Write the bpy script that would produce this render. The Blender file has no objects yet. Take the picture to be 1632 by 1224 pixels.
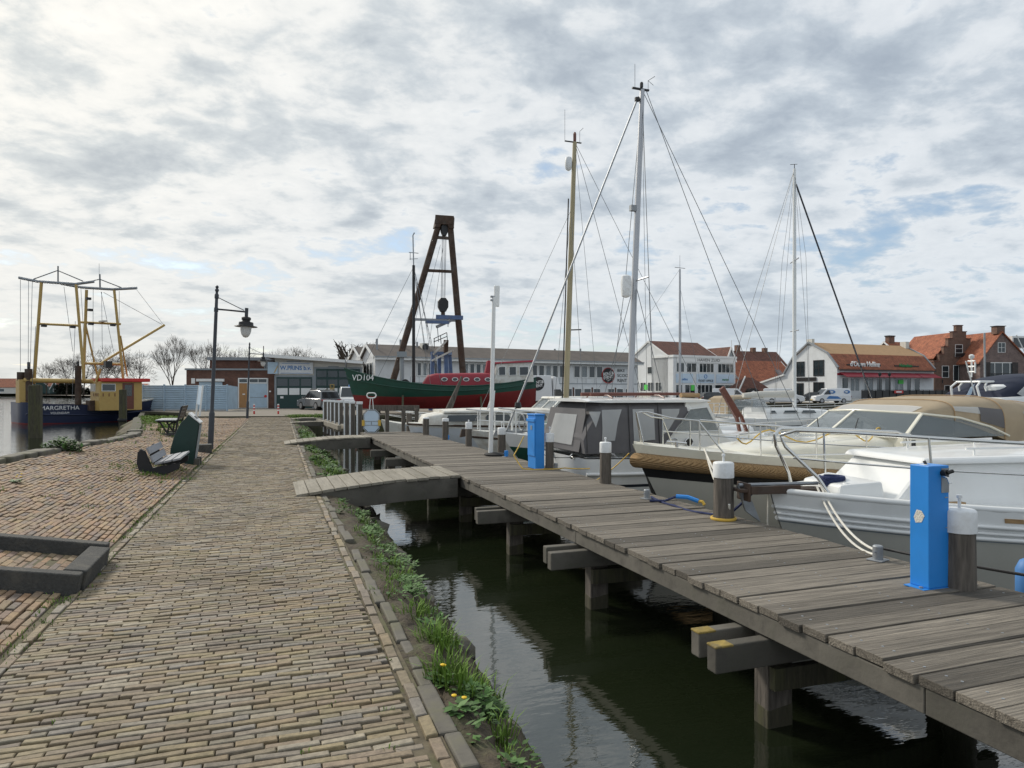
import bpy, math, random
import numpy as np
from mathutils import Vector, Matrix
random.seed(7)
R = math.radians
S = bpy.context.scene
C = S.collection
# ------------------------------------------------------------------ camera, world, sun, exposure
TH = R(19.57); CT, ST = math.cos(TH), math.sin(TH)
F = 1100.0; CU = 816.0; HZ = 624.0; CAMZ = 1.6
cd = bpy.data.cameras.new('camera'); cam = bpy.data.objects.new('camera', cd); C.objects.link(cam)
cam.location = (0, 0, CAMZ); cam.rotation_euler = (R(90), 0, -TH)
cd.sensor_width = 36; cd.lens = 36*F/1632; cd.shift_y = 12/1632
cd.clip_start = 0.05; cd.clip_end = 6000
S.camera = cam
SUN_AZ, SUN_EL = R(-30), R(36)          # azimuth from +Y towards +X
sd = Vector((math.sin(SUN_AZ)*math.cos(SUN_EL), math.cos(SUN_AZ)*math.cos(SUN_EL), math.sin(SUN_EL)))
sl = bpy.data.lights.new('sun', 'SUN'); sl.energy = 2.6; sl.angle = R(10); sl.color = (1, .93, .82)
so = bpy.data.objects.new('sun', sl); C.objects.link(so)
so.rotation_euler = (-sd).to_track_quat('-Z', 'Y').to_euler(); so.location = (0, 0, 60)
S.view_settings.view_transform = 'Standard'; S.view_settings.look = 'None'
S.view_settings.exposure = 0.2; S.view_settings.gamma = 1
S.cycles.max_bounces = 8; S.cycles.transparent_max_bounces = 16

W = bpy.data.worlds.new('World'); S.world = W; W.use_nodes = True
def world():
    nt = W.node_tree; N = nt.nodes; L = nt.links; N.clear()
    def n(t, **k):
        o = N.new(t)
        for a, b in k.items(): setattr(o, a, b)
        return o
    def mth(op, a, b=None, c=None):
        o = n('ShaderNodeMath', operation=op)
        for i, x in enumerate((a, b, c)):
            if x is None: continue
            if isinstance(x, (int, float)): o.inputs[i].default_value = x
            else: L.new(x, o.inputs[i])
        return o.outputs[0]
    out = n('ShaderNodeOutputWorld')
    sky = n('ShaderNodeTexSky', sky_type='NISHITA', sun_disc=False, sun_elevation=SUN_EL, sun_rotation=SUN_AZ)
    b1 = n('ShaderNodeBackground'); b1.inputs[1].default_value = .12; L.new(sky.outputs[0], b1.inputs[0])
    tc = n('ShaderNodeTexCoord'); sp = n('ShaderNodeSeparateXYZ'); L.new(tc.outputs['Generated'], sp.inputs[0])
    z = mth('MAXIMUM', sp.outputs[2], 0.0); zc = mth('ADD', z, .22)
    cb = n('ShaderNodeCombineXYZ')
    L.new(mth('DIVIDE', sp.outputs[0], zc), cb.inputs[0]); L.new(mth('DIVIDE', sp.outputs[1], zc), cb.inputs[1])
    mp = n('ShaderNodeMapping'); L.new(cb.outputs[0], mp.inputs[0])
    mp.inputs['Rotation'].default_value = (0, 0, R(28)); mp.inputs['Scale'].default_value = (1.3, 1.5, 1); mp.inputs['Location'].default_value = (3.1, 1.7, 0)
    def noise(sc, det, ro, di, off=0):
        o = n('ShaderNodeTexNoise'); o.inputs['Scale'].default_value = sc; o.inputs['Detail'].default_value = det
        o.inputs['Roughness'].default_value = ro; o.inputs['Distortion'].default_value = di
        m2 = n('ShaderNodeMapping'); m2.inputs['Location'].default_value = (off, off*.7, off*.3); L.new(mp.outputs[0], m2.inputs[0])
        L.new(m2.outputs[0], o.inputs['Vector']); return o.outputs[0]
    big = noise(.62, 3, .5, .2, 5.3); mid = noise(2.7, 8, .55, .3); fine = noise(8.5, 7, .6, .2, 9.1)
    d = mth('ADD', mth('MULTIPLY', big, .42), mth('ADD', mth('MULTIPLY', mid, .40), mth('MULTIPLY', fine, .18)))
    def ramp(v, st):
        o = n('ShaderNodeValToRGB'); e = o.color_ramp.elements
        while len(e) < len(st): e.new(.5)
        for i, (p, c) in enumerate(st): e[i].position = p; e[i].color = (*c, 1)
        L.new(v, o.inputs[0]); return o.outputs[0]
    mask = ramp(d, [(.36, (.3, .3, .3)), (.44, (1, 1, 1))])
    col = ramp(d, [(.36, (.46, .59, .73)), (.41, (.64, .71, .78)), (.45, (.90, .905, .91)), (.49, (.83, .845, .86)), (.53, (.64, .685, .73)), (.58, (.50, .55, .61)), (.66, (.38, .43, .50))])
    # brighter and warmer round the veiled sun
    dp = n('ShaderNodeVectorMath', operation='DOT_PRODUCT'); L.new(tc.outputs['Generated'], dp.inputs[0]); dp.inputs[1].default_value = tuple(sd)
    g = mth('POWER', mth('MAXIMUM', dp.outputs['Value'], 0), 5)
    gl = n('ShaderNodeMix', data_type='RGBA'); L.new(g, gl.inputs[0]); gl.inputs[6].default_value = (.76, .795, .83, 1); gl.inputs[7].default_value = (1.10, 1.05, .95, 1)
    mu = n('ShaderNodeMix', data_type='RGBA', blend_type='MULTIPLY'); mu.inputs[0].default_value = 1; L.new(col, mu.inputs[6]); L.new(gl.outputs[2], mu.inputs[7])
    # pale air near the horizon
    hz = mth('POWER', mth('SUBTRACT', 1, z), 9)
    g2 = mth('POWER', mth('MAXIMUM', mth('ADD', mth('MULTIPLY', dp.outputs['Value'], .9), .15), 0), 2)
    hc = n('ShaderNodeMix', data_type='RGBA'); L.new(g2, hc.inputs[0]); hc.inputs[6].default_value = (.55, .64, .71, 1); hc.inputs[7].default_value = (.80, .76, .66, 1)
    hm = n('ShaderNodeMix', data_type='RGBA'); L.new(mth('MULTIPLY', hz, .8), hm.inputs[0]); L.new(mu.outputs[2], hm.inputs[6]); L.new(hc.outputs[2], hm.inputs[7])
    b2 = n('ShaderNodeBackground'); b2.inputs[1].default_value = 1.0; L.new(hm.outputs[2], b2.inputs[0])
    mx = n('ShaderNodeMixShader'); L.new(mth('MAXIMUM', mask, mth('MULTIPLY', hz, .9)), mx.inputs[0])
    L.new(b1.outputs[0], mx.inputs[1]); L.new(b2.outputs[0], mx.inputs[2]); L.new(mx.outputs[0], out.inputs[0])
world()

# ------------------------------------------------------------------ helpers
def rp(u, d, z=0.0):                    # place seen at column u of the photograph, d metres deep
    r = (u-CU)/F*d
    return Vector((r*CT+d*ST, -r*ST+d*CT, z))
def zp(v, d): return CAMZ-(v-HZ)*d/F
def gp(u, v, z=0.0): return rp(u, F*(CAMZ-z)/(v-HZ), z)
CAMDIR = -TH                             # heading of the picture's own right-hand axis
V = Vector
class M:
    """collects shapes, builds ONE mesh object"""
    def __init__(s): s.v = []; s.f = []; s.m = []; s.t = []; s.cm = 0; s.ct = .5
    def add(s, vs, fs, mi=None, tone=None):
        b = len(s.v); s.v += [tuple(p) for p in vs]
        for f in fs:
            s.f.append([i+b for i in f]); s.m.append(s.cm if mi is None else mi); s.t.append(s.ct if tone is None else tone)
        return s
    def hexa(s, p, **k):
        return s.add(p, [(3,2,1,0),(4,5,6,7),(0,1,5,4),(1,2,6,5),(2,3,7,6),(3,0,4,7)], **k)
    def box(s, c, d, rz=0, **k):
        x, y, z = d[0]/2, d[1]/2, d[2]/2; c = V(c); m = Matrix.Rotation(rz, 3, 'Z')
        return s.hexa([c+m@V(q) for q in ((-x,-y,-z),(x,-y,-z),(x,y,-z),(-x,y,-z),(-x,-y,z),(x,-y,z),(x,y,z),(-x,y,z))], **k)
    def bb(s, a, b, **k):               # box from min corner to max corner
        return s.box([(a[i]+b[i])/2 for i in range(3)], [abs(b[i]-a[i]) for i in range(3)], **k)
    def bar(s, p, q, w, h=None, up=(0,0,1), w2=None, h2=None, **k):
        p, q = V(p), V(q); h = h or w; w2 = w2 or w; h2 = h2 or h
        d = (q-p).normalized(); u = V(up)
        if abs(d.dot(u)) > .98: u = V((1,0,0))
        a = d.cross(u).normalized(); b = a.cross(d)
        return s.hexa([p-a*w/2-b*h/2, p+a*w/2-b*h/2, p+a*w/2+b*h/2, p-a*w/2+b*h/2,
                       q-a*w2/2-b*h2/2, q+a*w2/2-b*h2/2, q+a*w2/2+b*h2/2, q-a*w2/2+b*h2/2], **k)
    def tube(s, pts, r, n=8, closed=False, **k):
        pts = [V(p) for p in pts]; N = len(pts); rs = r if isinstance(r, (list, tuple)) else [r]*N
        vs = []; fs = []; a = None
        for i, p in enumerate(pts):
            t = (pts[(i+1) % N] - pts[i-1]) if closed else (pts[min(i+1, N-1)]-pts[max(i-1, 0)])
            t = t.normalized() if t.length > 1e-9 else V((0,0,1))
            if a is None:
                a = t.cross(V((0,0,1)) if abs(t.z) < .9 else V((1,0,0))).normalized()
            else:
                a = (a - t*a.dot(t)); a = a.normalized() if a.length > 1e-6 else t.orthogonal().normalized()
            b = t.cross(a)
            for j in range(n):
                an = 2*math.pi*j/n; vs.append(p+(a*math.cos(an)+b*math.sin(an))*rs[i])
        for i in range(N if closed else N-1):
            for j in range(n):
                i2 = (i+1) % N; fs.append((i*n+j, i*n+(j+1) % n, i2*n+(j+1) % n, i2*n+j))
        if not closed: fs += [tuple(range(n-1, -1, -1)), tuple((N-1)*n+j for j in range(n))]
        return s.add(vs, fs, **k)
    def lathe(s, prof, n=16, c=(0,0,0), **k):   # prof: (radius, z) bottom to top
        c = V(c); vs = []; fs = []
        for r, z in prof:
            for j in range(n):
                a = 2*math.pi*j/n; vs.append(c+V((r*math.cos(a), r*math.sin(a), z)))
        for i in range(len(prof)-1):
            for j in range(n): fs.append((i*n+j, i*n+(j+1) % n, (i+1)*n+(j+1) % n, (i+1)*n+j))
        fs += [tuple(range(n-1, -1, -1)), tuple((len(prof)-1)*n+j for j in range(n))]
        return s.add(vs, fs, **k)
    def prism(s, poly, vec, **k):
        poly = [V(p) for p in poly]; vec = V(vec); n = len(poly)
        return s.add(poly+[p+vec for p in poly], [tuple(range(n-1, -1, -1)), tuple(range(n, 2*n))] + [(i, (i+1) % n, n+(i+1) % n, n+i) for i in range(n)], **k)
    def loft(s, rings, closed=False, caps=False, **k):
        n = len(rings[0]); vs = [p for r in rings for p in r]; fs = []
        for i in range(len(rings)-1):
            for j in range(n if closed else n-1):
                fs.append((i*n+j, i*n+(j+1) % n, (i+1)*n+(j+1) % n, (i+1)*n+j))
        if caps: fs += [tuple(range(n-1, -1, -1)), tuple((len(rings)-1)*n+j for j in range(n))]
        return s.add(vs, fs, **k)
    def poly(s, pts, **k): return s.add(pts, [tuple(range(len(pts)))], **k)
    def build(s, name, mat, parent=None, smooth=None, bevel=None, loc=None, rot=None, fix=True, solid=None):
        me = bpy.data.meshes.new(name); me.from_pydata(s.v, [], s.f)
        for m in (mat if isinstance(mat, (list, tuple)) else [mat]): me.materials.append(m)
        me.polygons.foreach_set('material_index', s.m)
        a = me.attributes.new('tone', 'FLOAT', 'FACE'); a.data.foreach_set('value', s.t)
        me.validate(); me.update()
        if fix:
            import bmesh
            b = bmesh.new(); b.from_mesh(me); bmesh.ops.recalc_face_normals(b, faces=b.faces); b.to_mesh(me); b.free()
        if smooth:
            me.polygons.foreach_set('use_smooth', [True]*len(me.polygons)); me.set_sharp_from_angle(angle=R(smooth))
        o = bpy.data.objects.new(name, me); C.objects.link(o)
        if parent: o.parent = parent
        if loc is not None: o.location = loc
        if rot is not None: o.rotation_euler = rot
        if bevel:
            w = o.modifiers.new('bevel', 'BEVEL'); w.width = bevel; w.segments = 2; w.limit_method = 'ANGLE'
        if solid:
            w = o.modifiers.new('solid', 'SOLIDIFY'); w.thickness = solid
        return o
def tag(o, label, cat, group=None, kind=None):
    o['label'] = label; o['category'] = cat
    if group: o['group'] = group
    if kind: o['kind'] = kind
    return o
def T(name, label, cat, loc=(0,0,0), rz=0, group=None, rot=None):
    o = bpy.data.objects.new(name, None); C.objects.link(o); o.location = loc
    o.rotation_euler = rot or (0, 0, rz); o.empty_display_size = .1
    return tag(o, label, cat, group)
def struct(o): o['kind'] = 'structure'; return o
def dup(o, parent=None):
    c = o.copy(); C.objects.link(c)
    if parent: c.parent = parent
    for ch in [x for x in bpy.data.objects if x.parent == o]: dup(ch, c)
    return c
def text(s, size, parent, mat, loc, rot=(R(90), 0, 0), name='lettering', ext=.004, align='CENTER', shear=0, sx=1, off=0):
    cu = bpy.data.curves.new(name, 'FONT'); cu.body = s; cu.size = size; cu.align_x = align; cu.align_y = 'CENTER'
    cu.extrude = ext; cu.shear = shear; cu.resolution_u = 3; cu.offset = off
    o = bpy.data.objects.new(name, cu); C.objects.link(o)
    me = bpy.data.meshes.new_from_object(o.evaluated_get(bpy.context.evaluated_depsgraph_get()))
    bpy.data.objects.remove(o); me.materials.clear(); me.materials.append(mat)
    o = bpy.data.objects.new(name, me); C.objects.link(o); o.parent = parent; o.location = loc; o.rotation_euler = rot; o.scale = (sx, 1, 1)
    return o
# ------------------------------------------------------------------ materials
def pm(name, col, rough=.6, var=.12, scale=3.0, bump=0.0, metal=0.0, dirt=None, damt=.5, dscale=1.5, stretch=(1,1,1), tone=0.0, coat=0, bscale=None, spec=.5, detail=5):
    m = bpy.data.materials.new(name); m.use_nodes = True; nt = m.node_tree; N = nt.nodes; L = nt.links
    b = N['Principled BSDF']; b.inputs['Roughness'].default_value = rough; b.inputs['Metallic'].default_value = metal
    b.inputs['Coat Weight'].default_value = coat; b.inputs['Specular IOR Level'].default_value = spec
    tc = N.new('ShaderNodeTexCoord'); mp = N.new('ShaderNodeMapping'); L.new(tc.outputs['Object'], mp.inputs[0]); mp.inputs['Scale'].default_value = stretch
    n1 = N.new('ShaderNodeTexNoise'); n1.inputs['Scale'].default_value = scale; n1.inputs['Detail'].default_value = detail; n1.inputs['Roughness'].default_value = .6; L.new(mp.outputs[0], n1.inputs['Vector'])
    mr = N.new('ShaderNodeMapRange'); mr.inputs[1].default_value = .25; mr.inputs[2].default_value = .75; mr.inputs[3].default_value = 1-var; mr.inputs[4].default_value = 1+var; L.new(n1.outputs[0], mr.inputs[0])
    val = mr.outputs[0]
    if tone:
        at = N.new('ShaderNodeAttribute'); at.attribute_name = 'tone'
        m2 = N.new('ShaderNodeMapRange'); m2.inputs[3].default_value = 1-tone; m2.inputs[4].default_value = 1+tone; L.new(at.outputs['Fac'], m2.inputs[0])
        mm = N.new('ShaderNodeMath'); mm.operation = 'MULTIPLY'; L.new(val, mm.inputs[0]); L.new(m2.outputs[0], mm.inputs[1]); val = mm.outputs[0]
    mu = N.new('ShaderNodeMix'); mu.data_type = 'RGBA'; mu.blend_type = 'MULTIPLY'; mu.inputs[0].default_value = 1; mu.inputs[6].default_value = (*col, 1); L.new(val, mu.inputs[7])
    c = mu.outputs[2]
    if dirt:
        n2 = N.new('ShaderNodeTexNoise'); n2.inputs['Scale'].default_value = dscale; n2.inputs['Detail'].default_value = 7; n2.inputs['Roughness'].default_value = .65; L.new(mp.outputs[0], n2.inputs['Vector'])
        r2 = N.new('ShaderNodeMapRange'); r2.inputs[1].default_value = .48; r2.inputs[2].default_value = .68; r2.inputs[4].default_value = damt; L.new(n2.outputs[0], r2.inputs[0])
        md = N.new('ShaderNodeMix'); md.data_type = 'RGBA'; L.new(r2.outputs[0], md.inputs[0]); L.new(c, md.inputs[6]); md.inputs[7].default_value = (*dirt, 1); c = md.outputs[2]
    L.new(c, b.inputs['Base Color'])
    rr = N.new('ShaderNodeMapRange'); rr.inputs[3].default_value = max(0, rough-.08); rr.inputs[4].default_value = min(1, rough+.1); L.new(n1.outputs[0], rr.inputs[0]); L.new(rr.outputs[0], b.inputs['Roughness'])
    if bump:
        bn = N.new('ShaderNodeBump'); bn.inputs['Strength'].default_value = bump; bn.inputs['Distance'].default_value = .02
        src = n1
        if bscale:
            src = N.new('ShaderNodeTexNoise'); src.inputs['Scale'].default_value = bscale; src.inputs['Detail'].default_value = 4; L.new(mp.outputs[0], src.inputs['Vector'])
        L.new(src.outputs[0], bn.inputs['Height']); L.new(bn.outputs[0], b.inputs['Normal'])
    return m
def brickmat(name, cols, var=.18, moss=(.10,.11,.035), mossamt=.55):
    m = bpy.data.materials.new(name); m.use_nodes = True; nt = m.node_tree; N = nt.nodes; L = nt.links; b = N['Principled BSDF']
    at = N.new('ShaderNodeAttribute'); at.attribute_name = 'tone'
    cr = N.new('ShaderNodeValToRGB'); e = cr.color_ramp.elements
    while len(e) < len(cols): e.new(.5)
    for i, c in enumerate(cols): e[i].position = i/(len(cols)-1); e[i].color = (*c, 1)
    L.new(at.outputs['Fac'], cr.inputs[0])
    tc = N.new('ShaderNodeTexCoord')
    def nz(s, d=6, r=.65):
        o = N.new('ShaderNodeTexNoise'); o.inputs['Scale'].default_value = s; o.inputs['Detail'].default_value = d; o.inputs['Roughness'].default_value = r; L.new(tc.outputs['Object'], o.inputs['Vector']); return o
    a = nz(28); bgn = nz(.9, 4)
    mr = N.new('ShaderNodeMapRange'); mr.inputs[1].default_value = .3; mr.inputs[2].default_value = .7; mr.inputs[3].default_value = 1-var; mr.inputs[4].default_value = 1+var; L.new(a.outputs[0], mr.inputs[0])
    m3 = N.new('ShaderNodeMapRange'); m3.inputs[1].default_value = .3; m3.inputs[2].default_value = .7; m3.inputs[3].default_value = .72; m3.inputs[4].default_value = 1.18; L.new(bgn.outputs[0], m3.inputs[0])
    mm = N.new('ShaderNodeMath'); mm.operation = 'MULTIPLY'; L.new(mr.outputs[0], mm.inputs[0]); L.new(m3.outputs[0], mm.inputs[1])
    mu = N.new('ShaderNodeMix'); mu.data_type = 'RGBA'; mu.blend_type = 'MULTIPLY'; mu.inputs[0].default_value = 1; L.new(cr.outputs[0], mu.inputs[6]); L.new(mm.outputs[0], mu.inputs[7])
    ms = nz(3.3, 8, .7); r2 = N.new('ShaderNodeMapRange'); r2.inputs[1].default_value = .55; r2.inputs[2].default_value = .72; r2.inputs[4].default_value = mossamt; L.new(ms.outputs[0], r2.inputs[0])
    md = N.new('ShaderNodeMix'); md.data_type = 'RGBA'; L.new(r2.outputs[0], md.inputs[0]); L.new(mu.outputs[2], md.inputs[6]); md.inputs[7].default_value = (*moss, 1)
    L.new(md.outputs[2], b.inputs['Base Color']); b.inputs['Roughness'].default_value = .8
    bn = N.new('ShaderNodeBump'); bn.inputs['Strength'].default_value = .55; bn.inputs['Distance'].default_value = .006; L.new(nz(45, 5).outputs[0], bn.inputs['Height']); L.new(bn.outputs[0], b.inputs['Normal'])
    return m
def glassmat(name, col=(.02,.03,.035), rough=.05, alpha=1.0):
    m = pm(name, col, rough, .1, 1.2); b = m.node_tree.nodes['Principled BSDF']; b.inputs['Alpha'].default_value = alpha; b.inputs['Specular IOR Level'].default_value = .8
    return m
def tilemat(name, c1, c2, w, h, mort=(.05,.03,.025), vertical=False):
    """courses of bricks or tiles over a wall or roof; the pattern runs in object space"""
    m = bpy.data.materials.new(name); m.use_nodes = True; nt = m.node_tree; N = nt.nodes; L = nt.links; b = N['Principled BSDF']; b.inputs['Roughness'].default_value = .85
    tc = N.new('ShaderNodeTexCoord'); mp = N.new('ShaderNodeMapping'); L.new(tc.outputs['Object'], mp.inputs[0]); mp.inputs['Rotation'].default_value = (R(-90), 0, 0)
    sx = N.new('ShaderNodeSeparateXYZ'); L.new(tc.outputs['Object'], sx.inputs[0]); ad = N.new('ShaderNodeMath'); L.new(sx.outputs[0], ad.inputs[0]); L.new(sx.outputs[1], ad.inputs[1])
    cb = N.new('ShaderNodeCombineXYZ'); L.new(ad.outputs[0], cb.inputs[0]); L.new(sx.outputs[2], cb.inputs[1])
    bt = N.new('ShaderNodeTexBrick'); bt.inputs['Color1'].default_value = (*c1, 1); bt.inputs['Color2'].default_value = (*c2, 1); bt.inputs['Mortar'].default_value = (*mort, 1)
    bt.inputs['Scale'].default_value = 1; bt.inputs['Brick Width'].default_value = w; bt.inputs['Row Height'].default_value = h; bt.inputs['Mortar Size'].default_value = h*.12; bt.inputs['Bias'].default_value = -.1
    L.new(cb.outputs[0], bt.inputs['Vector'])
    n1 = N.new('ShaderNodeTexNoise'); n1.inputs['Scale'].default_value = 1.3; n1.inputs['Detail'].default_value = 8; n1.inputs['Roughness'].default_value = .7; L.new(tc.outputs['Object'], n1.inputs['Vector'])
    mr = N.new('ShaderNodeMapRange'); mr.inputs[1].default_value = .3; mr.inputs[2].default_value = .7; mr.inputs[3].default_value = .65; mr.inputs[4].default_value = 1.35; L.new(n1.outputs[0], mr.inputs[0])
    mu = N.new('ShaderNodeMix'); mu.data_type = 'RGBA'; mu.blend_type = 'MULTIPLY'; mu.inputs[0].default_value = 1; L.new(bt.outputs[0], mu.inputs[6]); L.new(mr.outputs[0], mu.inputs[7]); L.new(mu.outputs[2], b.inputs['Base Color'])
    bn = N.new('ShaderNodeBump'); bn.inputs['Strength'].default_value = .6; bn.inputs['Distance'].default_value = .03; bn.invert = True; L.new(bt.outputs['Fac'], bn.inputs['Height']); L.new(bn.outputs[0], b.inputs['Normal'])
    return m
K = {}
K['path'] = brickmat('path brick', [(.20,.175,.13), (.25,.205,.125), (.185,.145,.10), (.26,.21,.12), (.17,.14,.11), (.245,.185,.11), (.20,.18,.155), (.30,.26,.19), (.17,.14,.115), (.24,.185,.13)], var=.28, mossamt=.35)
K['bank'] = brickmat('bank brick', [(.25,.165,.105), (.32,.215,.125), (.21,.145,.115), (.30,.22,.13), (.18,.145,.13), (.33,.225,.12), (.255,.175,.12), (.31,.19,.11)], var=.28, mossamt=.45)
K['joint'] = pm('sandy joint with moss', (.105,.087,.056), .95, .5, 14, .4, dirt=(.075,.085,.024), damt=.8, dscale=3)
K['ground'] = pm('quay paving', (.20,.175,.145), .9, .25, 6, .2, dirt=(.12,.12,.07), damt=.5, dscale=.4)
K['earth'] = pm('bank soil', (.062,.048,.03), .95, .6, 16, .9, dirt=(.06,.075,.025), damt=.75, dscale=4, bscale=30)
K['stone'] = pm('basalt edge stone', (.125,.115,.095), .85, .35, 6, .5, dirt=(.10,.10,.045), damt=.6, dscale=3)
K['conc'] = pm('weathered concrete', (.055,.055,.052), .9, .3, 40, .5, dirt=(.12,.11,.09), damt=.5, dscale=6, tone=.15)
K['deck'] = pm('weathered deck plank', (.17,.15,.122), .85, .62, 8, .8, stretch=(.35,11,11), tone=.5, dirt=(.075,.064,.05), damt=.8, dscale=2.6, detail=10)
K['beam'] = pm('grey timber', (.105,.097,.082), .9, .4, 6, .5, stretch=(1,1,1), tone=.3, dirt=(.055,.055,.04), damt=.7, dscale=3)
K['plank'] = pm('pale gangway plank', (.25,.228,.185), .85, .3, 5, .4, stretch=(6,.6,6), tone=.25, dirt=(.14,.125,.09), damt=.6, dscale=1.5)
K['pile'] = pm('grey mooring timber', (.115,.10,.085), .9, .55, 7, .6, stretch=(5,5,.5), dirt=(.04,.038,.03), damt=.75, dscale=2, tone=.25)
K['oldpile'] = pm('dark wet timber', (.06,.055,.035), .9, .5, 6, .6, stretch=(4,4,.5), dirt=(.075,.08,.025), damt=.7, dscale=1.5)
K['lichen'] = pm('yellow lichen timber', (.26,.19,.05), .9, .5, 14, .4, dirt=(.10,.09,.07), damt=.8, dscale=9)
K['white'] = pm('white paint', (.74,.75,.74), .4, .06, 2, dirt=(.52,.50,.44), damt=.35, dscale=2.5)
K['cap'] = pm('white plastic cap', (.72,.74,.75), .45, .06, 3, dirt=(.42,.41,.38), damt=.5, dscale=7)
K['gel'] = pm('white gelcoat', (.76,.77,.76), .22, .05, 1.5, dirt=(.60,.60,.56), damt=.35, dscale=1.2, coat=.3)
K['cream'] = pm('cream gelcoat', (.70,.68,.58), .25, .05, 1.5, dirt=(.55,.52,.42), damt=.35, dscale=1.2, coat=.3)
K['oldwhite'] = pm('chalky old white paint', (.62,.62,.58), .7, .12, 3, dirt=(.30,.22,.13), damt=.5, dscale=2.4)
K['greyhull'] = pm('grey hull paint', (.47,.46,.41), .4, .07, 1.5, dirt=(.40,.39,.34), damt=.4, dscale=1.2, coat=.2)
K['navyhull'] = pm('dark hull band', (.02,.025,.035), .3, .1, 2)
K['palehull'] = pm('pale blue white hull', (.56,.60,.64), .6, .1, 2, dirt=(.42,.42,.40), damt=.5, dscale=2)
K['black'] = pm('black paint', (.012,.012,.013), .45, .2, 5)
K['rubber'] = pm('black rubber', (.02,.02,.02), .8, .2, 9)
K['steel'] = pm('stainless steel', (.62,.62,.60), .18, .05, 5, metal=1)
K['alu'] = pm('anodised mast', (.42,.43,.45), .38, .08, 2, metal=.7, stretch=(3,3,.3))
K['wire'] = pm('rigging wire', (.16,.17,.18), .5, .1, 5, metal=.6)
K['gal'] = pm('galvanised steel', (.30,.32,.34), .5, .2, 9, metal=.5, dirt=(.2,.19,.17), damt=.4, dscale=4)
K['lampgrey'] = pm('dark grey lamp paint', (.035,.04,.05), .45, .15, 6)
K['rope'] = pm('white rope', (.62,.60,.54), .9, .2, 30, .5, bscale=90)
K['navyrope'] = pm('navy rope', (.02,.03,.09), .9, .2, 30)
K['yrope'] = pm('yellow hose', (.62,.40,.06), .6, .15, 10)
K['blue'] = pm('blue pedestal paint', (.02,.23,.66), .38, .07, 3, dirt=(.03,.19,.50), damt=.4, dscale=2)
K['glass'] = glassmat('window glass')
K['carglass'] = glassmat('car glass', (.015,.02,.024))
K['vinyl'] = glassmat('clear vinyl window', (.60,.62,.62), .12, .55)
K['screen'] = glassmat('tinted windscreen', (.22,.26,.28), .04, .42)
K['canvas'] = pm('charcoal canvas', (.115,.112,.117), .85, .12, 4, .25, bscale=2.5, dirt=(.11,.108,.11), damt=.4, dscale=1)
K['tan'] = pm('tan canvas', (.335,.27,.185), .85, .12, 3, .35, bscale=2.2, dirt=(.27,.215,.145), damt=.5, dscale=1)
K['navy'] = pm('navy canvas', (.012,.018,.04), .8, .15, 3, .2)
K['wood'] = pm('varnished wood', (.13,.04,.025), .4, .3, 5, stretch=(1,8,8))
K['teak'] = pm('teak trim', (.33,.21,.10), .6, .25, 6, stretch=(1,8,8))
K['spruce'] = pm('pale yellow mast wood', (.36,.31,.19), .5, .15, 4, stretch=(6,6,.4), dirt=(.25,.2,.1), damt=.5)
K['rust'] = pm('rusty brown steel', (.062,.037,.024), .85, .5, 3, .4, dirt=(.12,.11,.10), damt=.55, dscale=1.3)
K['greenhull'] = pm('dark green hull', (.008,.062,.042), .45, .18, 1.5, .1, dirt=(.02,.05,.035), damt=.5, dscale=2)
K['redhull'] = pm('red antifouling', (.17,.012,.012), .55, .2, 1.5, dirt=(.10,.012,.012), damt=.6, dscale=1)
K['crimson'] = pm('crimson cabin paint', (.27,.015,.03), .45, .12, 2)
K['bluehull'] = pm('navy ship hull', (.016,.024,.062), .45, .15, 1.5, dirt=(.02,.025,.05), damt=.5, dscale=1.5)
K['yellow'] = pm('yellow ochre paint', (.46,.31,.095), .5, .12, 2, dirt=(.30,.18,.06), damt=.5, dscale=2)
K['red'] = pm('red paint', (.50,.03,.025), .45, .1, 2)
K['liftblue'] = pm('pale blue steel', (.085,.14,.27), .5, .2, 3, dirt=(.16,.13,.1), damt=.5, dscale=2)
K['wallwhite'] = pm('white timber cladding', (.68,.70,.71), .6, .06, 1.2, dirt=(.52,.53,.52), damt=.4, dscale=.8)
K['wallcream'] = pm('pale render', (.62,.60,.54), .8, .08, 1, dirt=(.50,.47,.42), damt=.4, dscale=.6)
K['brick'] = tilemat('red brown brick', (.15,.065,.042), (.115,.05,.036), .22, .075, (.11,.09,.075))
K['brickold'] = tilemat('brown house brick', (.19,.10,.065), (.14,.075,.055), .22, .075, (.17,.15,.13))
K['brickpale'] = tilemat('mottled purple brick', (.23,.16,.14), (.15,.10,.095), .22, .075, (.2,.18,.17))
K['tile'] = tilemat('orange roof tile', (.44,.155,.075), (.30,.095,.05), .24, .20, (.07,.025,.018))
K['tiledark'] = tilemat('brown roof tile', (.20,.085,.058), (.14,.062,.046), .24, .20, (.035,.02,.018))
K['tileblack'] = tilemat('grey roof tile', (.07,.06,.058), (.05,.045,.045), .24, .18, (.02,.02,.02))
K['orangefelt'] = pm('sandy orange roofing', (.40,.25,.13), .85, .12, 2)
K['felt'] = pm('brown grey roofing felt', (.135,.115,.10), .9, .2, 1, dirt=(.09,.08,.07), damt=.5, dscale=.6)
K['trim'] = pm('white trim', (.74,.75,.74), .5, .05, 2)
K['greytrim'] = pm('grey trim', (.25,.28,.30), .6, .1, 2)
K['greendoor'] = pm('dark green door', (.012,.045,.042), .5, .15, 2)
K['oak'] = pm('oak door', (.36,.19,.075), .6, .2, 4, stretch=(8,8,.6))
K['fence'] = pm('pale blue sheet metal', (.40,.52,.62), .55, .08, 1.5, dirt=(.30,.38,.44), damt=.5, dscale=1.2)
K['silver'] = pm('silver car paint', (.15,.157,.168), .28, .04, 2, metal=.5, coat=.6)
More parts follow.
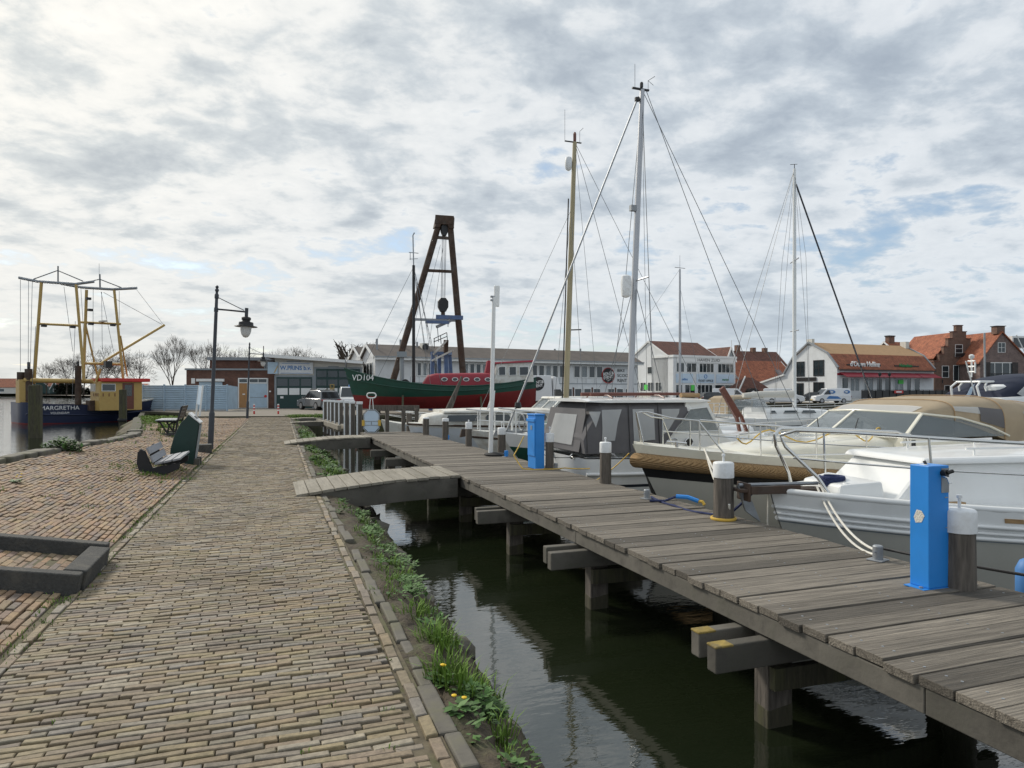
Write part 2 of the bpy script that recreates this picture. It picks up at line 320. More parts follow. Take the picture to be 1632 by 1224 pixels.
K['vanwhite'] = pm('white van paint', (.74,.75,.76), .3, .04, 1.5, coat=.4)
K['cardark'] = pm('dark car paint', (.02,.022,.026), .3, .1, 2, coat=.4)
K['tyre'] = pm('tyre rubber', (.018,.018,.018), .9, .2, 9)
K['rim'] = pm('alloy rim', (.35,.35,.36), .35, .1, 5, metal=.8)
K['taillight'] = pm('red light lens', (.30,.01,.01), .25, .05, 4)
K['lens'] = pm('clear light lens', (.65,.66,.66), .15, .05, 4)
K['plateY'] = pm('yellow number plate', (.65,.45,.05), .5, .05, 4)
K['benchdark'] = pm('dark recycled plastic', (.014,.015,.018), .6, .2, 6)
K['benchgrey'] = pm('grey bench plank', (.28,.29,.31), .75, .12, 5, stretch=(5,.6,5), dirt=(.2,.2,.2), damt=.5)
K['kiosk'] = pm('dark green panel', (.006,.032,.026), .35, .2, 3, dirt=(.01,.045,.035), damt=.4, dscale=2)
K['txtwhite'] = pm('white lettering', (.75,.75,.74), .6, .05, 4)
K['txtblue'] = pm('blue lettering', (.06,.19,.45), .6, .05, 4)
K['txtblack'] = pm('black lettering', (.02,.02,.022), .6, .05, 4)
K['txtgreen'] = pm('green lettering', (.01,.18,.05), .5, .05, 4)
K['signgreen'] = pm('bright green sign', (.10,.62,.10), .6, .05, 4)
K['signblue'] = pm('pale blue banner', (.52,.64,.76), .6, .05, 4)
K['orange'] = pm('orange red flag cloth', (.75,.14,.06), .8, .1, 3)
K['bark'] = pm('bare tree bark', (.055,.042,.032), .95, .3, 6)
K['leafA'] = pm('fresh grass blade', (.125,.21,.035), .7, .35, 3, tone=.45, spec=.25)
K['leafB'] = pm('broad weed leaf', (.075,.15,.04), .65, .35, 4, tone=.45, spec=.3)
K['flower'] = pm('yellow blossom', (.75,.50,.02), .7, .1, 4)
K['hedge'] = pm('dark hedge leaf', (.025,.035,.02), .9, .4, 3, tone=.5)
K['far green'] = pm('reed and grass verge', (.10,.12,.055), .95, .35, .6, tone=.3)
# ------------------------------------------------------------------ setting: water, land, path, banks
WZ = -.72
def lerp(y, tab):
    for (a, p), (b, q) in zip(tab, tab[1:]):
        if y <= b: return p+(q-p)*max(0, (y-a)/(b-a))
    return tab[-1][1]
def XL(y): return lerp(y, [(-6,-1.52),(6,-1.48),(10,-1.46),(19.5,-1.32),(37,-1.02),(60,-.7)])
def XR(y): return lerp(y, [(-6,.80),(0,.785),(3,.76),(10,.78),(14,.81),(25,.98),(37,1.2),(60,1.7)])
def noise2(x, y, s=1.0):
    return (math.sin(x*3.1*s+y*1.7*s)+math.sin(x*5.3*s-y*4.1*s+1.3)+math.sin(y*7.9*s+x*2.2*s+.5)*.6)/2.6
def crest(y): return lerp(y, [(-6,-4.6),(12,-4.0),(21,-3.35),(26,-3.95),(34,-5.2),(45,-6.8),(58,-8.6)])
def bslope(y): return lerp(y, [(-6,.2),(20,.2),(30,.13),(40,.05),(47,.004),(60,.004)])
def bankz(x, y): return max(0, (XL(y)-x)*bslope(y))
def water():
    m = bpy.data.materials.new('harbour water'); m.use_nodes = True; nt = m.node_tree; N = nt.nodes; L = nt.links; b = N['Principled BSDF']
    b.inputs['Roughness'].default_value = .03; b.inputs['IOR'].default_value = 2.1
    tc = N.new('ShaderNodeTexCoord'); sp = N.new('ShaderNodeSeparateXYZ'); L.new(tc.outputs['Object'], sp.inputs[0])
    def nz(sc, det, st, rz=0):
        mp = N.new('ShaderNodeMapping'); mp.inputs['Scale'].default_value = st; mp.inputs['Rotation'].default_value = (0, 0, rz); L.new(tc.outputs['Object'], mp.inputs[0])
        o = N.new('ShaderNodeTexNoise'); o.inputs['Scale'].default_value = sc; o.inputs['Detail'].default_value = det; o.inputs['Roughness'].default_value = .55; L.new(mp.outputs[0], o.inputs['Vector']); return o.outputs[0]
    cn = nz(.5, 3, (1,1,1)); cr = N.new('ShaderNodeMix'); cr.data_type = 'RGBA'; L.new(cn, cr.inputs[0]); cr.inputs[6].default_value = (.006,.011,.005,1); cr.inputs[7].default_value = (.014,.018,.008,1); L.new(cr.outputs[2], b.inputs['Base Color'])
    calm = N.new('ShaderNodeBump'); calm.inputs['Strength'].default_value = .055; calm.inputs['Distance'].default_value = .05
    L.new(nz(5.5, 3, (.55,1.5,1), R(20)), calm.inputs['Height'])
    # open water west of the dyke is choppier
    mr = N.new('ShaderNodeMapRange'); mr.inputs[1].default_value = -3; mr.inputs[2].default_value = -5; mr.inputs[3].default_value = 0; mr.inputs[4].default_value = .35; L.new(sp.outputs[0], mr.inputs[0])
    chop = N.new('ShaderNodeBump'); chop.inputs['Distance'].default_value = .06; L.new(mr.outputs[0], chop.inputs['Strength']); L.new(nz(2.2, 5, (.6,1.4,1), R(10)), chop.inputs['Height']); L.new(calm.outputs[0], chop.inputs['Normal'])
    L.new(chop.outputs[0], b.inputs['Normal'])
    q = M(); q.poly([(-2500,-60,0),(2500,-60,0),(2500,4000,0),(-2500,4000,0)])
    struct(q.build('water', m, loc=(0,0,WZ)))
water()
def land():
    pts = [rp(228, 53), rp(300, 50), V((-4.2, 46.6, 0)), V((1.4, 45.5, 0)), V((3.2, 45.2, 0)), rp(560, 45), rp(850, 46), rp(905, 62), rp(1010, 84), rp(1250, 93), rp(1700, 96), rp(3200, 96), rp(3200, 900), rp(-300, 900), rp(226, 230)]
    m = M(); top = [V((p.x, p.y, 0)) for p in pts]; m.poly(top)
    struct(m.build('ground', K['ground']))
    m = M(); n = len(top)
    for i in range(n-4):
        a, b = top[i], top[i+1]; m.poly([a-V((0,0,.003)), b-V((0,0,.003)), V((b.x,b.y,-2)), V((a.x,a.y,-2))])
        m.bar(a+V((0,0,-.02)), b+V((0,0,-.02)), .3, .18)
    struct(m.build('quay_edge', K['oldpile']))
    a, b = top[-1], top[0]
    # far shore across the open water
    f = M()
    for (u0, u1, d) in ((-700, 60, 330), (60, 240, 320)):
        f.prism([rp(u0, d, -.8), rp(u1, d-6, -.8), rp(u1, d+2, .7), rp(u0, d+6, .7)], V((0, 0, .02)))
    f.poly([rp(-700, 334, .7), rp(235, 318, .7), rp(235, 900, 1.2), rp(-700, 900, 1.2)])
    struct(f.build('far_shore', K['far green']))
land()
def brickfield(name, mat, cells, depth=.05):
    """cells: (centre, half-vectors along and across, normal, tone)"""
    m = M()
    for c, a, b, n, t in cells:
        ca = .0045; p = [c-a-b, c+a-b, c+a+b, c-a+b]
        al = a*(1-ca/a.length); bl = b*(1-ca/b.length); q = [c-al-bl, c+al-bl, c+al+bl, c-al+bl]
        lo = n*(-ca*.8); vs = [x-n*depth for x in p]+[x+lo for x in p]+q
        m.add(vs, [(0,1,5,4),(1,2,6,5),(2,3,7,6),(3,0,4,7),(4,5,9,8),(5,6,10,9),(6,7,11,10),(7,4,8,11),(8,9,10,11)], tone=t)
    return m.build(name, mat, fix=False)
def path():
    rnd = random.Random(3)
    y = .4; cells = []; row = 0; P = .0515
    while y < 47:
        x0, x1 = XL(y)+.085, XR(y)-.085; x = x0 - (.10 if row % 2 else 0)-rnd.uniform(0, .05); L = .198
        sag = math.sin(y*1.7)*.006
        while x < x1:
            l = L*rnd.uniform(.93, 1.05); a, b = max(x, x0), min(x+l, x1)
            if b-a > .05:
                c = V(((a+b)/2, y+rnd.uniform(-.005,.005)+.05*math.sin((a-x0)*1.3)*.5, rnd.gauss(0, .0025)+sag*1.4+.004*noise2(a*1.1, y*.6)+.012*math.sin((a-x0)/(x1-x0)*math.pi)))
                w = rnd.gauss(0, .02); tl = rnd.gauss(0, .02)
                av = V((math.cos(w), math.sin(w), tl))*((b-a)/2-.004); bv = V((-math.sin(w), math.cos(w), rnd.gauss(0,.03)))*(P/2-rnd.uniform(.003,.0075))
                n = av.cross(bv).normalized(); cells.append((c, av, bv, n, min(1, max(0, rnd.gauss(.5, .28)))))
            x += l
        y += P; row += 1
    for edge, s in ((XL, 1), (XR, -1)):
        y = .4
        while y < 47:
            l = rnd.uniform(.19, .225); x = edge(y)+s*.04
            av = V((.013, 1, 0))*(l/2-.006); bv = V((1, -.013, rnd.gauss(0,.05)))*-.028
            cells.append((V((x+rnd.gauss(0,.006), y+l/2, rnd.gauss(.004,.005))), av, bv, V((0,0,1)), min(1, max(0, rnd.gauss(.6, .25))))); y += l
    struct(brickfield('path', K['path'], cells))
    b = M(); b.poly([(XL(.0)-.05,-6,-.008),(XR(0)+.02,-6,-.008),(XR(0)+.02,3,-.008),(XL(0)-.05,3,-.008)]); b = M(); b.loft([[V((XL(y)-.04,y,-.013)),V((XR(y)+.015,y,-.013))] for y in range(-6,49)]); struct(b.build('path_bed', K['joint']))
path()
def leftbank():
    rnd = random.Random(5); cells = []
    P = .0585
    y = 1.0; L = .2
    k = 0; wid = 5.4
    while k*P < wid:
        y = .6 + (.1 if k % 2 else 0)
        while y < 44:
            l = L*rnd.uniform(.94, 1.05); x = XL(y)-.07-k*P
            if x > crest(y)+.12 and not (-2.95 < x < -1.4 and 6.2 < y < 7.3):
                wob = .012*math.sin(y*2.1+k*.3)+.02*math.sin(y*.9)*math.sin(k*.21)
                sl = bslope(y); c = V((x, y+l/2, bankz(x, y)+wob*.5+rnd.gauss(0,.004)))
                w = rnd.gauss(0,.025); av = V((math.sin(w)+.014, math.cos(w), rnd.gauss(0,.02)))*(l/2-.005); bv = V((-1, .014+math.sin(w), sl+rnd.gauss(0,.03)))*(P/2-rnd.uniform(.003,.007))
                n = av.cross(bv).normalized(); n = n if n.z > 0 else -n
                cells.append((c, av, bv, n, min(1, max(0, rnd.gauss(.5, .28)))))
            y += l
        k += 1
    struct(brickfield('brick_slope', K['bank'], cells))
    m = M(); rings = []
    ys = [-6+i*.5 for i in range(112)]
    for y in ys:
        c = crest(y); z = bankz(c, y); e = .08*math.sin(y*3)+.05*math.sin(y*7.3)
        # two thirds of the way the bricks lie on this bed, then the rough edge and the drop to the water
        rings.append([V((XL(y)-.03, y, -.014))]+[V((XL(y)+(c-XL(y))*t, y, bankz(XL(y)+(c-XL(y))*t, y)-.03*(t>.1)-.014)) for t in (.2,.4,.6,.8,1)]+[V((c-.2+e, y, z-.05)), V((c-.6+e*2, y, z-.35)), V((c-1.1+e, y, -1.3))])
    m.loft(rings); struct(m.build('slope_bed', K['joint']))
    rnd = random.Random(8); m = M()
    y = -2.0
    while y < 23:
        l = rnd.uniform(.35, .7); c = crest(y+l/2); z = bankz(c, y)
        dx = (crest(y+l)-crest(y)); an = math.atan2(-dx, l)
        m.box((c-.08+rnd.uniform(-.05,.05), y+l/2, z-.06+rnd.uniform(-.02,.03)), (rnd.uniform(.22,.34), l*.97, .2), rz=an+rnd.gauss(0,.05)); y += l
    struct(m.build('slope_edge', K['stone'], bevel=.03))
    m = M(); ys = [23,26,30,34,38,42,46,50,54,58]
    for a, b in zip(ys, ys[1:]):
        p, q = V((crest(a)-.3,a,0)), V((crest(b)-.3,b,0)); za, zb = bankz(crest(a),a)+.02, bankz(crest(b),b)+.02
        m.hexa([V((p.x,p.y,-2)),V((q.x,q.y,-2)),V((q.x+.3,q.y,-2)),V((p.x+.3,p.y,-2)),V((p.x,p.y,za)),V((q.x,q.y,zb)),V((q.x+.3,q.y,zb)),V((p.x+.3,p.y,za))])
    struct(m.build('retaining_edge', K['oldpile']))
leftbank()
def wedge(y): return lerp(y, [(-4,1.2),(4,1.36),(10,1.60),(20,1.85),(45,2.35)])
def rightbank():
    rings = []; y = -5.0
    while y < 45.6:
        a, b = XR(y)+.1, wedge(y); r = [V((XR(y)-.02, y, -.02))]
        for i in range(15):
            t = i/14; x = a+(b+.35-a)*t; z = -.03-.95*max(0, t-.12)**1.25+.035*noise2(x*2, y*2)+.02*noise2(x*7, y*7)
            r.append(V((x+.03*noise2(y*3, t*9), y, z)))
        r.append(V((b+.9, y, -1.6))); rings.append(r); y += .1
    m = M(); m.loft(rings); struct(m.build('bank_soil', K['earth'], smooth=60))
    rnd = random.Random(12); m = M(); y = -3.0
    while y < 44:
        l = rnd.uniform(.25, .6)
        if rnd.random() < .22: y += l; continue
        m.box((XR(y)+.06+rnd.uniform(-.015,.015), y+l/2, -.062+rnd.uniform(-.02,.008)), (rnd.uniform(.065,.10), l*.97, .12), rz=-.012+rnd.gauss(0,.03)); y += l
    struct(m.build('kerb', K['stone'], bevel=.012))
    # rough stones pitched along the water
    first = None; y = 2.6; i = 0
    protos = []
    import bmesh
    for k in range(6):
        bm = bmesh.new(); bmesh.ops.create_icosphere(bm, subdivisions=2, radius=1)
        for v in bm.verts:
            q = v.co; f = 1+.28*noise2(q.x*1.3+k*7, q.y*1.3+q.z*1.9+k)+.12*noise2(q.x*4+k, q.z*4+q.y*3)
            v.co = V((q.x*f, q.y*f*1.35, q.z*f*.6))
        me = bpy.data.meshes.new('bank_stone'); bm.to_mesh(me); bm.free(); me.materials.append(K['stone'])
        me.polygons.foreach_set('use_smooth', [True]*len(me.polygons)); me.set_sharp_from_angle(angle=R(32)); protos.append(me)
    while y < 30:
        for lane in (0, 1):
            if lane and rnd.random() < .45: continue
            x = wedge(y)-.06-lane*.22+rnd.uniform(-.08,.08); o = bpy.data.objects.new('bank_stone', rnd.choice(protos)); C.objects.link(o)
            s = rnd.uniform(.11,.21)*(1 if lane == 0 else .8); o.location = (x, y+rnd.uniform(-.06,.06), -.62+lane*.17+rnd.uniform(-.05,.06)); o.scale = (s, s*rnd.uniform(.8,1.3), s); o.rotation_euler = (rnd.uniform(-.4,.4), rnd.uniform(-.1,.7), rnd.uniform(0,6))
            tag(o, 'rough grey basalt stone pitched along the waterline of the grassy bank', 'stone', 'stones along the waterline of the grassy bank')
        y += rnd.uniform(.2,.34)*(1 if y < 14 else 1.7)
rightbank()
def bankpoint(x, y):
    a, b = XR(y)+.1, wedge(y); t = (x-a)/(b+.35-a)
    return -.03-.95*max(0, t-.12)**1.25+.035*noise2(x*2, y*2)
def blades(m, x, y, z, h, n, rnd, spread=.06, w=.007):
    for _ in range(n):
        a = rnd.uniform(0, 6.283); r = spread*rnd.random()**.6; bx, by = x+r*math.cos(a), y+r*math.sin(a); ln = h*rnd.uniform(.5, 1.15)
        lean = rnd.uniform(.15, .9)*ln; a2 = a+rnd.gauss(0,.7); dx, dy = math.cos(a2), math.sin(a2); px, py = -dy*w, dx*w; t = rnd.random()
        p0 = V((bx, by, z-.01)); p1 = p0+V((dx*lean*.35, dy*lean*.35, ln*.6)); p2 = p0+V((dx*lean, dy*lean, ln*rnd.uniform(.7,1)))
        sv = V((px, py, 0)); m.add([p0-sv, p0+sv, p1+sv*.8, p1-sv*.8, p2], [(0,1,2,3),(3,2,4)], tone=t)
def leaves(m, x, y, z, r, h, n, rnd, s=.03):
    for _ in range(n):
        a = rnd.uniform(0, 6.283); q = r*rnd.random()**.5; c = V((x+q*math.cos(a), y+q*math.sin(a), z+h*rnd.random()*(1-.5*q/r)))
        d = V((math.cos(a)+rnd.gauss(0,.5), math.sin(a)+rnd.gauss(0,.5), rnd.uniform(-.2,.7))).normalized(); e = d.cross(V((0,0,1))).normalized(); k = s*rnd.uniform(.6,1.4)
        m.add([c-d*k, c+e*k*.55-d*k*.2, c+d*k, c-e*k*.55-d*k*.2], [(0,1,2,3)], tone=rnd.random())
def plants():
    rnd = random.Random(21); g = M(); w = M()
    y = 2.2
    while y < 44:
        near = y < 12; step = .05 if near else .09
        dens = .5+.5*noise2(.3, y*.55)+(.5 if 7.4 < y < 10.8 else 0)+(.6 if 13 < y < 30 else 0)
        a, b = XR(y)+.16, wedge(y)-.05
        for _ in range(2):
            x = a+(b-a)*rnd.random()**.8
            if 10.8 < y < 12.9 and x > .8: continue
            if rnd.random() < .26+.6*max(0, dens*.8+.5*noise2(x*2.2, y*1.3)):
                if rnd.random() < .6: blades(g, x, y, bankpoint(x, y), rnd.uniform(.03,.09), 14 if near else 9, rnd, .07, .004 if near else .009)
                else: leaves(w, x, y, bankpoint(x, y), rnd.uniform(.05,.12), .08, 16 if near else 9, rnd, .026 if near else .05)
        y += step
    # the big tufts one sees in the foreground
    for (u, v, h, n) in ((700,1060,.17,120),(712,1125,.17,120),(735,1140,.14,80),(690,1050,.14,70),(770,1120,.14,50),(672,990,.12,50),(640,915,.12,50),(610,980,.10,30),(620,905,.12,50),(795,1190,.14,40),(655,1010,.11,40)):
        p = gp(u, v, -.2); blades(g, p.x, p.y, bankpoint(p.x, p.y), h, n, rnd, .13, .0045)
    for (u, v, r) in ((635,905,.22),(648,925,.2),(625,895,.2),(612,880,.16),(640,945,.2),(655,960,.15),(590,850,.14),(575,822,.15),(780,1165,.1),(750,1165,.12)):
        p = gp(u, v, -.25); leaves(w, p.x, p.y, bankpoint(p.x, p.y), r, .09, 170, rnd, .024)
    for _ in range(150):
        y = rnd.uniform(12.9, 30); x = XR(y)+.2+(wedge(y)-XR(y)-.15)*rnd.random(); (leaves(w, x, y, bankpoint(x,y), rnd.uniform(.1,.2), .14, 26, rnd, .05) if rnd.random() < .45 else blades(g, x, y, bankpoint(x,y), rnd.uniform(.08,.2), 26, rnd, .13, .008))
    # tufts in the joints of path and slope
    for _ in range(320):
        y = 2.5+rnd.random()**1.5*30; x = XL(y)+rnd.gauss(0,.05); blades(g, x, y, bankz(x, y), .035, 8, rnd, .07, .004)
    for _ in range(170):
        y = 3+rnd.random()*20; x = rnd.uniform(XL(y), XR(y)); blades(g, x, y, .005, .025, 6, rnd, .035, .003)
    for _ in range(160):
        y = 4+rnd.random()*34; x = crest(y)+rnd.random()**1.7*2.4
        if x < XL(y): blades(g, x, y, bankz(x, y), rnd.uniform(.03,.09), 12, rnd, .12, .006)
    for _ in range(90):
        y = rnd.uniform(13.6, 15.6); x = -2.0+rnd.gauss(0,.3); blades(g, x, y, bankz(x, y), .06, 10, rnd, .1, .005)
    for _ in range(260):
        y = rnd.uniform(23, 46); x = crest(y)+rnd.random()*1.8; blades(g, x, y, bankz(x, y), rnd.uniform(.08,.2), 10, rnd, .16, .014)
    for _ in range(300):
        y = rnd.uniform(44.6, 48); x = rnd.uniform(1.3, 3.4); blades(g, x, y, -.05, rnd.uniform(.1,.25), 9, rnd, .2, .02)
    go = g.build('grass', K['leafA'], fix=False); tag(go, 'short green grass growing on the bank and in the brick joints', 'grass', kind='stuff')
    wo = w.build('bank_weeds', K['leafB'], fix=False); tag(wo, 'broad leaved weeds covering the earth bank by the canal', 'weeds', kind='stuff')
    # shrub at the water's edge on the left
    p = V((-3.75, 15.6, bankz(-3.75, 15.6)-.05)); t = T('leafy_shrub', 'round green leafy shrub on the edge of the brick slope by open water', 'shrub', p)
    m = M(); leaves(m, 0, 0, 0, .34, .34, 900, rnd, .04); m.build('foliage', K['leafB'], t, fix=False)
    m = M()
    for _ in range(9): a = rnd.uniform(0, 6.28); m.tube([(0,0,-.05),(.1*math.cos(a),.1*math.sin(a),.12),(.2*math.cos(a),.2*math.sin(a),.22)], .006, 4)
    m.build('stem', K['bark'], t)
    for (u, v, z, lab) in ((737,1160,-.1,'yellow dandelion in the foreground beside the kerb of the brick path'),(700,1112,-.12,'small yellow dandelion among grass blades, further up the earth bank'),(27,757,.46,'yellow flowering dandelion on the top edge of the brick slope')):
        p = gp(u, v, z); zz = bankz(p.x, p.y) if u < 400 else bankpoint(p.x, p.y)
        t = T('dandelion', lab, 'flower', (p.x, p.y, zz)); m = M()
        for k in range(4 if u < 400 else 2):
            q = V((rnd.uniform(-.05,.05), rnd.uniform(-.05,.05), rnd.uniform(.07,.12))); m.lathe([(.004,-.006),(.013,0),(.014,.004),(.006,.008)], 9, q)
        m.build('blossom', K['flower'], t); m = M(); leaves(m, 0, 0, .01, .08, .05, 30, rnd, .035); m.build('leaf_rosette', K['leafB'], t, fix=False)
plants()
# ------------------------------------------------------------------ pier and gangways
PX0, PX1, PY0, PY1, PZ = 3.13, 5.14, -1.6, 24.8, .15
def pier():
    t = T('wooden_pier', 'long grey plank pier on timber piles running beside the moored boats', 'pier', (PX0, 0, WZ))
    rnd = random.Random(4); z = PZ-WZ; m = M(); y = PY0; scr = M()
    while y < PY1:
        w = rnd.uniform(.183, .194); dz = rnd.gauss(0, .003); e0, e1 = rnd.uniform(-.012,.012), rnd.uniform(-.012,.012)
        a = rnd.gauss(0,.002); m.hexa([(e0, y+a, z-.05+dz),(2.01+e1, y-a, z-.05+dz),(2.01+e1, y+w-a, z-.05+dz),(e0, y+w+a, z-.05+dz),(e0, y+a, z+dz),(2.01+e1, y-a, z+dz+rnd.gauss(0,.002)),(2.01+e1, y+w-a, z+dz+rnd.gauss(0,.002)),(e0, y+w+a, z+dz)], tone=min(1, max(0, rnd.gauss(.5,.25))))
        if y < 11:
            for x in (.14, 1.0, 1.87):
                for q in (.3, .7): scr.lathe([(.008, 0), (.008, .0022)], 6, (x+rnd.uniform(-.015,.015), y+w*q, z+dz))
        y += w+rnd.uniform(.010, .018)
    m.build('deck', K['deck'], t, bevel=.004)
    scr.build('deck_screws', K['gal'], t)
    for x in (.055, .98, 1.96):
        m = M(); y = PY0
        while y < PY1-.2:
            l = min(4.2, PY1-y); m.bb((x-.04, y, z-.19), (x+.04, y+l-.006, z-.052), tone=rnd.random()); y += l
        m.build('stringer', K['beam'], t, bevel=.006)
    ys = [1.3, 3.95, 6.7, 9.3, 11.9, 14.5, 17.1, 19.7, 22.3]
    for i, y in enumerate(ys):
        for s in (-1, 1):
            m = M(); m.bb((-.36+.03*s, y+s*.135-.05, z-.385), (2.2, y+s*.135+.05, z-.205), tone=rnd.random()); c = m.build('cross_beam', K['beam'], t, bevel=.01)
            m = M(); m.bb((-.364+.03*s, y+s*.135-.0515, z-.222), (-.22+.03*s, y+s*.135+.0515, z-.2035))
            if y < 4.5: m.build('lichen_end', K['lichen'], c, bevel=.008)
        m = M()
        for s in (-1, 1): m.lathe([(.022,0),(.022,.03)], 6, (0,0,0))
        for x in (.22, 1.85):
            m = M(); k = .105; m.hexa([(x-k,y-k*.7,z-2.6),(x+k,y-k*.7,z-2.6),(x+k,y+k*.7,z-2.6),(x-k,y+k*.7,z-2.6),(x-k,y-k*.7,z-.215),(x+k,y-k*.7,z-.215),(x+k,y+k*.7,z-.215),(x-k,y+k*.7,z-.215)])
            pl_ = m.build('pile', K['pile'], t, bevel=.012); k += .002; m = M(); m.hexa([(x-k,y-k*.7,-.8),(x+k,y-k*.7,-.8),(x+k,y+k*.7,-.8),(x-k,y+k*.7,-.8),(x-k,y-k*.7,.13),(x+k,y-k*.7,.16),(x+k,y+k*.7,.12),(x-k,y+k*.7,.15)]); m.build('tide_band', K['oldpile'], pl_, bevel=.012)
        m = M(); m.bar((.1, y-.13, z-.50), (2.0, y-.13, z-.53), .06, .15); m.build('brace', K['oldpile'], t)
pier()
def gangway(name, label, n0, n1, f0, f1, z0, z1, beam=.3, w=.19, mat='plank'):
    """planks laid across two beams from the bank (n0,f0) to the pier (n1,f1); n is the side facing the camera"""
    o = V((n0[0], n0[1], 0)); t = T(name, label, 'gangway', o, group='gangways from the brick path to the pier'); rnd = random.Random(len(label))
    N0, N1, F0, F1 = [V((p[0], p[1], 0))-o for p in (n0, n1, f0, f1)]
    def z(s): return z0+(z1-z0)*s+.05*math.sin(s*math.pi)
    k = max(1, round((N1-N0).length/w)); m = M()
    for i in range(k):
        a, b = (i+.03)/k, (i+.97)/k; q = [N0.lerp(N1,a), N0.lerp(N1,b), F0.lerp(F1,b), F0.lerp(F1,a)]; za, zb = z(a), z(b); j = rnd.gauss(0,.004); e = rnd.gauss(0, .01)
        for x in q[:2]: x.y += e
        zz = [za+j, zb+j, zb+j, za+j]
        m.hexa([x+V((0,0,h-.045)) for x, h in zip(q, zz)]+[x+V((0,0,h)) for x, h in zip(q, zz)], tone=min(1, max(0, rnd.gauss(.5,.25))))
    m.build('planks', K[mat], t, bevel=.005)
    for (A, B, off) in ((N0, N1, .06), (F0, F1, -.06)):
        m = M(); rings = []
        for i in range(9):
            s = .13+.85*i/8; p = A.lerp(B, s)+V((0, off, 0)); top = z(s)-.047; bm = beam*(.55+.45*min(1, s*2.5))
            rings.append([p+V((0,-.05,top)), p+V((0,.05,top)), p+V((0,.05,top-bm)), p+V((0,-.05,top-bm))])
        m.loft(rings, closed=True, caps=True); m.build('beam', K['beam'], t, bevel=.008)
gangway('gangway', 'wide plank gangway nearest the camera, with a deep grey side beam', (.42,10.95), (3.13,11.4), (.42,12.55), (3.13,13.0), .035, .165, .32)
gangway('gangway', 'plank gangway joining the far end of the pier, second from the camera', (.5,21.7), (3.13,21.95), (.5,23.0), (3.13,23.2), .035, .165, .3)
gangway('narrow_gangway', 'narrow single plank walkway to the row of white capped piles', (1.1,36.3), (3.4,36.9), (1.1,37.0), (3.4,37.5), .03, .02, .2)
gangway('narrow_gangway', 'farthest narrow plank walkway where the canal ends at the grass', (1.4,41.8), (3.2,42.2), (1.4,42.6), (3.2,42.9), .03, .0, .2)
# ------------------------------------------------------------------ street furniture and pier furniture
def street_lamp(p, label, lean=.038):
    t = T('street_lamp', label, 'lamp', p, rot=(0, lean, 0), group='street lamps along the brick path')
    m = M(); m.lathe([(.075,0),(.075,.98),(.07,1.0),(.055,1.03),(.05,1.05),(.045,3.75)], 14); m.build('lower_pole', K['lampgrey'], t, smooth=40)
    m = M(); m.lathe([(.043,3.75),(.04,4.28),(.034,4.30),(.034,4.34),(.05,4.36),(.052,4.40),(.03,4.43)], 14); m.lathe([(.01,4.42),(.035,4.44),(.045,4.47),(.035,4.50),(.008,4.52)], 12); m.build('finial_pole', K['lampgrey'], t, smooth=40)
    m = M()
    for z in (3.78, 4.15): m.lathe([(.052,z),(.056,z+.02),(.056,z+.10),(.052,z+.12)], 14)
    m.tube([(0,0,3.86),(.3,0,3.855),(.80,0,3.84)], .024, 8); m.tube([(0,0,4.2),(.72,0,3.88)], .012, 6); m.bb((.74,-.035,3.70),(.83,.035,3.95)); m.build('arm', K['lampgrey'], t, smooth=40)
    m = M(); m.lathe([(.09,3.70),(.125,3.68),(.125,3.62),(.10,3.60),(.11,3.57),(.19,3.55),(.20,3.46),(.30,3.44),(.31,3.425),(.295,3.42),(.18,3.43)][::-1], 20, (.785,0,0)); m.build('lamp_hood', K['black'], t, smooth=35)
    m = M(); m.lathe([(.01,3.12),(.06,3.135),(.11,3.20),(.14,3.30),(.15,3.42)], 18, (.785,0,0)); m.build('lamp_globe', K['lens'], t, smooth=60)
    return t
street_lamp((-1.46, 20.7, .02), 'tall dark street lamp with hooded globe, standing nearest beside the green boat shaped board')
q = gp(394, 667, 0); street_lamp((q.x, q.y, 0), 'farther dark street lamp with hooded globe, in front of the brick building', .03)
m = M(); m.box((0,0,.09), (.34,.42,.22), rz=.1); tag(m.build('concrete_block', K['conc'], loc=(-1.52,19.6,.03), bevel=.015), 'squat concrete block at the foot of the nearest street lamp', 'block')
def boat_board():
    t = T('boat_shaped_board', 'dark green information board shaped like a boat prow beside the path', 'information board', (-1.49, 16.3, .03))
    pr = [(0,0),(-.42,0),(-.455,.17),(-.44,.36),(-.37,.62),(-.26,.87),(-.085,1.08),(.117,.87)]
    m = M(); m.prism([(x,0,z) for x, z in pr], (0,.62,0)); m.build('hull_panel', K['kiosk'], t, bevel=.008)
    m = M(); m.prism([(-.10,-.012,1.085),(.135,-.012,.878),(.14,-.012,.90),(-.085,-.012,1.115)], (0,.645,0)); c = m.build('top_plate', K['trim'], t)
    m = M(); m.prism([(0.0,.1,1.03),(.06,.1,.978),(.062,.1,.984),(.002,.1,1.036)], (0,.42,0)); m.build('slot', K['black'], c)
    m = M(); m.prism([(.025,.02,.1),(.03,.02,.1),(.128,.02,.84),(.123,.02,.84)], (0,.58,0)); m.build('text_panel', K['greytrim'], t)
    m = M(); m.bb((-.05,.02,-.06),(.12,.2,.12)); m.bb((-.05,.42,-.06),(.12,.6,.12)); m.build('foot', K['beam'], t)
boat_board()
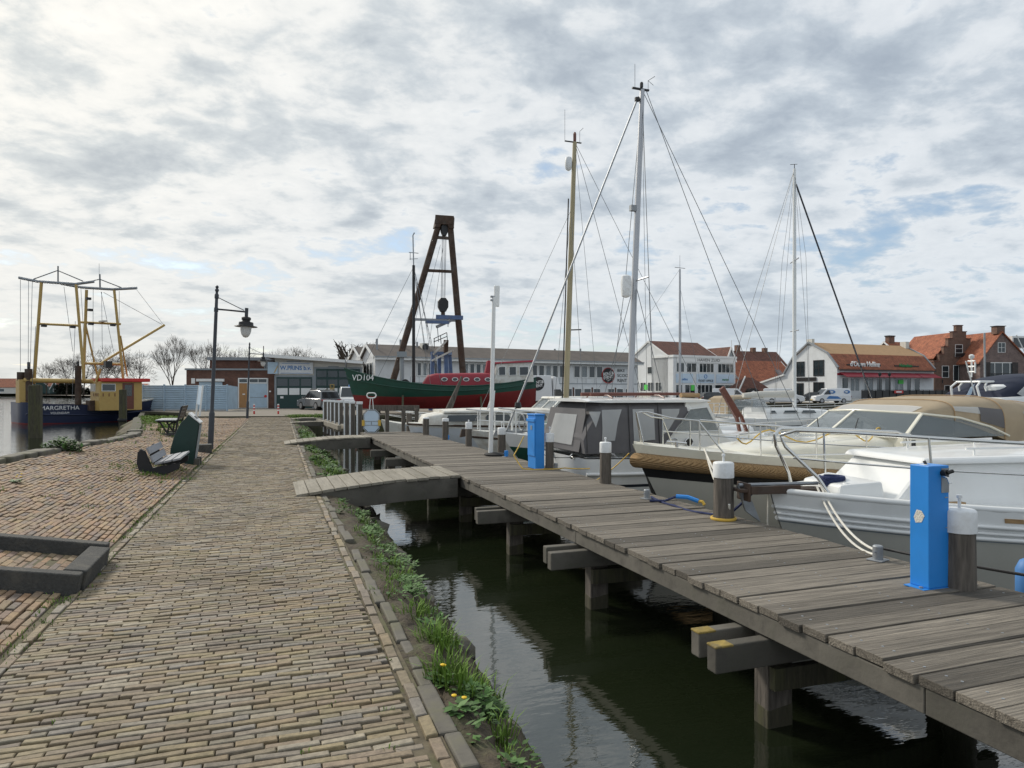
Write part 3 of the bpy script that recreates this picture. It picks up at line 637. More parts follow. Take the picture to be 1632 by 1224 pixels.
def near_bench():
    t = T('park_bench', 'low bench of grey planks with solid black ends, nearest on the brick slope', 'bench', (-1.84, 14.0, .05)); t.scale = (.72, .86, .82)
    for y in (.02, 1.72):
        m = M(); m.prism([(-.42,y,.0),(-.05,y,-.04),(.45,y,.16),(.47,y,.30),(.10,y,.24),(-.17,y,.20),(-.33,y,.57),(-.43,y,.62),(-.50,y,.55),(-.52,y,.30)], (0,.09,0)); m.build('bench_end', K['benchdark'], t, bevel=.012)
    d = V((.64,0,.12)).normalized(); n = V((-d.z,0,d.x))
    for i in range(3):
        a = V((-.10+i*.205,0,.265+i*.033)); m = M(); p = [a, a+d*.18, a+d*.18+n*.045, a+n*.045]; m.prism([(q.x,-.06,q.z) for q in p], (0,1.92,0)); m.build('seat_plank', K['benchgrey'], t, bevel=.006)
    d = V((-.18,0,.40)).normalized(); n = V((d.z,0,-d.x))
    for i in range(2):
        a = V((-.15-i*.085,0,.31+i*.185)); m = M(); p = [a, a+d*.16, a+d*.16+n*.045, a+n*.045]; m.prism([(q.x,-.06,q.z) for q in p], (0,1.92,0)); m.build('back_plank', K['benchgrey'], t, bevel=.006)
near_bench()
def far_bench():
    p = gp(268, 690, .34); t = T('park_bench', 'black slatted steel bench facing the open water, behind the low grey bench', 'bench', (p.x, p.y, bankz(p.x, p.y)))
    for y in (0, 1.3):
        m = M(); m.tube([(.38,y,.86),(.26,y,.42),(.2,y,.04)], .03, 6); m.tube([(.18,y,.42),(.02,y,.30),(-.02,y,.04)], .028, 6); m.tube([(-.30,y,.42),(-.22,y,.38),(-.06,y,.12),(.0,y,.04)], .028, 6); m.tube([(-.32,y,.42),(.27,y,.40)], .026, 6); m.tube([(-.25,y,.03),(.3,y,.03)], .03, 6); m.build('leg_frame', K['black'], t)
    for i in range(5):
        m = M(); m.bb((-.34+i*.115,-.12,.435),(-.24+i*.115,1.42,.465)); m.build('seat_slat', K['gal'], t)
    for i in range(4):
        a = V((.285+i*.03,0,.50+i*.1)); m = M(); m.prism([a, a+V((.024,0,.085)), a+V((.05,0,.08)), a+V((.026,0,-.005))], (0,1.54,0)); o = m.build('back_slat', K['black'], t, loc=(0,-.12,0))
    m = M(); m.box((.0,.65,.0),(.75,1.6,.05)); m.build('base_slab', K['conc'], t)
far_bench()
def kerb_frame():
    t = T('concrete_kerb_frame', 'rectangular frame of dark concrete kerb blocks with bricks inside, at the lower left', 'kerb frame', (-1.40, 6.3, -.02), rot=(0, .165, 0)); rnd = random.Random(2)
    def blk(a, b, c): mm = M(); mm.bb(a, b, tone=c); mm.build('kerb_block', K['conc'], t, bevel=.012)
    blk((-.17,.13,-.06),(0,1.02,.17), .3); blk((-1.25,0,-.06),(-.02,.12,.165), .6); blk((-1.6,1.03,-.05),(-.03,1.16,.19), .5); blk((-1.86,.13,-.05),(-1.5,.80,.25), .5); blk((-2.3,0,-.05),(-1.27,.12,.175), .4)
    cells = []; k = 0
    y = .16; k = 0
    for k in range(22):
        x = -.205-k*.0585; yy = .17+(.1 if k % 2 else 0)-.1
        while yy < 1.0:
            a, b = max(yy,.14), min(yy+.205,1.01)
            if b-a > .05: cells.append((V((x,(a+b)/2,.075+rnd.gauss(0,.004))), V((0,(b-a)/2-.005,0)), V((-.0255,0,.003)), V((0,0,1)), min(1,max(0,rnd.gauss(.5,.3)))))
            yy += .205
    o = brickfield('brick_infill', K['bank'], cells, .09); o.parent = t
    m = M(); m.poly([(-1.52,.12,.066),(-.16,.12,.066),(-.16,1.04,.066),(-1.52,1.04,.066)]); j = m.build('joint_bed', K['joint'], t)
kerb_frame()
def info_sign():
    p = rp(318, 44); t = T('tilted_sign', 'tilted notice board with white frame in front of the pale blue metal fence', 'sign', (p.x, p.y, bankz(p.x,p.y)), rot=(0,.10,.25))
    for y in (0, 1.3): m = M(); m.bb((-.05,y-.05,-.1),(.05,y+.05,2.0)); m.build('post', K['trim'], t)
    m = M(); m.bb((-.03,.05,.75),(.03,1.25,1.95)); b = m.build('board', K['signblue'], t)
    m = M(); m.bb((.031,.15,.85),(.036,1.15,1.85)); m.build('poster', K['greytrim'], b)
info_sign()
for u, v, lab in ((405,660.5,'red and white striped bollard on the left, in front of the oak door'),(443.5,661,'red and white striped bollard on the right, in front of the dark green garage doors')):
    p = rp(u, 49); t = T('striped_bollard', lab, 'bollard', p, group='red and white bollards across the path')
    m = M(); m.lathe([(.06,0),(.06,.66),(.045,.70),(.02,.72)], 12); m.build('post', K['red'], t, smooth=40)
    for z in (.22,.42,.62): m = M(); m.lathe([(.0605,z),(.062,z+.005),(.062,z+.09),(.0605,z+.095)], 12); m.build('white_band', K['trim'], t)
def mooring_post(u, vb, vt, vc, wpx, label, knob=None, cap='cap', z0=PZ, sq=False):
    d = F*(CAMZ-z0)/(vb-HZ); p = rp(u, d); p.z = z0; r = wpx*d/F/2; h = (vb-vt)*d/F; hc = (vb-vc)*d/F+.02 if vc else h
    t = T('mooring_post', label, 'mooring post', p, group='white capped mooring posts along the pier'); ph = u*.7
    m = M(); rnd = random.Random(u); prof = [(r*1.04,-1.6),(r*1.03,0),(r,hc*.5),(r*.97,hc-.002)]
    rings = []
    for rr, z in prof: rings.append([V((rr*(1+.03*math.sin(j*2.3+ph))*math.cos(j*math.pi/9), rr*(1+.03*math.sin(j*2.3+ph))*math.sin(j*math.pi/9), z)) for j in range(18)])
    m.loft(rings, closed=True, caps=True); m.build('timber', K['pile'], t, smooth=35)
    if vc:
        m = M(); m.lathe([(r*1.02,hc-.012),(r*1.06,hc-.01),(r*1.05,h-.012),(r*1.0,h),(r*.9,h+.006),(.012,h+.012)], 20); c = m.build('cap', K['cap'], t, smooth=40)
        if knob:
            k = (vb-knob)*d/F; m = M(); m.lathe([(.012,h+.01),(.011,k-.03),(.02,k-.026),(.02,k-.005),(.01,k)], 10); m.build('knob', K['cap'], c, smooth=40)
mooring_post(1529, 935, 812, 849, 46, 'thick white capped mooring post right behind the nearest blue pedestal', 788)
mooring_post(1153, 828, 737, 762, 31, 'white capped mooring post with a yellow rope round its foot by the rope fendered bow', 723)
mooring_post(965, 770, 705, 722, 18, 'white capped mooring post in front of the charcoal canvas canopy', 697)
mooring_post(876, 747, 691, 705, 13.5, 'mooring post with worn pale cap just behind the farther blue pedestal', 680)
mooring_post(799.5, 723, 682, 693, 12.5, 'white capped mooring post right beside the foot of the tall white pole', 673)
mooring_post(747, 711, 673, 684, 10, 'slim white capped mooring post second to the left of the white pole', 669)
mooring_post(710, 701, 667, 672, 10, 'grey mooring post with thin white cap, by the hanging white fender')
mooring_post(679, 693, 665.5, 668, 10, 'grey mooring post with flat white top near the pier end')
def bollard(u, v, hpx, label, mat='gal', z=PZ):
    d = F*(CAMZ-z)/(v-HZ); p = rp(u, d, z); h = hpx*d/F; r = h*.32
    t = T('small_bollard', label, 'bollard', p, .3, group='small bollards on the pier deck')
    m = M(); m.box((0,0,.006),(r*3.4,r*3.2,.012)); m.build('base_plate', K['gal'], t, bevel=.003)
    m = M(); m.lathe([(r,.012),(r,h*.8),(r*1.02,h*.93),(r*.8,h),(.004,h)], 18); m.build('drum', K[mat], t, smooth=35)
    m = M(); m.tube([(-r*1.6,0,h*.6),(r*1.6,0,h*.6)], r*.18, 8); m.build('cross_pin', K[mat], t)
bollard(1399, 893, 24, 'grey drum bollard with a cross pin holding two white ropes, beside the nearest blue pedestal')
bollard(1031, 795, 15, 'grey drum bollard with navy rope, near the black anchor blade')
bollard(886, 747, 9, 'tiny grey bollard at the foot of the farther blue pedestal')
bollard(807, 728, 10, 'small blue topped bollard by the foot of the white pole', 'blue')
bollard(713.5, 701, 8, 'small blue topped bollard beside the thin capped post near the pier end', 'blue')
def pedestal_near():
    p = gp(1481, 934, PZ); t = T('power_pedestal', 'tall bright blue service pedestal with a water tap, nearest on the pier', 'pedestal', (p.x, p.y, PZ)); h = .905
    m = M(); m.bb((-.10,-.08,.008),(.10,.08,h)); m.build('housing', K['blue'], t, bevel=.006)
    m = M(); m.bb((-.155,-.085,0),(.155,.085,.0075)); bp = m.build('base_plate', K['blue'], t)
    for x in (-.13, .13):
        m = M(); m.lathe([(.014,.0075),(.014,.018),(.007,.02)], 6, (x,-.04,0)); m.build('bolt', K['gal'], bp)
    m = M(); m.bb((.02,-.084,h-.20),(.095,-.0805,h-.02)); m.build('tap_plate', K['gal'], t)
    m = M(); m.tube([(.03,-.084,h-.075),(.03,-.13,h-.085),(.03,-.145,h-.125)], .012, 8); tp = m.build('tap', K['steel'], t, smooth=40)
    m = M(); m.tube([(.03,-.082,h-.055),(.03,-.12,h-.05)], .024, 10); m.tube([(.03,-.12,h-.05),(.07,-.135,h-.035)], .014, 6); m.build('handle', K['black'], tp, smooth=40)
    m = M(); m.poly([(-.102,-.0-.02,h-.42),(-.102,.03,h-.43),(-.102,.045,h-.39),(-.102,.02,h-.33),(-.102,-.02,h-.335),(-.102,-.045,h-.37)]); m.build('worn_sticker', K['rope'], t)
    m = M(); m.bb((-.075,-.02,h),(-.03,.02,h+.0025)); m.build('label_sticker', K['trim'], t)
    m = M(); m.tube([(-.02,.01,h),(-.02,.03,h+.02),(.02,.05,h+.02),(.03,.05,h)], .007, 6); m.build('top_latch', K['black'], t)
    m = M(); m.bb((.055,-.0825,h-.24),(.085,-.0805,h-.232)); m.lathe([(.008,0),(.008,.004)], 8, (.07,-.081,h-.46)); m.build('lock', K['gal'], t)
pedestal_near()
def pedestal_far():
    p = gp(853.5, 748, PZ); t = T('power_pedestal', 'bright blue service pedestal with a hinged lid and yellow hose, farther along the pier', 'pedestal', (p.x+.09, p.y+.2, PZ)); h = 1.03
    m = M(); m.bb((-.09,-.2,0),(.09,.2,h-.03)); m.build('housing', K['blue'], t, bevel=.008)
    m = M(); m.bb((-.105,-.215,h-.03),(.10,.21,h)); m.build('lid', K['blue'], t, bevel=.008)
    m = M(); m.bb((-.108,-.19,.24),(-.091,.17,h-.13)); d = m.build('door', K['blue'], t, bevel=.004)
    m = M(); m.bb((-.125,-.21,h-.15),(-.092,.2,h-.09)); m.build('hinge_rail', K['blue'], t, bevel=.006)
    m = M(); m.bb((-.116,-.08,h-.30),(-.1085,.0,h-.22)); m.build('lock_plate', K['gal'], d)
pedestal_far()
def white_pole():
    p = gp(782, 726, PZ); t = T('white_pole', 'tall slim white pole with a flat antenna on top, standing on the pier', 'pole', (p.x, p.y, PZ), rot=(0,.022,0))
    m = M(); m.lathe([(.055,0),(.05,.5),(.042,3.6)], 14); m.build('shaft', K['trim'], t, smooth=40)
    m = M(); m.bb((.0,-.03,3.38),(.13,.03,3.86)); m.build('antenna', K['gel'], t, bevel=.02)
    m = M(); m.bb((-.08,-.03,3.5),(.02,.03,3.54)); m.bb((-.08,-.03,3.58),(.02,.03,3.62)); m.build('bracket', K['gal'], t)
    m = M(); m.lathe([(.24,.0),(.25,.03),(.2,.06),(.06,.075)], 16, (.1,0,0)); m.build('base_weight', K['rubber'], t, smooth=40)
white_pole()
def rescue_board():
    p = rp(592, 24.4); t = T('rescue_board', 'white octagonal rescue board with yellow side floats and a ring handle at the pier end', 'rescue board', (p.x, p.y, PZ), -.25); w, h, c = .27, .8, .14
    def octo(w, z0, z1, c): return [(-w+c,0,z0),(w-c,0,z0),(w,0,z0+c),(w,0,z1-c),(w-c,0,z1),(-w+c,0,z1),(-w,0,z1-c),(-w,0,z0+c)]
    m = M(); m.prism(octo(w-.02,.03,h-.02,.13), (0,.03,0)); m.build('board', K['signblue'], t)
    m = M(); pts = [V(q)+V((0,0,0)) for q in octo(w,0,h,.13)]; m.tube(pts, .022, 6, closed=True); m.tube([(-w,0,.40),(w,0,.40)], .012, 6); m.tube([(-w,0,.26),(w,0,.26)], .012, 6); m.tube([(0,-.01,.26),(0,-.01,.40)], .01, 6); m.build('frame', K['gal'], t)
    for x in (-w-.01, w+.01): m = M(); m.tube([(x,-.02,.24),(x,-.02,.44)], .05, 10); m.build('float', K['yrope'], t, smooth=40)
    m = M(); m.tube([(-.07,0,h),(-.035,0,1.22)], .014, 6); m.tube([(.07,0,h),(.035,0,1.22)], .014, 6); m.build('handle_stem', K['trim'], t)
    m = M(); m.tube([V((.10*math.cos(a)+(.06 if math.cos(a) > 0 else -.06),0,1.31+.09*math.sin(a))) for a in [i*math.pi/9 for i in range(18)]], .022, 8, closed=True); m.build('ring_handle', K['trim'], t, smooth=50)
    m = M()
    for x in (-w+.03, w-.03): m.box((x,.04,-.0),(.05,.2,.03))
    m.build('foot', K['gal'], t)
rescue_board()
def piles():
    spec = [(573,28.0,11,1.15),(561.5,29.2,10.5,1.16),(552,31,9,1.15),(543,32.6,8.3,1.14),(536,34,8,1.12),(529.5,35.4,7.6,1.12),(524.5,36.6,7.2,1.11),(518,38.0,7,1.1)]
    for i, (u, d, w, zt) in enumerate(spec):
        p = rp(u, d); r = w*d/F/2*.78; t = T('capped_pile', 'square grey timber pile with white cap in the row at the canal mouth', 'pile', (p.x, p.y, WZ), -.25, group='row of white capped piles at the canal mouth'); h = zt-WZ
        m = M(); m.bb((-r,-r*.9,-1),(r,r*.9,h)); m.build('timber', K['pile'], t, bevel=.02)
        m = M(); m.bb((-r-.008,-r-.006,h-.07),(r+.008,r+.006,h+.04)); m.build('cap', K['cap'], t, bevel=.015)
        m = M(); m.bb((-r-.007,-r*.92,0.1),(-r-.0005,-r*.35,h-.08)); m.bb((-r-.007,-r*.92-.008,0.1),(-r*.45,-r*.905,h-.08)); m.build('sunlit_strip', K['cap'], t)  # pale strips colour in the sunlit left edge of the grey timber
    a, b = rp(513, 38.5), rp(549, 31.0); m = M()
    for s in (-.22, .12): m.bar((a.x+s,a.y,-.02),(b.x+s,b.y,-.02), .16, .2, tone=.6+s)
    for k in range(4): q = a.lerp(b, .1+k*.27); m.box((q.x-.05,q.y,-.16),(.7,.14,.14))
    tag(m.build('waling_timber', K['plank']), 'pale horizontal timber walkway along the foot of the capped piles', 'timber')
    a, b = rp(588, 27), rp(668, 27.5); t = T('timber_fender_frame', 'grey post and rail timber frame behind the rescue board', 'timber frame', (a.x, a.y, WZ)); o = V((a.x,a.y,WZ))
    m = M(); m.bar(V((a.x,a.y,.96))-o, V((b.x,b.y,.94))-o, .14, .22); m.build('rail', K['pile'], t)
    for u in (617, 643, 664): q = rp(u, 27.2); m = M(); m.bb((q.x-o.x-.07,q.y-o.y-.06,-1),(q.x-o.x+.07,q.y-o.y+.06,1.66)); m.build('post', K['pile'], t)
    q = rp(653, 26); t = T('dock_ladder', 'pale post with short steel ladder at the far corner of the pier', 'ladder', (q.x,q.y,WZ)); m = M(); m.bb((-.09,.05,-.5),(.09,.2,1.5)); m.build('post', K['pile'], t)
    m = M(); m.tube([(-.16,0,-.4),(-.16,0,1.1)], .025, 6); m.tube([(.16,0,-.4),(.16,0,1.1)], .025, 6)
    for k in range(5): m.tube([(-.16,0,.0+k*.26),(.16,0,.0+k*.26)], .02, 6)
    m.build('rungs', K['gal'], t)
piles()
def rope(name, pts, r, mat, label, cat='rope', sag=0.0, n=14):
    pts = [V(p) for p in pts]; out = []
    for a, b in zip(pts, pts[1:]):
        for i in range(n): s = i/n; out.append(a.lerp(b, s)-V((0,0,sag*4*s*(1-s))))
    out.append(pts[-1]); m = M(); m.tube(out, r, 6); return tag(m.build(name, K[mat], smooth=60), label, cat)
def at(u, v, d): p = rp(u, d); p.z = zp(v, d); return p
# open water mooring posts
for u, vb, vt, w, d, lab in ((56.5, 697, 614, 17, 34.5, 'weathered dark timber mooring post standing in the water, nearest to us'), (196, 680, 621, 10.5, 44, 'dark timber mooring post beside the oak wheelhouse door of the fishing boat')):
    p = rp(u, d); r = w*d/F/2; t = T('timber_mooring_post', lab, 'mooring post', (p.x,p.y,WZ)); h = zp(vt, d)-WZ
    m = M(); m.hexa([(-r,-r,-1.5),(r,-r,-1.5),(r,r,-1.5),(-r,r,-1.5),(-r*.95,-r*.9,h),(r*.95,-r*.9,h+.04),(r*.95,r*.9,h),(-r*.95,r*.9,h-.05)]); m.build('timber', K['oldpile'], t, bevel=.04)
    if u > 100: m = M(); m.tube([(-r*1.2,-r*1.05,.5),(r*1.2,-r*1.05,.5)], .1, 8); m.build('fender_tyre', K['rubber'], t)
# ------------------------------------------------------------------ boats
class Hull:
    def __init__(s, L, B, sh, keel=-.4, rake=.8, sw=.8, tm=.42, p=2.1, k0=.2, k1=.9, q=1.5, sp=1.0):
        s.L, s.B, s.sh, s.keel, s.rake, s.sw, s.tm, s.p, s.k0, s.k1, s.q = L, B, sh, keel, rake, sw, tm, p, k0, k1, q
    def sheer(s, t): a, b, c = s.sh; return a*(1-t)*(1-2*t)+4*b*t*(1-t)+c*t*(2*t-1)
    def beam(s, t):
        if t < s.tm: return s.B/2*(s.sw+(1-s.sw)*math.sin(math.pi/2*t/s.tm))
        return max(.012, s.B/2*(1-((t-s.tm)/(1-s.tm))**s.p))
    def pt(s, t, fr, sg=1, off=0, up=0):
        z = s.sheer(t)*(1-fr)+s.keel*fr; k = s.k0+(s.k1-s.k0)*t*t
        return V((t*s.L-s.rake*t**3*fr**1.1, sg*(s.beam(t)*(1-k*fr**s.q)+off), z+up))
    def mesh(s, fr, mats, n=26):
        """fr: level fractions; mats: material index for each band between them"""
        m = M(); ts = [1-(1-i/n)**1.35 for i in range(n+1)]
        for sg in (1, -1):
            rings = [[s.pt(t, f(t) if callable(f) else f, sg) for f in fr] for t in ts]; vs = [p for r in rings for p in r]; w = len(fr)
            for j in range(w-1):
                fs = []
                for i in range(n): fs.append((i*w+j, i*w+j+1, (i+1)*w+j+1, (i+1)*w+j))
                m.add(vs, fs, mi=mats[j])
        for j in range(len(fr)-1):          # transom
            a, b = [f(0) if callable(f) else f for f in fr[j:j+2]]; m.add([s.pt(0, a, 1), s.pt(0, b, 1), s.pt(0, b, -1), s.pt(0, a, -1)], [(0,1,2,3)], mi=mats[j])
        return m
    def deck(s, down=.03, inset=.03, t0=0, t1=1, n=20):
        m = M(); rings = []
        for i in range(n+1):
            t = t0+(t1-t0)*i/n; b = max(.004, s.beam(t)-inset); z = s.sheer(t)-down
            rings.append([V((t*s.L-inset*t, y*b, z+.04*(1-y*y))) for y in (-1,-.6,0,.6,1)])
        m.loft(rings); return m
    def rim(s, r=.03, fr=0, off=.0, up=0, t0=0, t1=1, n=24, stretch=1):
        m = M()
        for sg in (1, -1): m.tube([s.pt(t0+(t1-t0)*i/n, fr, sg, off, up) for i in range(n+1)], r, 8)
        return m
def weld(o):
    w = o.modifiers.new('weld', 'WELD'); w.merge_threshold = .003; return o
def build_hull(h, fr, mats, idx, parent, n=26, name='hull'):
    return weld(h.mesh(fr, idx, n).build(name, mats, parent, smooth=38))
def arch(x, w, zb, zt, n=14, e=.55, ex=0):
    out = []
    for i in range(n+1):
        a = math.pi*(i/n-.5); c, s_ = max(0, math.cos(a)), math.sin(a)
        out.append(V((x+ex*c, w*math.copysign(abs(s_)**e, s_), zb+(zt-zb)*c**e)))
    return out
def stay(m, p, q, r=.006): m.bar(p, q, r*2, r*2)
def mast(parent, base, top, r, mat='alu', name='mast'):
    m = M(); m.tube([base, V(base).lerp(V(top), .6), top], [r, r*.95, r*.75], 12); return m.build(name, K[mat], parent, smooth=40)
def ropemat():
    m = pm('coir rope fender', (.33,.21,.10), .95, .2, 20, 0); nt = m.node_tree; N = nt.nodes; L = nt.links; b = N['Principled BSDF']
    tc = N.new('ShaderNodeTexCoord'); w = N.new('ShaderNodeTexWave'); w.inputs['Scale'].default_value = 17; w.inputs['Distortion'].default_value = 1.2; w.inputs['Detail'].default_value = 2; w.bands_direction = 'DIAGONAL'
    L.new(tc.outputs['Object'], w.inputs['Vector']); bn = N.new('ShaderNodeBump'); bn.inputs['Strength'].default_value = 1; bn.inputs['Distance'].default_value = .02; L.new(w.outputs['Fac'], bn.inputs['Height']); L.new(bn.outputs[0], b.inputs['Normal'])
    return m
K['coir'] = ropemat()
def pulpit(h, parent, t0, t1, hh, r=.014, posts=4, mid=True, front=True, name='rail', inset=.05, mat='steel'):
    m = M(); n = 12
    def q(t, sg, z): p = h.pt(t, 0, sg, -inset); return V((p.x-.02, p.y, p.z+z))
    pts = {sg: [q(t0+(t1-t0)*i/n, sg, hh*(1 if i > 0 else .98)) for i in range(n+1)] for sg in (1,-1)}
    if front: m.tube(pts[1]+[V((h.L+.05, 0, h.sh[2]+hh*1.02))]+pts[-1][::-1], r, 8)
    else:
        for sg in (1,-1): m.tube(pts[sg], r, 8)
    for sg in (1,-1):
        if mid: m.tube([q(t0+(t1-t0)*i/n, sg, hh*.52) for i in range(n+1)], r*.65, 6)
        for k in range(posts):
            t = t0+(t1-t0)*k/(posts-1); m.tube([q(t, sg, -.03), q(t, sg, hh)], r*.9, 6)
    return m.build(name, K[mat], parent, smooth=50)
def pane(parent, pts, mat, name='window_pane', frame=None, fr=.016, fmat='trim', th=.008):
    pts = [V(p) for p in pts]; n = (pts[1]-pts[0]).cross(pts[2]-pts[0]).normalized()
    m = M(); m.prism([p-n*th/2 for p in pts], n*th); o = m.build(name, K[mat], parent)
    if frame: m = M(); m.tube(pts, fr, 6, closed=True); m.build('window_frame', K[fmat], o)
    return o
# --- motor cruiser with charcoal canopy
def cruiser():
    X0, Y0 = 5.78, 13.15; t = T('canopied_cruiser', 'white motor cruiser with charcoal canvas canopy and clear windows, stern to the pier', 'boat', (X0, Y0, WZ))
    h = Hull(7.0, 2.55, (1.02,1.02,1.25), rake=.7, sw=.9, p=2.4, k1=.8)
    build_hull(h, (0,.10,.2,.36,.40,.7,1), [K['gel'],K['navyhull'],K['greyhull']], (0,0,0,1,0,2), t)
    h.deck(-.02,.02).build('deck', K['gel'], t, smooth=40)
    h.rim(.035, .21, .02).build('rub_rail', K['gel'], t, smooth=50)
    A = [(0.02,1.12),(.42,1.05),(.95,1.05),(1.62,1.05),(2.29,1.05)]
    zb, zt = 1.12, 2.1
    # canvas: sloping aft end, sides, slight folds
    m = M(); rings = []
    for i in range(29):
        s = i/28; x = -.02+2.33*s; k = min(1, (s+.02)/.19); top = zb+(zt-zb)*(.0+1*k**.55) if s < .18 else zt
        f = .012*math.sin(s*40)*(1 if s > .06 else 0)
        r = []
        for j in range(17):
            b = j/16*2-1; a = abs(b); sg = 1 if b > 0 else -1
            if a > .42: q = (a-.42)/.58; y = (1.05+.09*q+f*math.sin(q*9)) ; z = top+(zb-top)*q**1.05
            else: y = 1.05*(a/.42); z = top+.03*(1-(a/.42)**2)
            lo = zb
            if s > .70: lo = zb+(s-.70)/.30*.80
            if z < lo: z = lo
            r.append(V((x, sg*y, z)))
        rings.append(r)
    m.loft(rings); m.poly(rings[0]); m.build('canopy', K['canvas'], t, smooth=45)
    def side(x, z, off=.012): q = (zt-z)/(zt-zb); return V((x, -(1.05+.09*max(0,q)+off+.012), z))
    for pts in ([(.08,1.93),(.34,1.93),(.22,1.62)], [(.36,1.96),(.80,1.97),(.70,1.72),(.62,1.36),(.34,1.36),(.36,1.6)], [(1.04,1.97),(1.52,1.97),(1.52,1.36),(1.04,1.33)], [(1.70,1.97),(2.12,1.97),(2.10,1.88),(1.80,1.50),(1.70,1.46)]):
        m = M(); m.poly([side(x,z) for x,z in pts]); m.build('canopy_window', K['vinyl'], t)
    m = M()
    for x in (.02,.95,1.62): m.tube([side(x,z,.004) for z in (zb+.02,1.4,1.8,zt)], .008, 5)
    m.build('zip_seam', K['black'], t)
    m = M(); m.poly([(-.075,-.62,1.26),(-.075,.62,1.26),(.08,.55,1.86),(.08,-.55,1.86)]); m.build('aft_window', K['vinyl'], t)
    m = M(); m.poly([(-.06,-.95,1.14),(-.06,.95,1.14),(.13,.9,1.98),(.13,-.9,1.98)]); m.build('aft_curtain', K['canvas'], t, solid=.01)
    # hard roof
    m = M(); rings = []
    for s in range(9):
        x = .10+2.82*s/8; w = 1.10 if 0 < s < 8 else 1.02; e = .0 if 0 < s < 8 else .015
        rings.append([V((x,-w,2.10+e)),V((x,-w-.0,2.15-e)),V((x,-w*.5,2.19-e)),V((x,w*.5,2.19-e)),V((x,w,2.15-e)),V((x,w,2.10+e))])
    m.loft(rings, closed=True, caps=True); m.build('hard_roof', K['gel'], t, smooth=30)
    # wheelhouse front with slanted white side panels
    for sg in (-1, 1):
        m = M(); y = 1.04*sg; m.prism([(1.62,y,1.12),(3.1,y,1.14),(3.6,y*.9,1.16),(3.22,y*.96,1.45),(2.82,y,2.10),(2.30,y,2.10),(2.25,y,1.86)], (0,-.05*sg,0)); m.build('cabin_side', K['gel'], t)
    pane(t, [(2.38,-1.055,1.96),(2.80,-1.05,2.0),(3.10,-1.04,1.50),(2.05,-1.06,1.50)], 'screen', frame=1)
    pane(t, [(2.86,-.95,2.05),(2.86,.95,2.05),(3.22,.98,1.46),(3.22,-.98,1.46)], 'screen', frame=1, name='windscreen')
    m = M(); rings = [arch(x, w, 1.08, z, 10, .5) for x, w, z in ((3.0,1.0,1.48),(3.6,.95,1.47),(4.8,.75,1.40),(5.6,.45,1.34),(5.75,.3,1.2))]; m.loft(rings, caps=True); m.build('fore_cabin', K['gel'], t, smooth=40)
    m = M(); m.tube([(2.35,-1.075,1.28),(2.35,-1.085,1.28)], .085, 14); p = m.build('porthole', K['black'], t); m = M(); m.tube([V((2.35+.09*math.cos(a),-1.08,1.28+.09*math.sin(a))) for a in [i*math.pi/8 for i in range(16)]], .014, 6, closed=True); m.build('porthole_ring', K['steel'], p)
    m = M(); m.tube([V((1.98+.09*math.cos(a),-1.075,1.33+.045*math.sin(a))) for a in [i*math.pi/6 for i in range(12)]], .012, 6, closed=True); m.build('oval_vent', K['steel'], t)
    for x, y in ((.5,-.3),(.55,.25)):
        m = M(); m.tube([(x,y,2.26),(3.05 if y < 0 else 2.7,y*.7,2.27)], [.04,.03], 8); m.build('stowed_spar', K['wood'], t, smooth=50)
    m = M(); m.tube([(2.5,-.55,2.24),(2.98,-.5,2.24)], .05, 10); m.build('rolled_mat', K['teak'], t)
    m = M()
    for x in (.8, 2.0): m.tube([(x,-.7,2.19),(x,-.5,2.24),(x,.4,2.24),(x,.5,2.19)], .015, 6)
    m.build('spar_rest', K['wood'], t)
    pulpit(h, t, .5, .97, .42, posts=5)
    m = M()
    for y in (-.6,.5): m.lathe([(.03,0),(.05,.03),(.03,.05)], 8, (-.02,y,.98)); m.tube([(-.04,y,1.08),(-.1,y,1.03),(-.06,y,.98)], .012, 6)
    m.build('stern_cleat', K['steel'], t)
    m = M(); m.bar((3.75,-.25,2.40),(4.2,-.25,1.75),.07,.12,w2=.07,h2=.16); m.bar((4.14,-.25,1.8),(4.25,-.25,1.36),.06,.06); m.bar((4.26,-.25,1.8),(4.45,-.25,1.36),.06,.06); m.bar((4.2,-.25,1.37),(4.48,-.25,1.37),.06,.06); m.build('mast_crutch', K['wood'], t)
    m = M(); m.bb((-.45,-1.0,.12),(0,1.0,.18)); m.build('swim_platform', K['gel'], t, bevel=.02)
    text('LARSON', .10, t, K['wood'], (1.95,-1.098,1.2), name='maker_lettering') if 0 else None
cruiser()
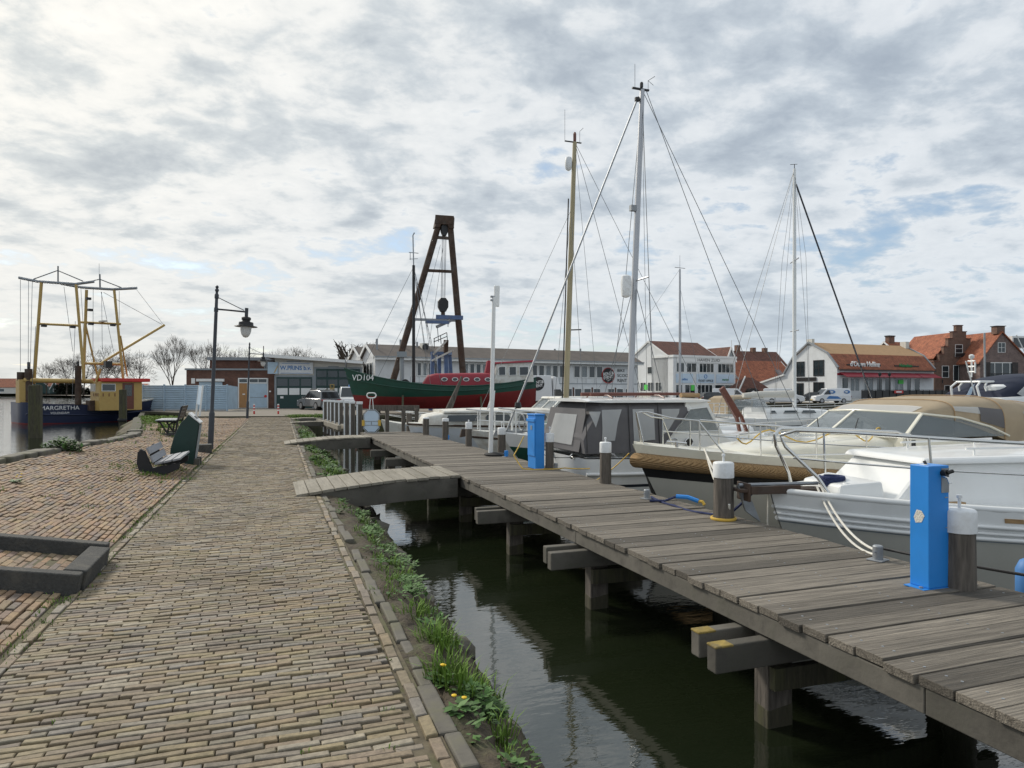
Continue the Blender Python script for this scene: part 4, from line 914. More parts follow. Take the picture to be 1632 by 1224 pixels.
# --- cream sloop with coir fender, tan canopy, bow to the pier
def coir_boat():
    L = 8.5; t = T('cream_cabin_boat', 'cream cabin boat with thick coir rope fender round its bow and tan canvas canopy', 'boat', (5.40+L, 9.55, WZ), math.pi)
    h = Hull(L, 3.05, (1.14,1.18,1.50), rake=1.0, sw=.8, p=2.5, k0=.1, k1=.6)
    build_hull(h, (0,.085,.14,.21,.275,.7,1), [K['cream'],K['black'],K['greyhull'],K['greytrim']], (0,3,1,1,2,2), t, 32)
    h.deck(.0,.02).build('deck', K['cream'], t, smooth=40)
    m = M(); f = .135; N = 40
    path_ = [h.pt(.02+.98*i/N, f, 1, .02) for i in range(N+1)]+[h.pt(1, f, 1)+V((.06,0,0))]+[h.pt(1-.98*i/N, f, -1, .02) for i in range(N+1)]
    rad = [.075+.045*(max(0,(i/N)-.45)/.55)**.8 for i in range(N+1)]; rr = rad+[.115]+rad[::-1]
    m.tube(path_, rr, 12); m.build('rope_fender', K['coir'], t, smooth=70)
    m = M(); m.prism([(L-.62,-.02,.98),(L-.98,-.02,.35),(L-1.15,-.02,.0),(L-.7,-.02,.02),(L-.42,-.02,.5),(L-.22,-.02,1.05)], (0,.04,0)); m.build('stem_plate', K['rubber'], t)
    # coachroof
    S_ = [(4.0,1.02,1.60),(4.6,1.0,1.57),(5.6,.92,1.50),(6.5,.72,1.44),(6.95,.5,1.38),(7.1,.38,1.28)]
    m = M(); m.loft([arch(x, w, 1.08, z, 12, .4) for x, w, z in S_], caps=True); m.build('coachroof', K['cream'], t, smooth=40)
    m = M(); m.bb((5.2,-.3,1.56),(5.75,.3,1.60)); m.build('hatch', K['screen'], t, bevel=.015)
    m = M()
    for sg in (1,-1): m.tube([(4.5,sg*.6,1.58),(4.5,sg*.6,1.64),(5.3,sg*.56,1.61),(6.2,sg*.45,1.55),(6.2,sg*.45,1.48)], .011, 6)
    m.build('grab_rail', K['steel'], t)
    # cockpit coaming
    m = M(); m.loft([[V((x,-w,1.08)),V((x,-w,z)),V((x,-w+.12,z+.02)),V((x,w-.12,z+.02)),V((x,w,z)),V((x,w,1.08))] for x, w, z in ((.3,1.15,1.38),(2.4,1.25,1.5),(4.2,1.15,1.58))], caps=True); m.build('coaming', K['cream'], t, smooth=30)
    # windscreen: two front panes, curved side panes
    b = {'l':V((4.15,-1.12,1.56)),'c':V((4.62,0,1.60)),'r':V((4.15,1.12,1.56))}; tp = {'l':V((3.62,-1.0,1.95)),'c':V((4.02,0,1.99)),'r':V((3.62,1.0,1.95))}
    for a, c in (('l','c'),('c','r')): pane(t, [b[a],b[c],tp[c],tp[a]], 'screen', 'windscreen_pane')
    for sg, k in ((1,'r'),(-1,'l')): pane(t, [b[k],tp[k],V((2.9,sg*1.12,1.88)),V((2.3,sg*1.22,1.72)),V((1.9,sg*1.25,1.56))][::sg], 'screen', 'side_screen')
    for k in 'lcr': m = M(); m.bar(b[k],tp[k],.055,.03); m.build('screen_post', K['cream'], t, bevel=.006)
    m = M(); m.tube([tp['l'],tp['c'],tp['r']], .022, 8); m.tube([b['l'],b['c'],b['r']], .022, 8)
    for sg, k in ((1,'r'),(-1,'l')): m.tube([tp[k],(2.9,sg*1.12,1.88),(2.3,sg*1.22,1.72),(1.9,sg*1.25,1.56)], .02, 8)
    m.build('screen_frame', K['cream'], t, smooth=50)
    for wa, wb in (((4.5,.45,1.62),(4.2,.25,1.85)),((4.35,-.5,1.6),(4.15,-.75,1.82))): m = M(); m.tube([wa,wb], .01, 5); m.build('wiper', K['black'], t)
    # canopy
    ribs = [(3.66,1.0,1.93,1.97),(3.45,1.03,1.9,2.07),(3.0,1.1,1.83,2.17),(2.5,1.18,1.68,2.22),(2.0,1.24,1.5,2.24),(1.5,1.26,1.36,2.22),(1.0,1.25,1.34,2.15),(.5,1.22,1.34,2.08),(.05,1.2,1.34,2.04)]
    m = M(); m.loft([arch(x, w, zb, zt, 18, .45) for x, w, zb, zt in ribs], caps=False); m.poly(arch(.05,1.2,1.34,2.04,18,.45)); m.build('canopy', K['tan'], t, smooth=60)
    def cs(i0, s, a):           # point on the canopy between ribs, pushed 1.5 cm out
        A, B = ribs[i0], ribs[i0+1]; x, w, zb, zt = [A[k]*(1-s)+B[k]*s for k in range(4)]; an = math.pi*(a-.5); c, sn = max(0,math.cos(an)), math.sin(an)
        return V((x, (w+.014)*math.copysign(abs(sn)**.45, sn), zb+(zt+.014-zb)*c**.45))
    def patch(name, i0, i1, a0, a1, mat, n=6):
        m = M(); rings = []
        for i in range(i0, i1):
            for k in range(n+(1 if i == i1-1 else 0)): s = min(.9999, k/n) if k < n else .9999; rings.append([cs(i, s, a0+(a1-a0)*j/8) for j in range(9)])
        m.loft(rings); return m.build(name, K[mat], t, smooth=60)
    patch('roof_window', 0, 1, .30, .74, 'vinyl'); patch('side_window', 2, 3, .86, .94, 'vinyl'); patch('mesh_panel', 3, 4, .86, .985, 'canvas'); patch('aft_side_window', 5, 8, .85, .97, 'vinyl')
    m = M()
    for i in (2, 4, 6): m.tube([cs(i, 0, j/20) for j in range(21)], .008, 5)
    m.build('canopy_seam', K['teak'], t)
    h2 = h
    pulpit(h2, t, .52, .90, .47, posts=5, front=False, mid=True)
    m = M()
    for sg in (1,-1):
        p = lambda tt, z: h.pt(tt, 0, sg, -.06, z)
        m.tube([p(.985,-.02)+V((-.05,0,0)), p(.99,.50)+V((.02,0,0)), p(.975,.52), p(.94,.46), p(.90,.46), p(.86,-.02)], .014, 8)
    m.build('bow_rail', K['steel'], t, smooth=50)
    m = M(); m.tube([h.pt(.93,0,1,-.1,.02),h.pt(.93,0,1,-.1,.10)], .03, 8); m.tube([h.pt(.915,0,1,-.1,.09),h.pt(.945,0,1,-.1,.09)], .018, 8); m.build('cleat', K['steel'], t)
    m = M(); pts = [V((7.3-i*.14, 1.0-.25*math.sin(i*.3)-i*.01, 1.62-.1*math.sin(i*.8))) for i in range(26)]; m.tube(pts, .011, 6); o = m.build('yellow_cable', K['yrope'], t)
    m = M()
    for k in range(5): m.tube([V((4.2+k*.03,1.36,1.55)),V((4.22+k*.03,1.40,1.2-.03*k)),V((4.25+k*.03,1.36,1.5))], .014, 5)
    m.build('coiled_line', K['black'], t)
coir_boat()
# --- nearest white boat
def white_boat():
    L = 9.2; t = T('white_cabin_boat', 'white cabin boat with high bow rail and anchor roller, nearest on the right', 'boat', (5.36+L*math.cos(R(9)), 6.38-L*math.sin(R(9)), WZ), math.pi-R(9))
    h = Hull(L, 3.2, (1.03,1.04,1.21), rake=.6, sw=.85, p=3.4, k0=.08, k1=.5, q=1.8)
    build_hull(h, (0,.11,.125,.155,.17,.21,.225,.7,1), [K['gel'],K['greyhull'],K['greytrim']], (0,2,0,2,0,2,1,1), t, 32)
    for f, r in ((.118,.022),(.163,.018),(.20,.024)): h.rim(r, f, .012, n=30).build('rub_rail', K['gel'], t, smooth=60)
    h.rim(.035, 0, -.03, .0, n=30).build('toe_rail', K['gel'], t, smooth=60)
    h.deck(.03,.03).build('deck', K['gel'], t, smooth=40)
    m = M()
    for sg in (1,-1): m.loft([[h.pt(.3+.5*i/12,.055,sg,.006), h.pt(.3+.5*i/12,.085,sg,.006)] for i in range(13)])
    m.build('teak_strip', K['teak'], t, solid=.008)
    # trunk cabin: sloped front, overhanging roof
    def ring(x, w, z): return [V((x,-w-.1,1.0)),V((x,-w,z)),V((x,w,z)),V((x,w+.1,1.0))]
    m = M(); m.hexa([(8.25,-.66,1.0),(8.25,.66,1.0),(3.6,1.12,1.0),(3.6,-1.12,1.0),(7.68,-.58,1.55),(7.68,.58,1.55),(3.6,1.0,1.60),(3.6,-1.0,1.60)]); m.build('trunk_cabin', K['gel'], t, bevel=.04)
    m = M(); m.hexa([(7.80,-.66,1.53),(7.80,.66,1.53),(3.55,1.07,1.57),(3.55,-1.07,1.57),(7.74,-.62,1.60),(7.74,.62,1.60),(3.55,1.02,1.665),(3.55,-1.02,1.665)]); m.build('cabin_roof', K['gel'], t, bevel=.03)
    m = M(); m.hexa([(8.6,-.36,1.08),(8.6,.36,1.08),(8.1,.5,1.08),(8.1,-.5,1.08),(8.55,-.34,1.29),(8.55,.34,1.29),(8.13,.47,1.34),(8.13,-.47,1.34)]); m.build('fore_hatch', K['gel'], t, bevel=.03)
    m = M(); m.bb((7.45,.78,1.09),(7.9,.86,1.15)); m.build('stowed_pole', K['teak'], t)
    # wheelhouse behind
    m = M(); m.hexa([(4.1,-1.0,1.62),(4.1,1.0,1.62),(2.2,1.1,1.62),(2.2,-1.1,1.62),(3.45,-.85,2.35),(3.45,.85,2.35),(2.2,.95,2.35),(2.2,-.95,2.35)]); m.build('wheelhouse', K['gel'], t, bevel=.03)
    pane(t, [(4.05,-.9,1.74),(4.05,.9,1.74),(3.53,.78,2.28),(3.53,-.78,2.28)], 'screen', 'windscreen', 1)
    pane(t, [(3.8,1.04,1.74),(2.5,1.1,1.74),(2.5,.99,2.26),(3.4,.92,2.26)], 'screen', 'side_window', 1)
    for sg in (1,-1): m = M(); m.tube([(7.0,sg*.5,1.60),(7.0,sg*.5,1.67)], .012, 6); m.tube([(5.9,sg*.62,1.62),(5.9,sg*.62,1.69)], .012, 6); m.tube([(7.1,sg*.49,1.68),(5.6,sg*.66,1.70)], .014, 6); m.build('roof_grab_rail', K['gel'], t)
    # high bow rail
    m = M()
    for sg in (1,-1):
        def p(tt, z, ins=-.10): return h.pt(tt, 0, sg, ins, z)
        m.tube([p(.945,.0), p(.955,.18), p(.985,.50,-.04), p(.99,.62,-.04), p(.975,.69,-.06), p(.93,.70), p(.85,.69), p(.77,.68), p(.70,.665), p(.68,.62), p(.655,.0)], .02, 8)
        m.tube([p(.978,.38,-.05), p(.93,.37), p(.85,.36), p(.75,.36), p(.67,.35)], .011, 6)
        m.tube([p(.855,.0), p(.86,.69)], .013, 6)
    m.build('bow_rail', K['steel'], t, smooth=50)
    m = M(); m.bar((L-.95,0,1.20),(L+.42,0,1.22),.24,.035); m.bb((L+.30,-.13,1.10),(L+.33,.13,1.30)); m.bb((L-.3,-.14,1.18),(L+.3,-.115,1.27)); m.bb((L-.3,.115,1.18),(L+.3,.14,1.27)); a = m.build('anchor_roller', K['rust'], t, bevel=.006)
    m = M(); m.tube([(L-.6,0,1.27),(L+.38,0,1.27)], .022, 6); m.prism([(L+.40,-.02,1.27),(L+.30,-.02,.98),(L+.12,-.02,.85),(L+.22,-.02,1.08)], (0,.04,0)); m.build('anchor', K['gal'], a)
    m = M()
    for k in range(8): an = k*.8; m.tube([V((L-.75+.13*math.cos(an+j*.5),.05+.12*math.sin(an+j*.5),1.26+.012*k)) for j in range(12)], .018, 6)
    m.build('rope_coil', K['navyrope'], t)
    for y, x in ((.30,L-.75),):
        m = M(); m.lathe([(.035,1.15),(.03,1.27),(.05,1.29),(.03,1.31)], 10, (x,y,0)); m.build('bitt', K['gel'], t, smooth=40)
    q = h.pt(.55,.36,1,.006); text('R/5', .11, t, K['txtblack'], (q.x+.4, q.y-.02, q.z+.02), (R(100),0,math.pi), name='hull_lettering', shear=.4) if 0 else None
    # ensign on a staff
    f = T('flag', 'white and orange red flag hanging at the wheelhouse of the nearest white boat', 'flag', (9.35, 5.75, .95))
    m = M(); m.tube([(0.12,0,-.15),(-.02,0,.72)], .014, 6); m.build('staff', K['wood'], f)
    m = M(); rings = []
    for i in range(13): s = i/12; rings.append([V((-.02-s*.42-.06*math.sin(s*3), .05*math.sin(s*9+j*.7), .66-.10*j-s*.32-.05*s*j)) for j in range(4)])
    for i in range(12):
        for j in range(3): m.add([rings[i][j],rings[i+1][j],rings[i+1][j+1],rings[i][j+1]], [(0,1,2,3)], mi=0 if i > 3 else 1)
    m.build('cloth', [K['rope'],K['orange']], f, smooth=60, solid=.004)
white_boat()
# --- green hulled yacht, tall aluminium mast
def green_yacht():
    L = 9.4; t = T('green_hulled_yacht', 'sailing yacht with dark green hull, white strake and tall grey aluminium mast', 'sailing yacht', (5.45+L, 16.15, WZ), math.pi)
    h = Hull(L, 3.0, (1.0,.98,1.30), rake=1.3, sw=.6, p=2.0)
    build_hull(h, (0,.14,.2,.62,.7,1), [K['gel'],K['greenhull'],K['greytrim']], (0,0,1,2,1), t)
    h.deck(.0,.02).build('deck', K['gel'], t, smooth=40)
    m = M(); m.loft([arch(x,w,1.0,z,10,.45) for x, w, z in ((2.6,1.0,1.45),(4.5,.95,1.5),(6.3,.7,1.42),(7.2,.4,1.2))], caps=True); m.build('coachroof', K['gel'], t, smooth=40)
    bx = L-3.55; mast(t, (bx,0,1.0), (bx-.42,0,10.35), .085)
    tp = V((bx-.42,0,10.35))
    m = M(); stay(m, tp+V((.12,0,-.2)), (L-.15,0,1.35), .02); m.build('furled_forestay', K['gal'], t)
    m = M(); m.lathe([(.07,0),(.07,.09)], 12, tp+V((.15,0,-.32))); m.build('furler_swivel', K['black'], t)
    m = M(); m.lathe([(.07,1.9),(.09,1.95),(.07,2.05)], 12, (L-.45,0,0)); m.build('furler_drum', K['black'], t)
    m = M()
    stay(m, tp, (.2,.3,1.05)); stay(m, tp+V((-.12,0,0)), (.9,-.3,1.05))
    mid = V((bx-.2,0,5.25))
    for sg in (1,-1):
        sp_ = mid+V((-.05,sg*.62,.02)); stay(m, tp-V((0,0,.1)), sp_); stay(m, sp_, (bx,sg*1.3,1.0)); stay(m, mid, (bx+.4,sg*1.3,1.0)); stay(m, mid, (bx-.6,sg*1.3,1.0)); stay(m, tp-V((0,0,.5)), (bx-.7,sg*.2,1.2), .004)
    m.build('standing_rigging', K['wire'], t)
    m = M(); m.tube([mid+V((-.05,-.62,.02)), mid, mid+V((-.05,.62,.02))], .022, 6); m.build('spreader', K['alu'], t)
    m = M(); m.lathe([(.04,4.78),(.12,4.82),(.14,5.0),(.14,5.2),(.12,5.34),(.04,5.38)], 14, (bx+.12,.1,0)); m.build('radar_reflector', K['cap'], t, smooth=40)
    m = M(); m.bb((bx-.25,-.06,7.1),(bx-.06,.06,7.25)); m.build('deck_lamp', K['gal'], t)
    m = M(); m.bb((bx-.62,-.03,10.34),(bx-.12,.03,10.38)); m.lathe([(.03,10.38),(.045,10.42),(.045,10.52),(.03,10.55)], 8, (bx-.40,0,0)); m.tube([(bx-.2,0,10.38),(bx-.2,0,11.0)], .006, 4); m.tube([(bx-.6,0,10.38),(bx-.6,0,10.62),(bx-.75,.1,10.72)], .007, 4); m.tube([(bx-.6,0,10.62),(bx-.85,-.15,10.60)], .007, 4); m.build('masthead_gear', K['black'], t)
    pulpit(h, t, .80, .965, .60, posts=3, r=.02, mat='trim'); pulpit(h, t, .1, .78, .55, posts=5, r=.01, front=False)
    m = M(); m.tube([V((L-.55+.0*math.cos(a),.0+.22*math.cos(a),1.55+.2*math.sin(a))) for a in [i*math.pi/8 for i in range(16)]], .02, 6, closed=True); m.build('lifebuoy', K['gal'], t)
    m = M(); m.prism([(L-.9,-.03,1.34),(L+.15,-.03,1.36),(L+.22,-.03,1.22),(L+.0,-.03,1.26),(L-.5,-.03,1.28)], (0,.06,0)); m.build('anchor', K['gal'], t)
green_yacht()
# --- white yacht with wooden mast
def wood_yacht():
    L = 8.6; t = T('white_wood_mast_yacht', 'white hulled yacht with pale yellow wooden mast, brown cabin top and tubular pulpit', 'sailing yacht', (5.5+L, 19.25, WZ), math.pi)
    h = Hull(L, 2.8, (.95,.95,1.2), rake=1.1, sw=.6, p=2.0)
    build_hull(h, (0,.1,.6,.66,1), [K['oldwhite'],K['greytrim'],K['redhull']], (0,0,1,0), t)
    h.rim(.03,.12,.0).build('rub_rail', K['rust'], t, smooth=50); h.deck(.0,.02).build('deck', K['oldwhite'], t, smooth=40)
    m = M(); m.loft([arch(x,w,.98,z,8,.35) for x, w, z in ((1.2,.95,1.56),(4.5,.9,1.58),(6.0,.7,1.4),(6.4,.5,1.2))], caps=True); m.build('cabin', K['greenhull'], t, smooth=40)
    m = M(); m.hexa([(1.1,-.95,1.55),(1.1,.95,1.55),(5.6,.8,1.50),(5.6,-.8,1.50),(1.1,-.95,1.61),(1.1,.95,1.61),(5.6,.8,1.56),(5.6,-.8,1.56)]); m.build('cabin_top', K['wood'], t, bevel=.02)
    bx = L-3.05; mast(t, (bx,0,1.0), (bx-.33,0,9.95), .085, 'spruce'); tp = V((bx-.33,0,9.95))
    m = M(); stay(m, V((bx-.22,0,7.9)), (L-.1,0,1.25), .005); stay(m, tp, (.1,.2,1.0), .005); stay(m, tp, (2.0,-.9,1.0), .005)
    for sg in (1,-1): stay(m, V((bx-.2,0,7.9)), (bx-.1,sg*1.25,1.0), .005); stay(m, tp, (bx-.6,sg*1.25,1.0), .004)
    m.build('standing_rigging', K['wire'], t)
    m = M(); m.tube([(bx+.11,0,1.3),(bx-.12,0,8.2)], .02, 6); m.build('halyard', K['black'], t)
    m = M(); m.lathe([(.03,9.05),(.09,9.1),(.11,9.2),(.11,9.36),(.09,9.45),(.03,9.48)], 12, (bx-.12,.0,0)); m.build('radar_reflector', K['cap'], t, smooth=40)
    m = M(); m.lathe([(.04,9.97),(.05,10.0),(.05,10.2),(.03,10.25)], 8, (bx-.33,0,0)); m.build('masthead_lamp', K['wood'], t)
    m = M(); m.bb((bx-.55,-.02,9.93),(bx-.0,.02,9.96)); m.tube([(bx+.0,0,9.95),(bx+.0,0,10.9)], .005, 4); m.tube([(bx-.5,0,9.95),(bx-.5,0,10.3),(bx-.62,0,10.42)], .006, 4); m.tube([(bx-.2,0,4.2),(bx-.55,.0,4.22)], .02, 5); m.build('masthead_gear', K['black'], t)
    pulpit(h, t, .82, .965, .6, posts=3, r=.02, mat='trim')
    m = M(); m.prism([(L-.7,-.03,1.2),(L+.2,-.03,1.24),(L+.26,-.03,1.0),(L+.1,-.03,1.02),(L-.0,-.03,1.14)], (0,.06,0)); m.build('anchor', K['rust'], t)
wood_yacht()
# --- old white cabin boat beyond the pier end
def old_boat():
    L = 8.3; t = T('old_cabin_boat', 'old chalky white cabin boat with rusty roof and small wheelhouse beyond the pier end', 'boat', (4.72+L, 24.3, WZ), math.pi)
    h = Hull(L, 2.9, (1.15,1.12,1.2), rake=.5, sw=.85, p=2.8)
    build_hull(h, (0,.08,.8,1), [K['oldwhite'],K['palehull'],K['redhull']], (0,1,2), t); h.deck(.0,.02).build('deck', K['oldwhite'], t, smooth=40); h.rim(.035,.02,.01).build('rub_rail', K['rust'], t, smooth=50)
    m = M(); m.loft([arch(x,w,1.15,z,12,.3) for x, w, z in ((3.2,1.12,1.62),(5.6,1.1,1.64),(7.1,.9,1.60),(7.7,.6,1.5),(7.85,.4,1.3))], caps=True); m.build('cabin', K['oldwhite'], t, smooth=40)
    m = M(); m.loft([arch(x,w,1.58,z,12,.6) for x, w, z in ((3.2,1.16,1.70),(5.6,1.14,1.72),(7.2,.9,1.68))], caps=True); m.build('rusty_roof', K['oldwhite'], t, smooth=40)
    for x0, x1 in ((6.0,7.1),(4.9,5.7),(3.5,4.5)):
        m = M(); m.prism([(x0,1.10,1.28),(x1,1.08,1.28),(x1+.06,1.08,1.4),(x1,1.06,1.5),(x0,1.08,1.5),(x0-.06,1.09,1.4)], (0,.04,0)); m.build('cabin_window', K['glass'], t)
    m = M(); m.hexa([(3.2,-1.05,1.15),(3.2,1.05,1.15),(1.5,1.05,1.15),(1.5,-1.05,1.15),(3.2,-1.0,1.68),(3.2,1.0,1.68),(1.5,1.0,1.68),(1.5,-1.0,1.68)]); m.build('wheelhouse', K['oldwhite'], t, bevel=.02)
    m = M()
    for x, tx in ((3.2,2.75),(1.5,1.5)):
        for sg in (1,-1): m.bar((x,sg*.98,1.66),(tx,sg*.9,2.06),.07,.07)
    m.bar((3.2,0,1.66),(2.75,0,2.06),.06,.06); m.build('window_post', K['oldwhite'], t)
    pane(t, [(3.18,-.95,1.68),(3.18,.95,1.68),(2.76,.88,2.04),(2.76,-.88,2.04)], 'screen', 'windscreen'); pane(t, [(3.1,.97,1.68),(1.55,.97,1.68),(1.55,.9,2.04),(2.72,.9,2.04)], 'screen', 'side_window')
    m = M(); m.hexa([(2.85,-1.0,2.05),(2.85,1.0,2.05),(1.0,1.0,2.05),(1.0,-1.0,2.05),(2.8,-.9,2.13),(2.8,.9,2.13),(1.0,.9,2.13),(1.0,-.9,2.13)]); m.build('wheelhouse_roof', K['oldwhite'], t, bevel=.02)
    m = M(); m.tube([(5.75,1.4,.9),(5.7,1.38,1.7)], .015, 6); m.tube([(5.75,1.3,1.7),(5.50,1.2,2.35)], .025, 6); m.tube([(5.55,1.3,1.7),(5.46,1.2,2.35)], .025, 6)
    for k in range(4): m.tube([(5.73-k*.06,1.29-.02*k,1.8+k*.14),(5.56-.02*k,1.29-.02*k,1.8+k*.14)], .018, 5)
    m.build('ladder', K['trim'], t)
    m = M(); m.lathe([(.03,0),(.09,.05),(.10,.15),(.10,.42),(.06,.5),(.03,.52)], 12, (5.75,1.52,.30)); m.build('fender', K['cap'], t, smooth=50)
old_boat()
def _x(): pass
def dinghy_boat():
    p = rp(607, 29.5); t = T('small_open_boat', 'small white open boat with tubular guard rail behind the timber frame', 'boat', (p.x+4.6*CT, p.y-4.6*ST, WZ), math.pi-TH)
    h = Hull(4.6, 1.9, (.9,.85,1.12), rake=.5, p=2.2); build_hull(h, (0,.06,.7,1), [K['oldwhite'],K['oldwhite'],K['redhull']], (0,0,2), t); h.deck(.02,.03).build('deck', K['oldwhite'], t, smooth=40); pulpit(h, t, .2, .95, .5, posts=5, r=.018, mat='trim')
    m = M(); m.hexa([(3.2,-.5,.9),(3.2,.5,.9),(1.6,.6,.9),(1.6,-.6,.9),(2.9,-.45,1.35),(2.9,.45,1.35),(1.7,.55,1.35),(1.7,-.55,1.35)]); m.build('cuddy', K['oldwhite'], t, bevel=.03)
dinghy_boat()
# ------------------------------------------------------------------ far boats, ship on land, crane
def toward(p, q): return math.atan2(q.y-p.y, q.x-p.x)
def loc(t, w):
    c, s = math.cos(t.rotation_euler.z), math.sin(t.rotation_euler.z); d = V(w)-t.location; return V((d.x*c+d.y*s, -d.x*s+d.y*c, d.z))
def green_ship():
    a, b = rp(851, 52), rp(549, 50); L = (b-a).length; t = T('fishing_cutter', 'dark green and red fishing cutter with crimson cabin standing on the quay below the crane', 'ship', (a.x,a.y,0), toward(a, b))
    h = Hull(L, 4.2, (2.62,2.02,3.28), keel=.35, rake=.9, sw=.45, tm=.4, p=2.6, k0=.35, k1=.9, q=2.2)
    def fr(zs): return lambda tt: (h.sheer(tt)-(zs[0]*(1-tt)*(1-2*tt)+4*zs[1]*tt*(1-tt)+zs[2]*tt*(2*tt-1)))/(h.sheer(tt)-h.keel)
    build_hull(h, (0, fr((2.3,1.72,2.62)), fr((2.25,1.67,2.57)), fr((1.85,1.26,1.36)), fr((1.2,.8,.85)), 1), [K['greenhull'],K['redhull'],K['black']], (0,0,0,1,1), t, 34)
    for f, r in ((0,.05),(fr((2.25,1.67,2.57)),.045)): m = M(); [m.tube([h.pt(i/26, f(i/26) if callable(f) else f, sg, .02) for i in range(27)], r, 6) for sg in (1,-1)]; m.build('rub_rail', K['greenhull'], t, smooth=50)
    h.deck(.3,.06).build('deck', K['teak'], t)
    X = lambda u: (851-u)/302*L
    m = M(); m.loft([arch(X(u), w, 1.7, z, 12, .3) for u, w, z in ((782,1.35,3.0),(730,1.4,2.96),(690,1.3,2.92),(678,1.2,2.8),(670,1.0,2.2))], caps=True); m.build('cabin', K['crimson'], t, smooth=40)
    for u in (704,720.5,738,755,772):
        m = M(); m.prism([V((X(u)+.23*math.cos(q),1.36,2.48+.145*math.sin(q))) for q in [i*math.pi/8 for i in range(16)]], (0,.06,0)); p = m.build('porthole', K['trim'], t); m = M(); m.prism([V((X(u)+.17*math.cos(q),1.42,2.48+.10*math.sin(q))) for q in [i*math.pi/8 for i in range(16)]], (0,.02,0)); m.build('pane', K['glass'], p)
    m = M(); m.hexa([(X(782),1.3,2.2),(X(782),-1.3,2.2),(X(846),-1.25,2.3),(X(846),1.25,2.3),(X(786),1.2,3.62),(X(786),-1.2,3.62),(X(844),-1.15,3.78),(X(844),1.15,3.78)]); m.build('wheelhouse', K['oldwhite'], t, bevel=.04)
    m = M(); m.hexa([(X(781),1.32,3.62),(X(781),-1.32,3.62),(X(848),-1.3,3.78),(X(848),1.3,3.78),(X(783),1.2,3.74),(X(783),-1.2,3.74),(X(847),-1.2,3.92),(X(847),1.2,3.92)]); m.build('wheelhouse_roof', K['crimson'], t, bevel=.02)
    m = M(); m.hexa([(X(770),.5,3.0),(X(770),-.5,3.0),(X(784),-.5,3.0),(X(784),.5,3.0),(X(774),.4,3.9),(X(774),-.4,3.9),(X(780),-.4,3.9),(X(780),.4,3.9)]); m.build('engine_casing', K['crimson'], t, bevel=.03)
    for u, w in ((795,.25),(812,.26),(830,.33)): pane(t, [(X(u)+w,1.295,2.78),(X(u)-w,1.29,2.80),(X(u)-w,1.225,3.42),(X(u)+w,1.235,3.40)], 'glass', 'wheelhouse_window', 1, .035)
    xm = X(656.5); m = M(); m.tube([(xm,0,1.8),(xm,0,zp(424,51))], [.13,.11], 10); m.build('mast', K['black'], t, smooth=40); zt = zp(424,51)
    m = M(); m.tube([(xm,0,zt),(xm+.05,0,zt+2.2),(xm-.06,0,zt+2.4)], .05, 6); m.tube([(xm-.35,0,zt+.9),(xm+.35,0,zt+.95)], .03, 5); m.tube([(xm-.3,0,zt+.5),(xm+.3,0,zt+.45)], .025, 5); m.tube([(xm+.25,0,zt+.95),(xm+.25,0,zt+.4)], .025, 5); m.build('topmast', K['gal'], t)
    m = M(); stay(m, (xm,0,zt-.1), (X(575),0,3.1), .012); stay(m, (xm,0,zt-3), (X(600),0,2.6), .012)
    for sg in (1,-1): stay(m, (xm,0,zt-.1), (xm-2.0,sg*1.6,2.0), .012); stay(m, (xm,0,zt-.1), (xm-1.2,sg*1.8,2.0), .01)
    m.build('rigging', K['wire'], t)
    m = M(); m.bb((xm+.3,-.5,1.7),(xm+1.0,.5,2.35)); m.tube([(xm+.6,-.7,2.2),(xm+.6,.7,2.2)], .3, 12); m.build('winch', K['black'], t)
    m = M(); m.tube([(xm+.85,.3,1.8),(xm+.85,.3,4.2)], .16, 8); m.bb((xm+.5,0,4.1),(xm+1.2,.6,4.5)); m.build('floodlight_post', K['greytrim'], t)
    q = h.pt(.935,.13,1,.10); q2 = h.pt(.865,.13,1,.10); text('VD104', .62, t, K['txtwhite'], (q.lerp(q2,.4).x, q.lerp(q2,.4).y+.03, q.lerp(q2,.4).z), (R(82), 0, toward(q2,q)+math.pi), name='registration_number')
    for u in (600,660,720,790):
        m = M(); m.box((X(u),0,.2),(.35,1.8,.42)); m.build('support_block', K['oldpile'], t)
    m = M()
    for u in (640,760):
        for sg in (1,): m.bar((X(u),sg*2.9,0),(X(u),sg*1.7,1.3),.14,.14)
    m.build('shoring_prop', K['oldpile'], t)
    m = M(); m.tube([h.pt(.99,0,1,0,.0), h.pt(.985,0,1,.3,.55), V((L-.2,0,4.1))], .03, 6); m.tube([V((L-.1,0,3.25)),V((L-.05,0,4.0)),V((L-.6,.0,4.4))], .03, 6); m.build('bow_rail', K['wire'], t)
green_ship()
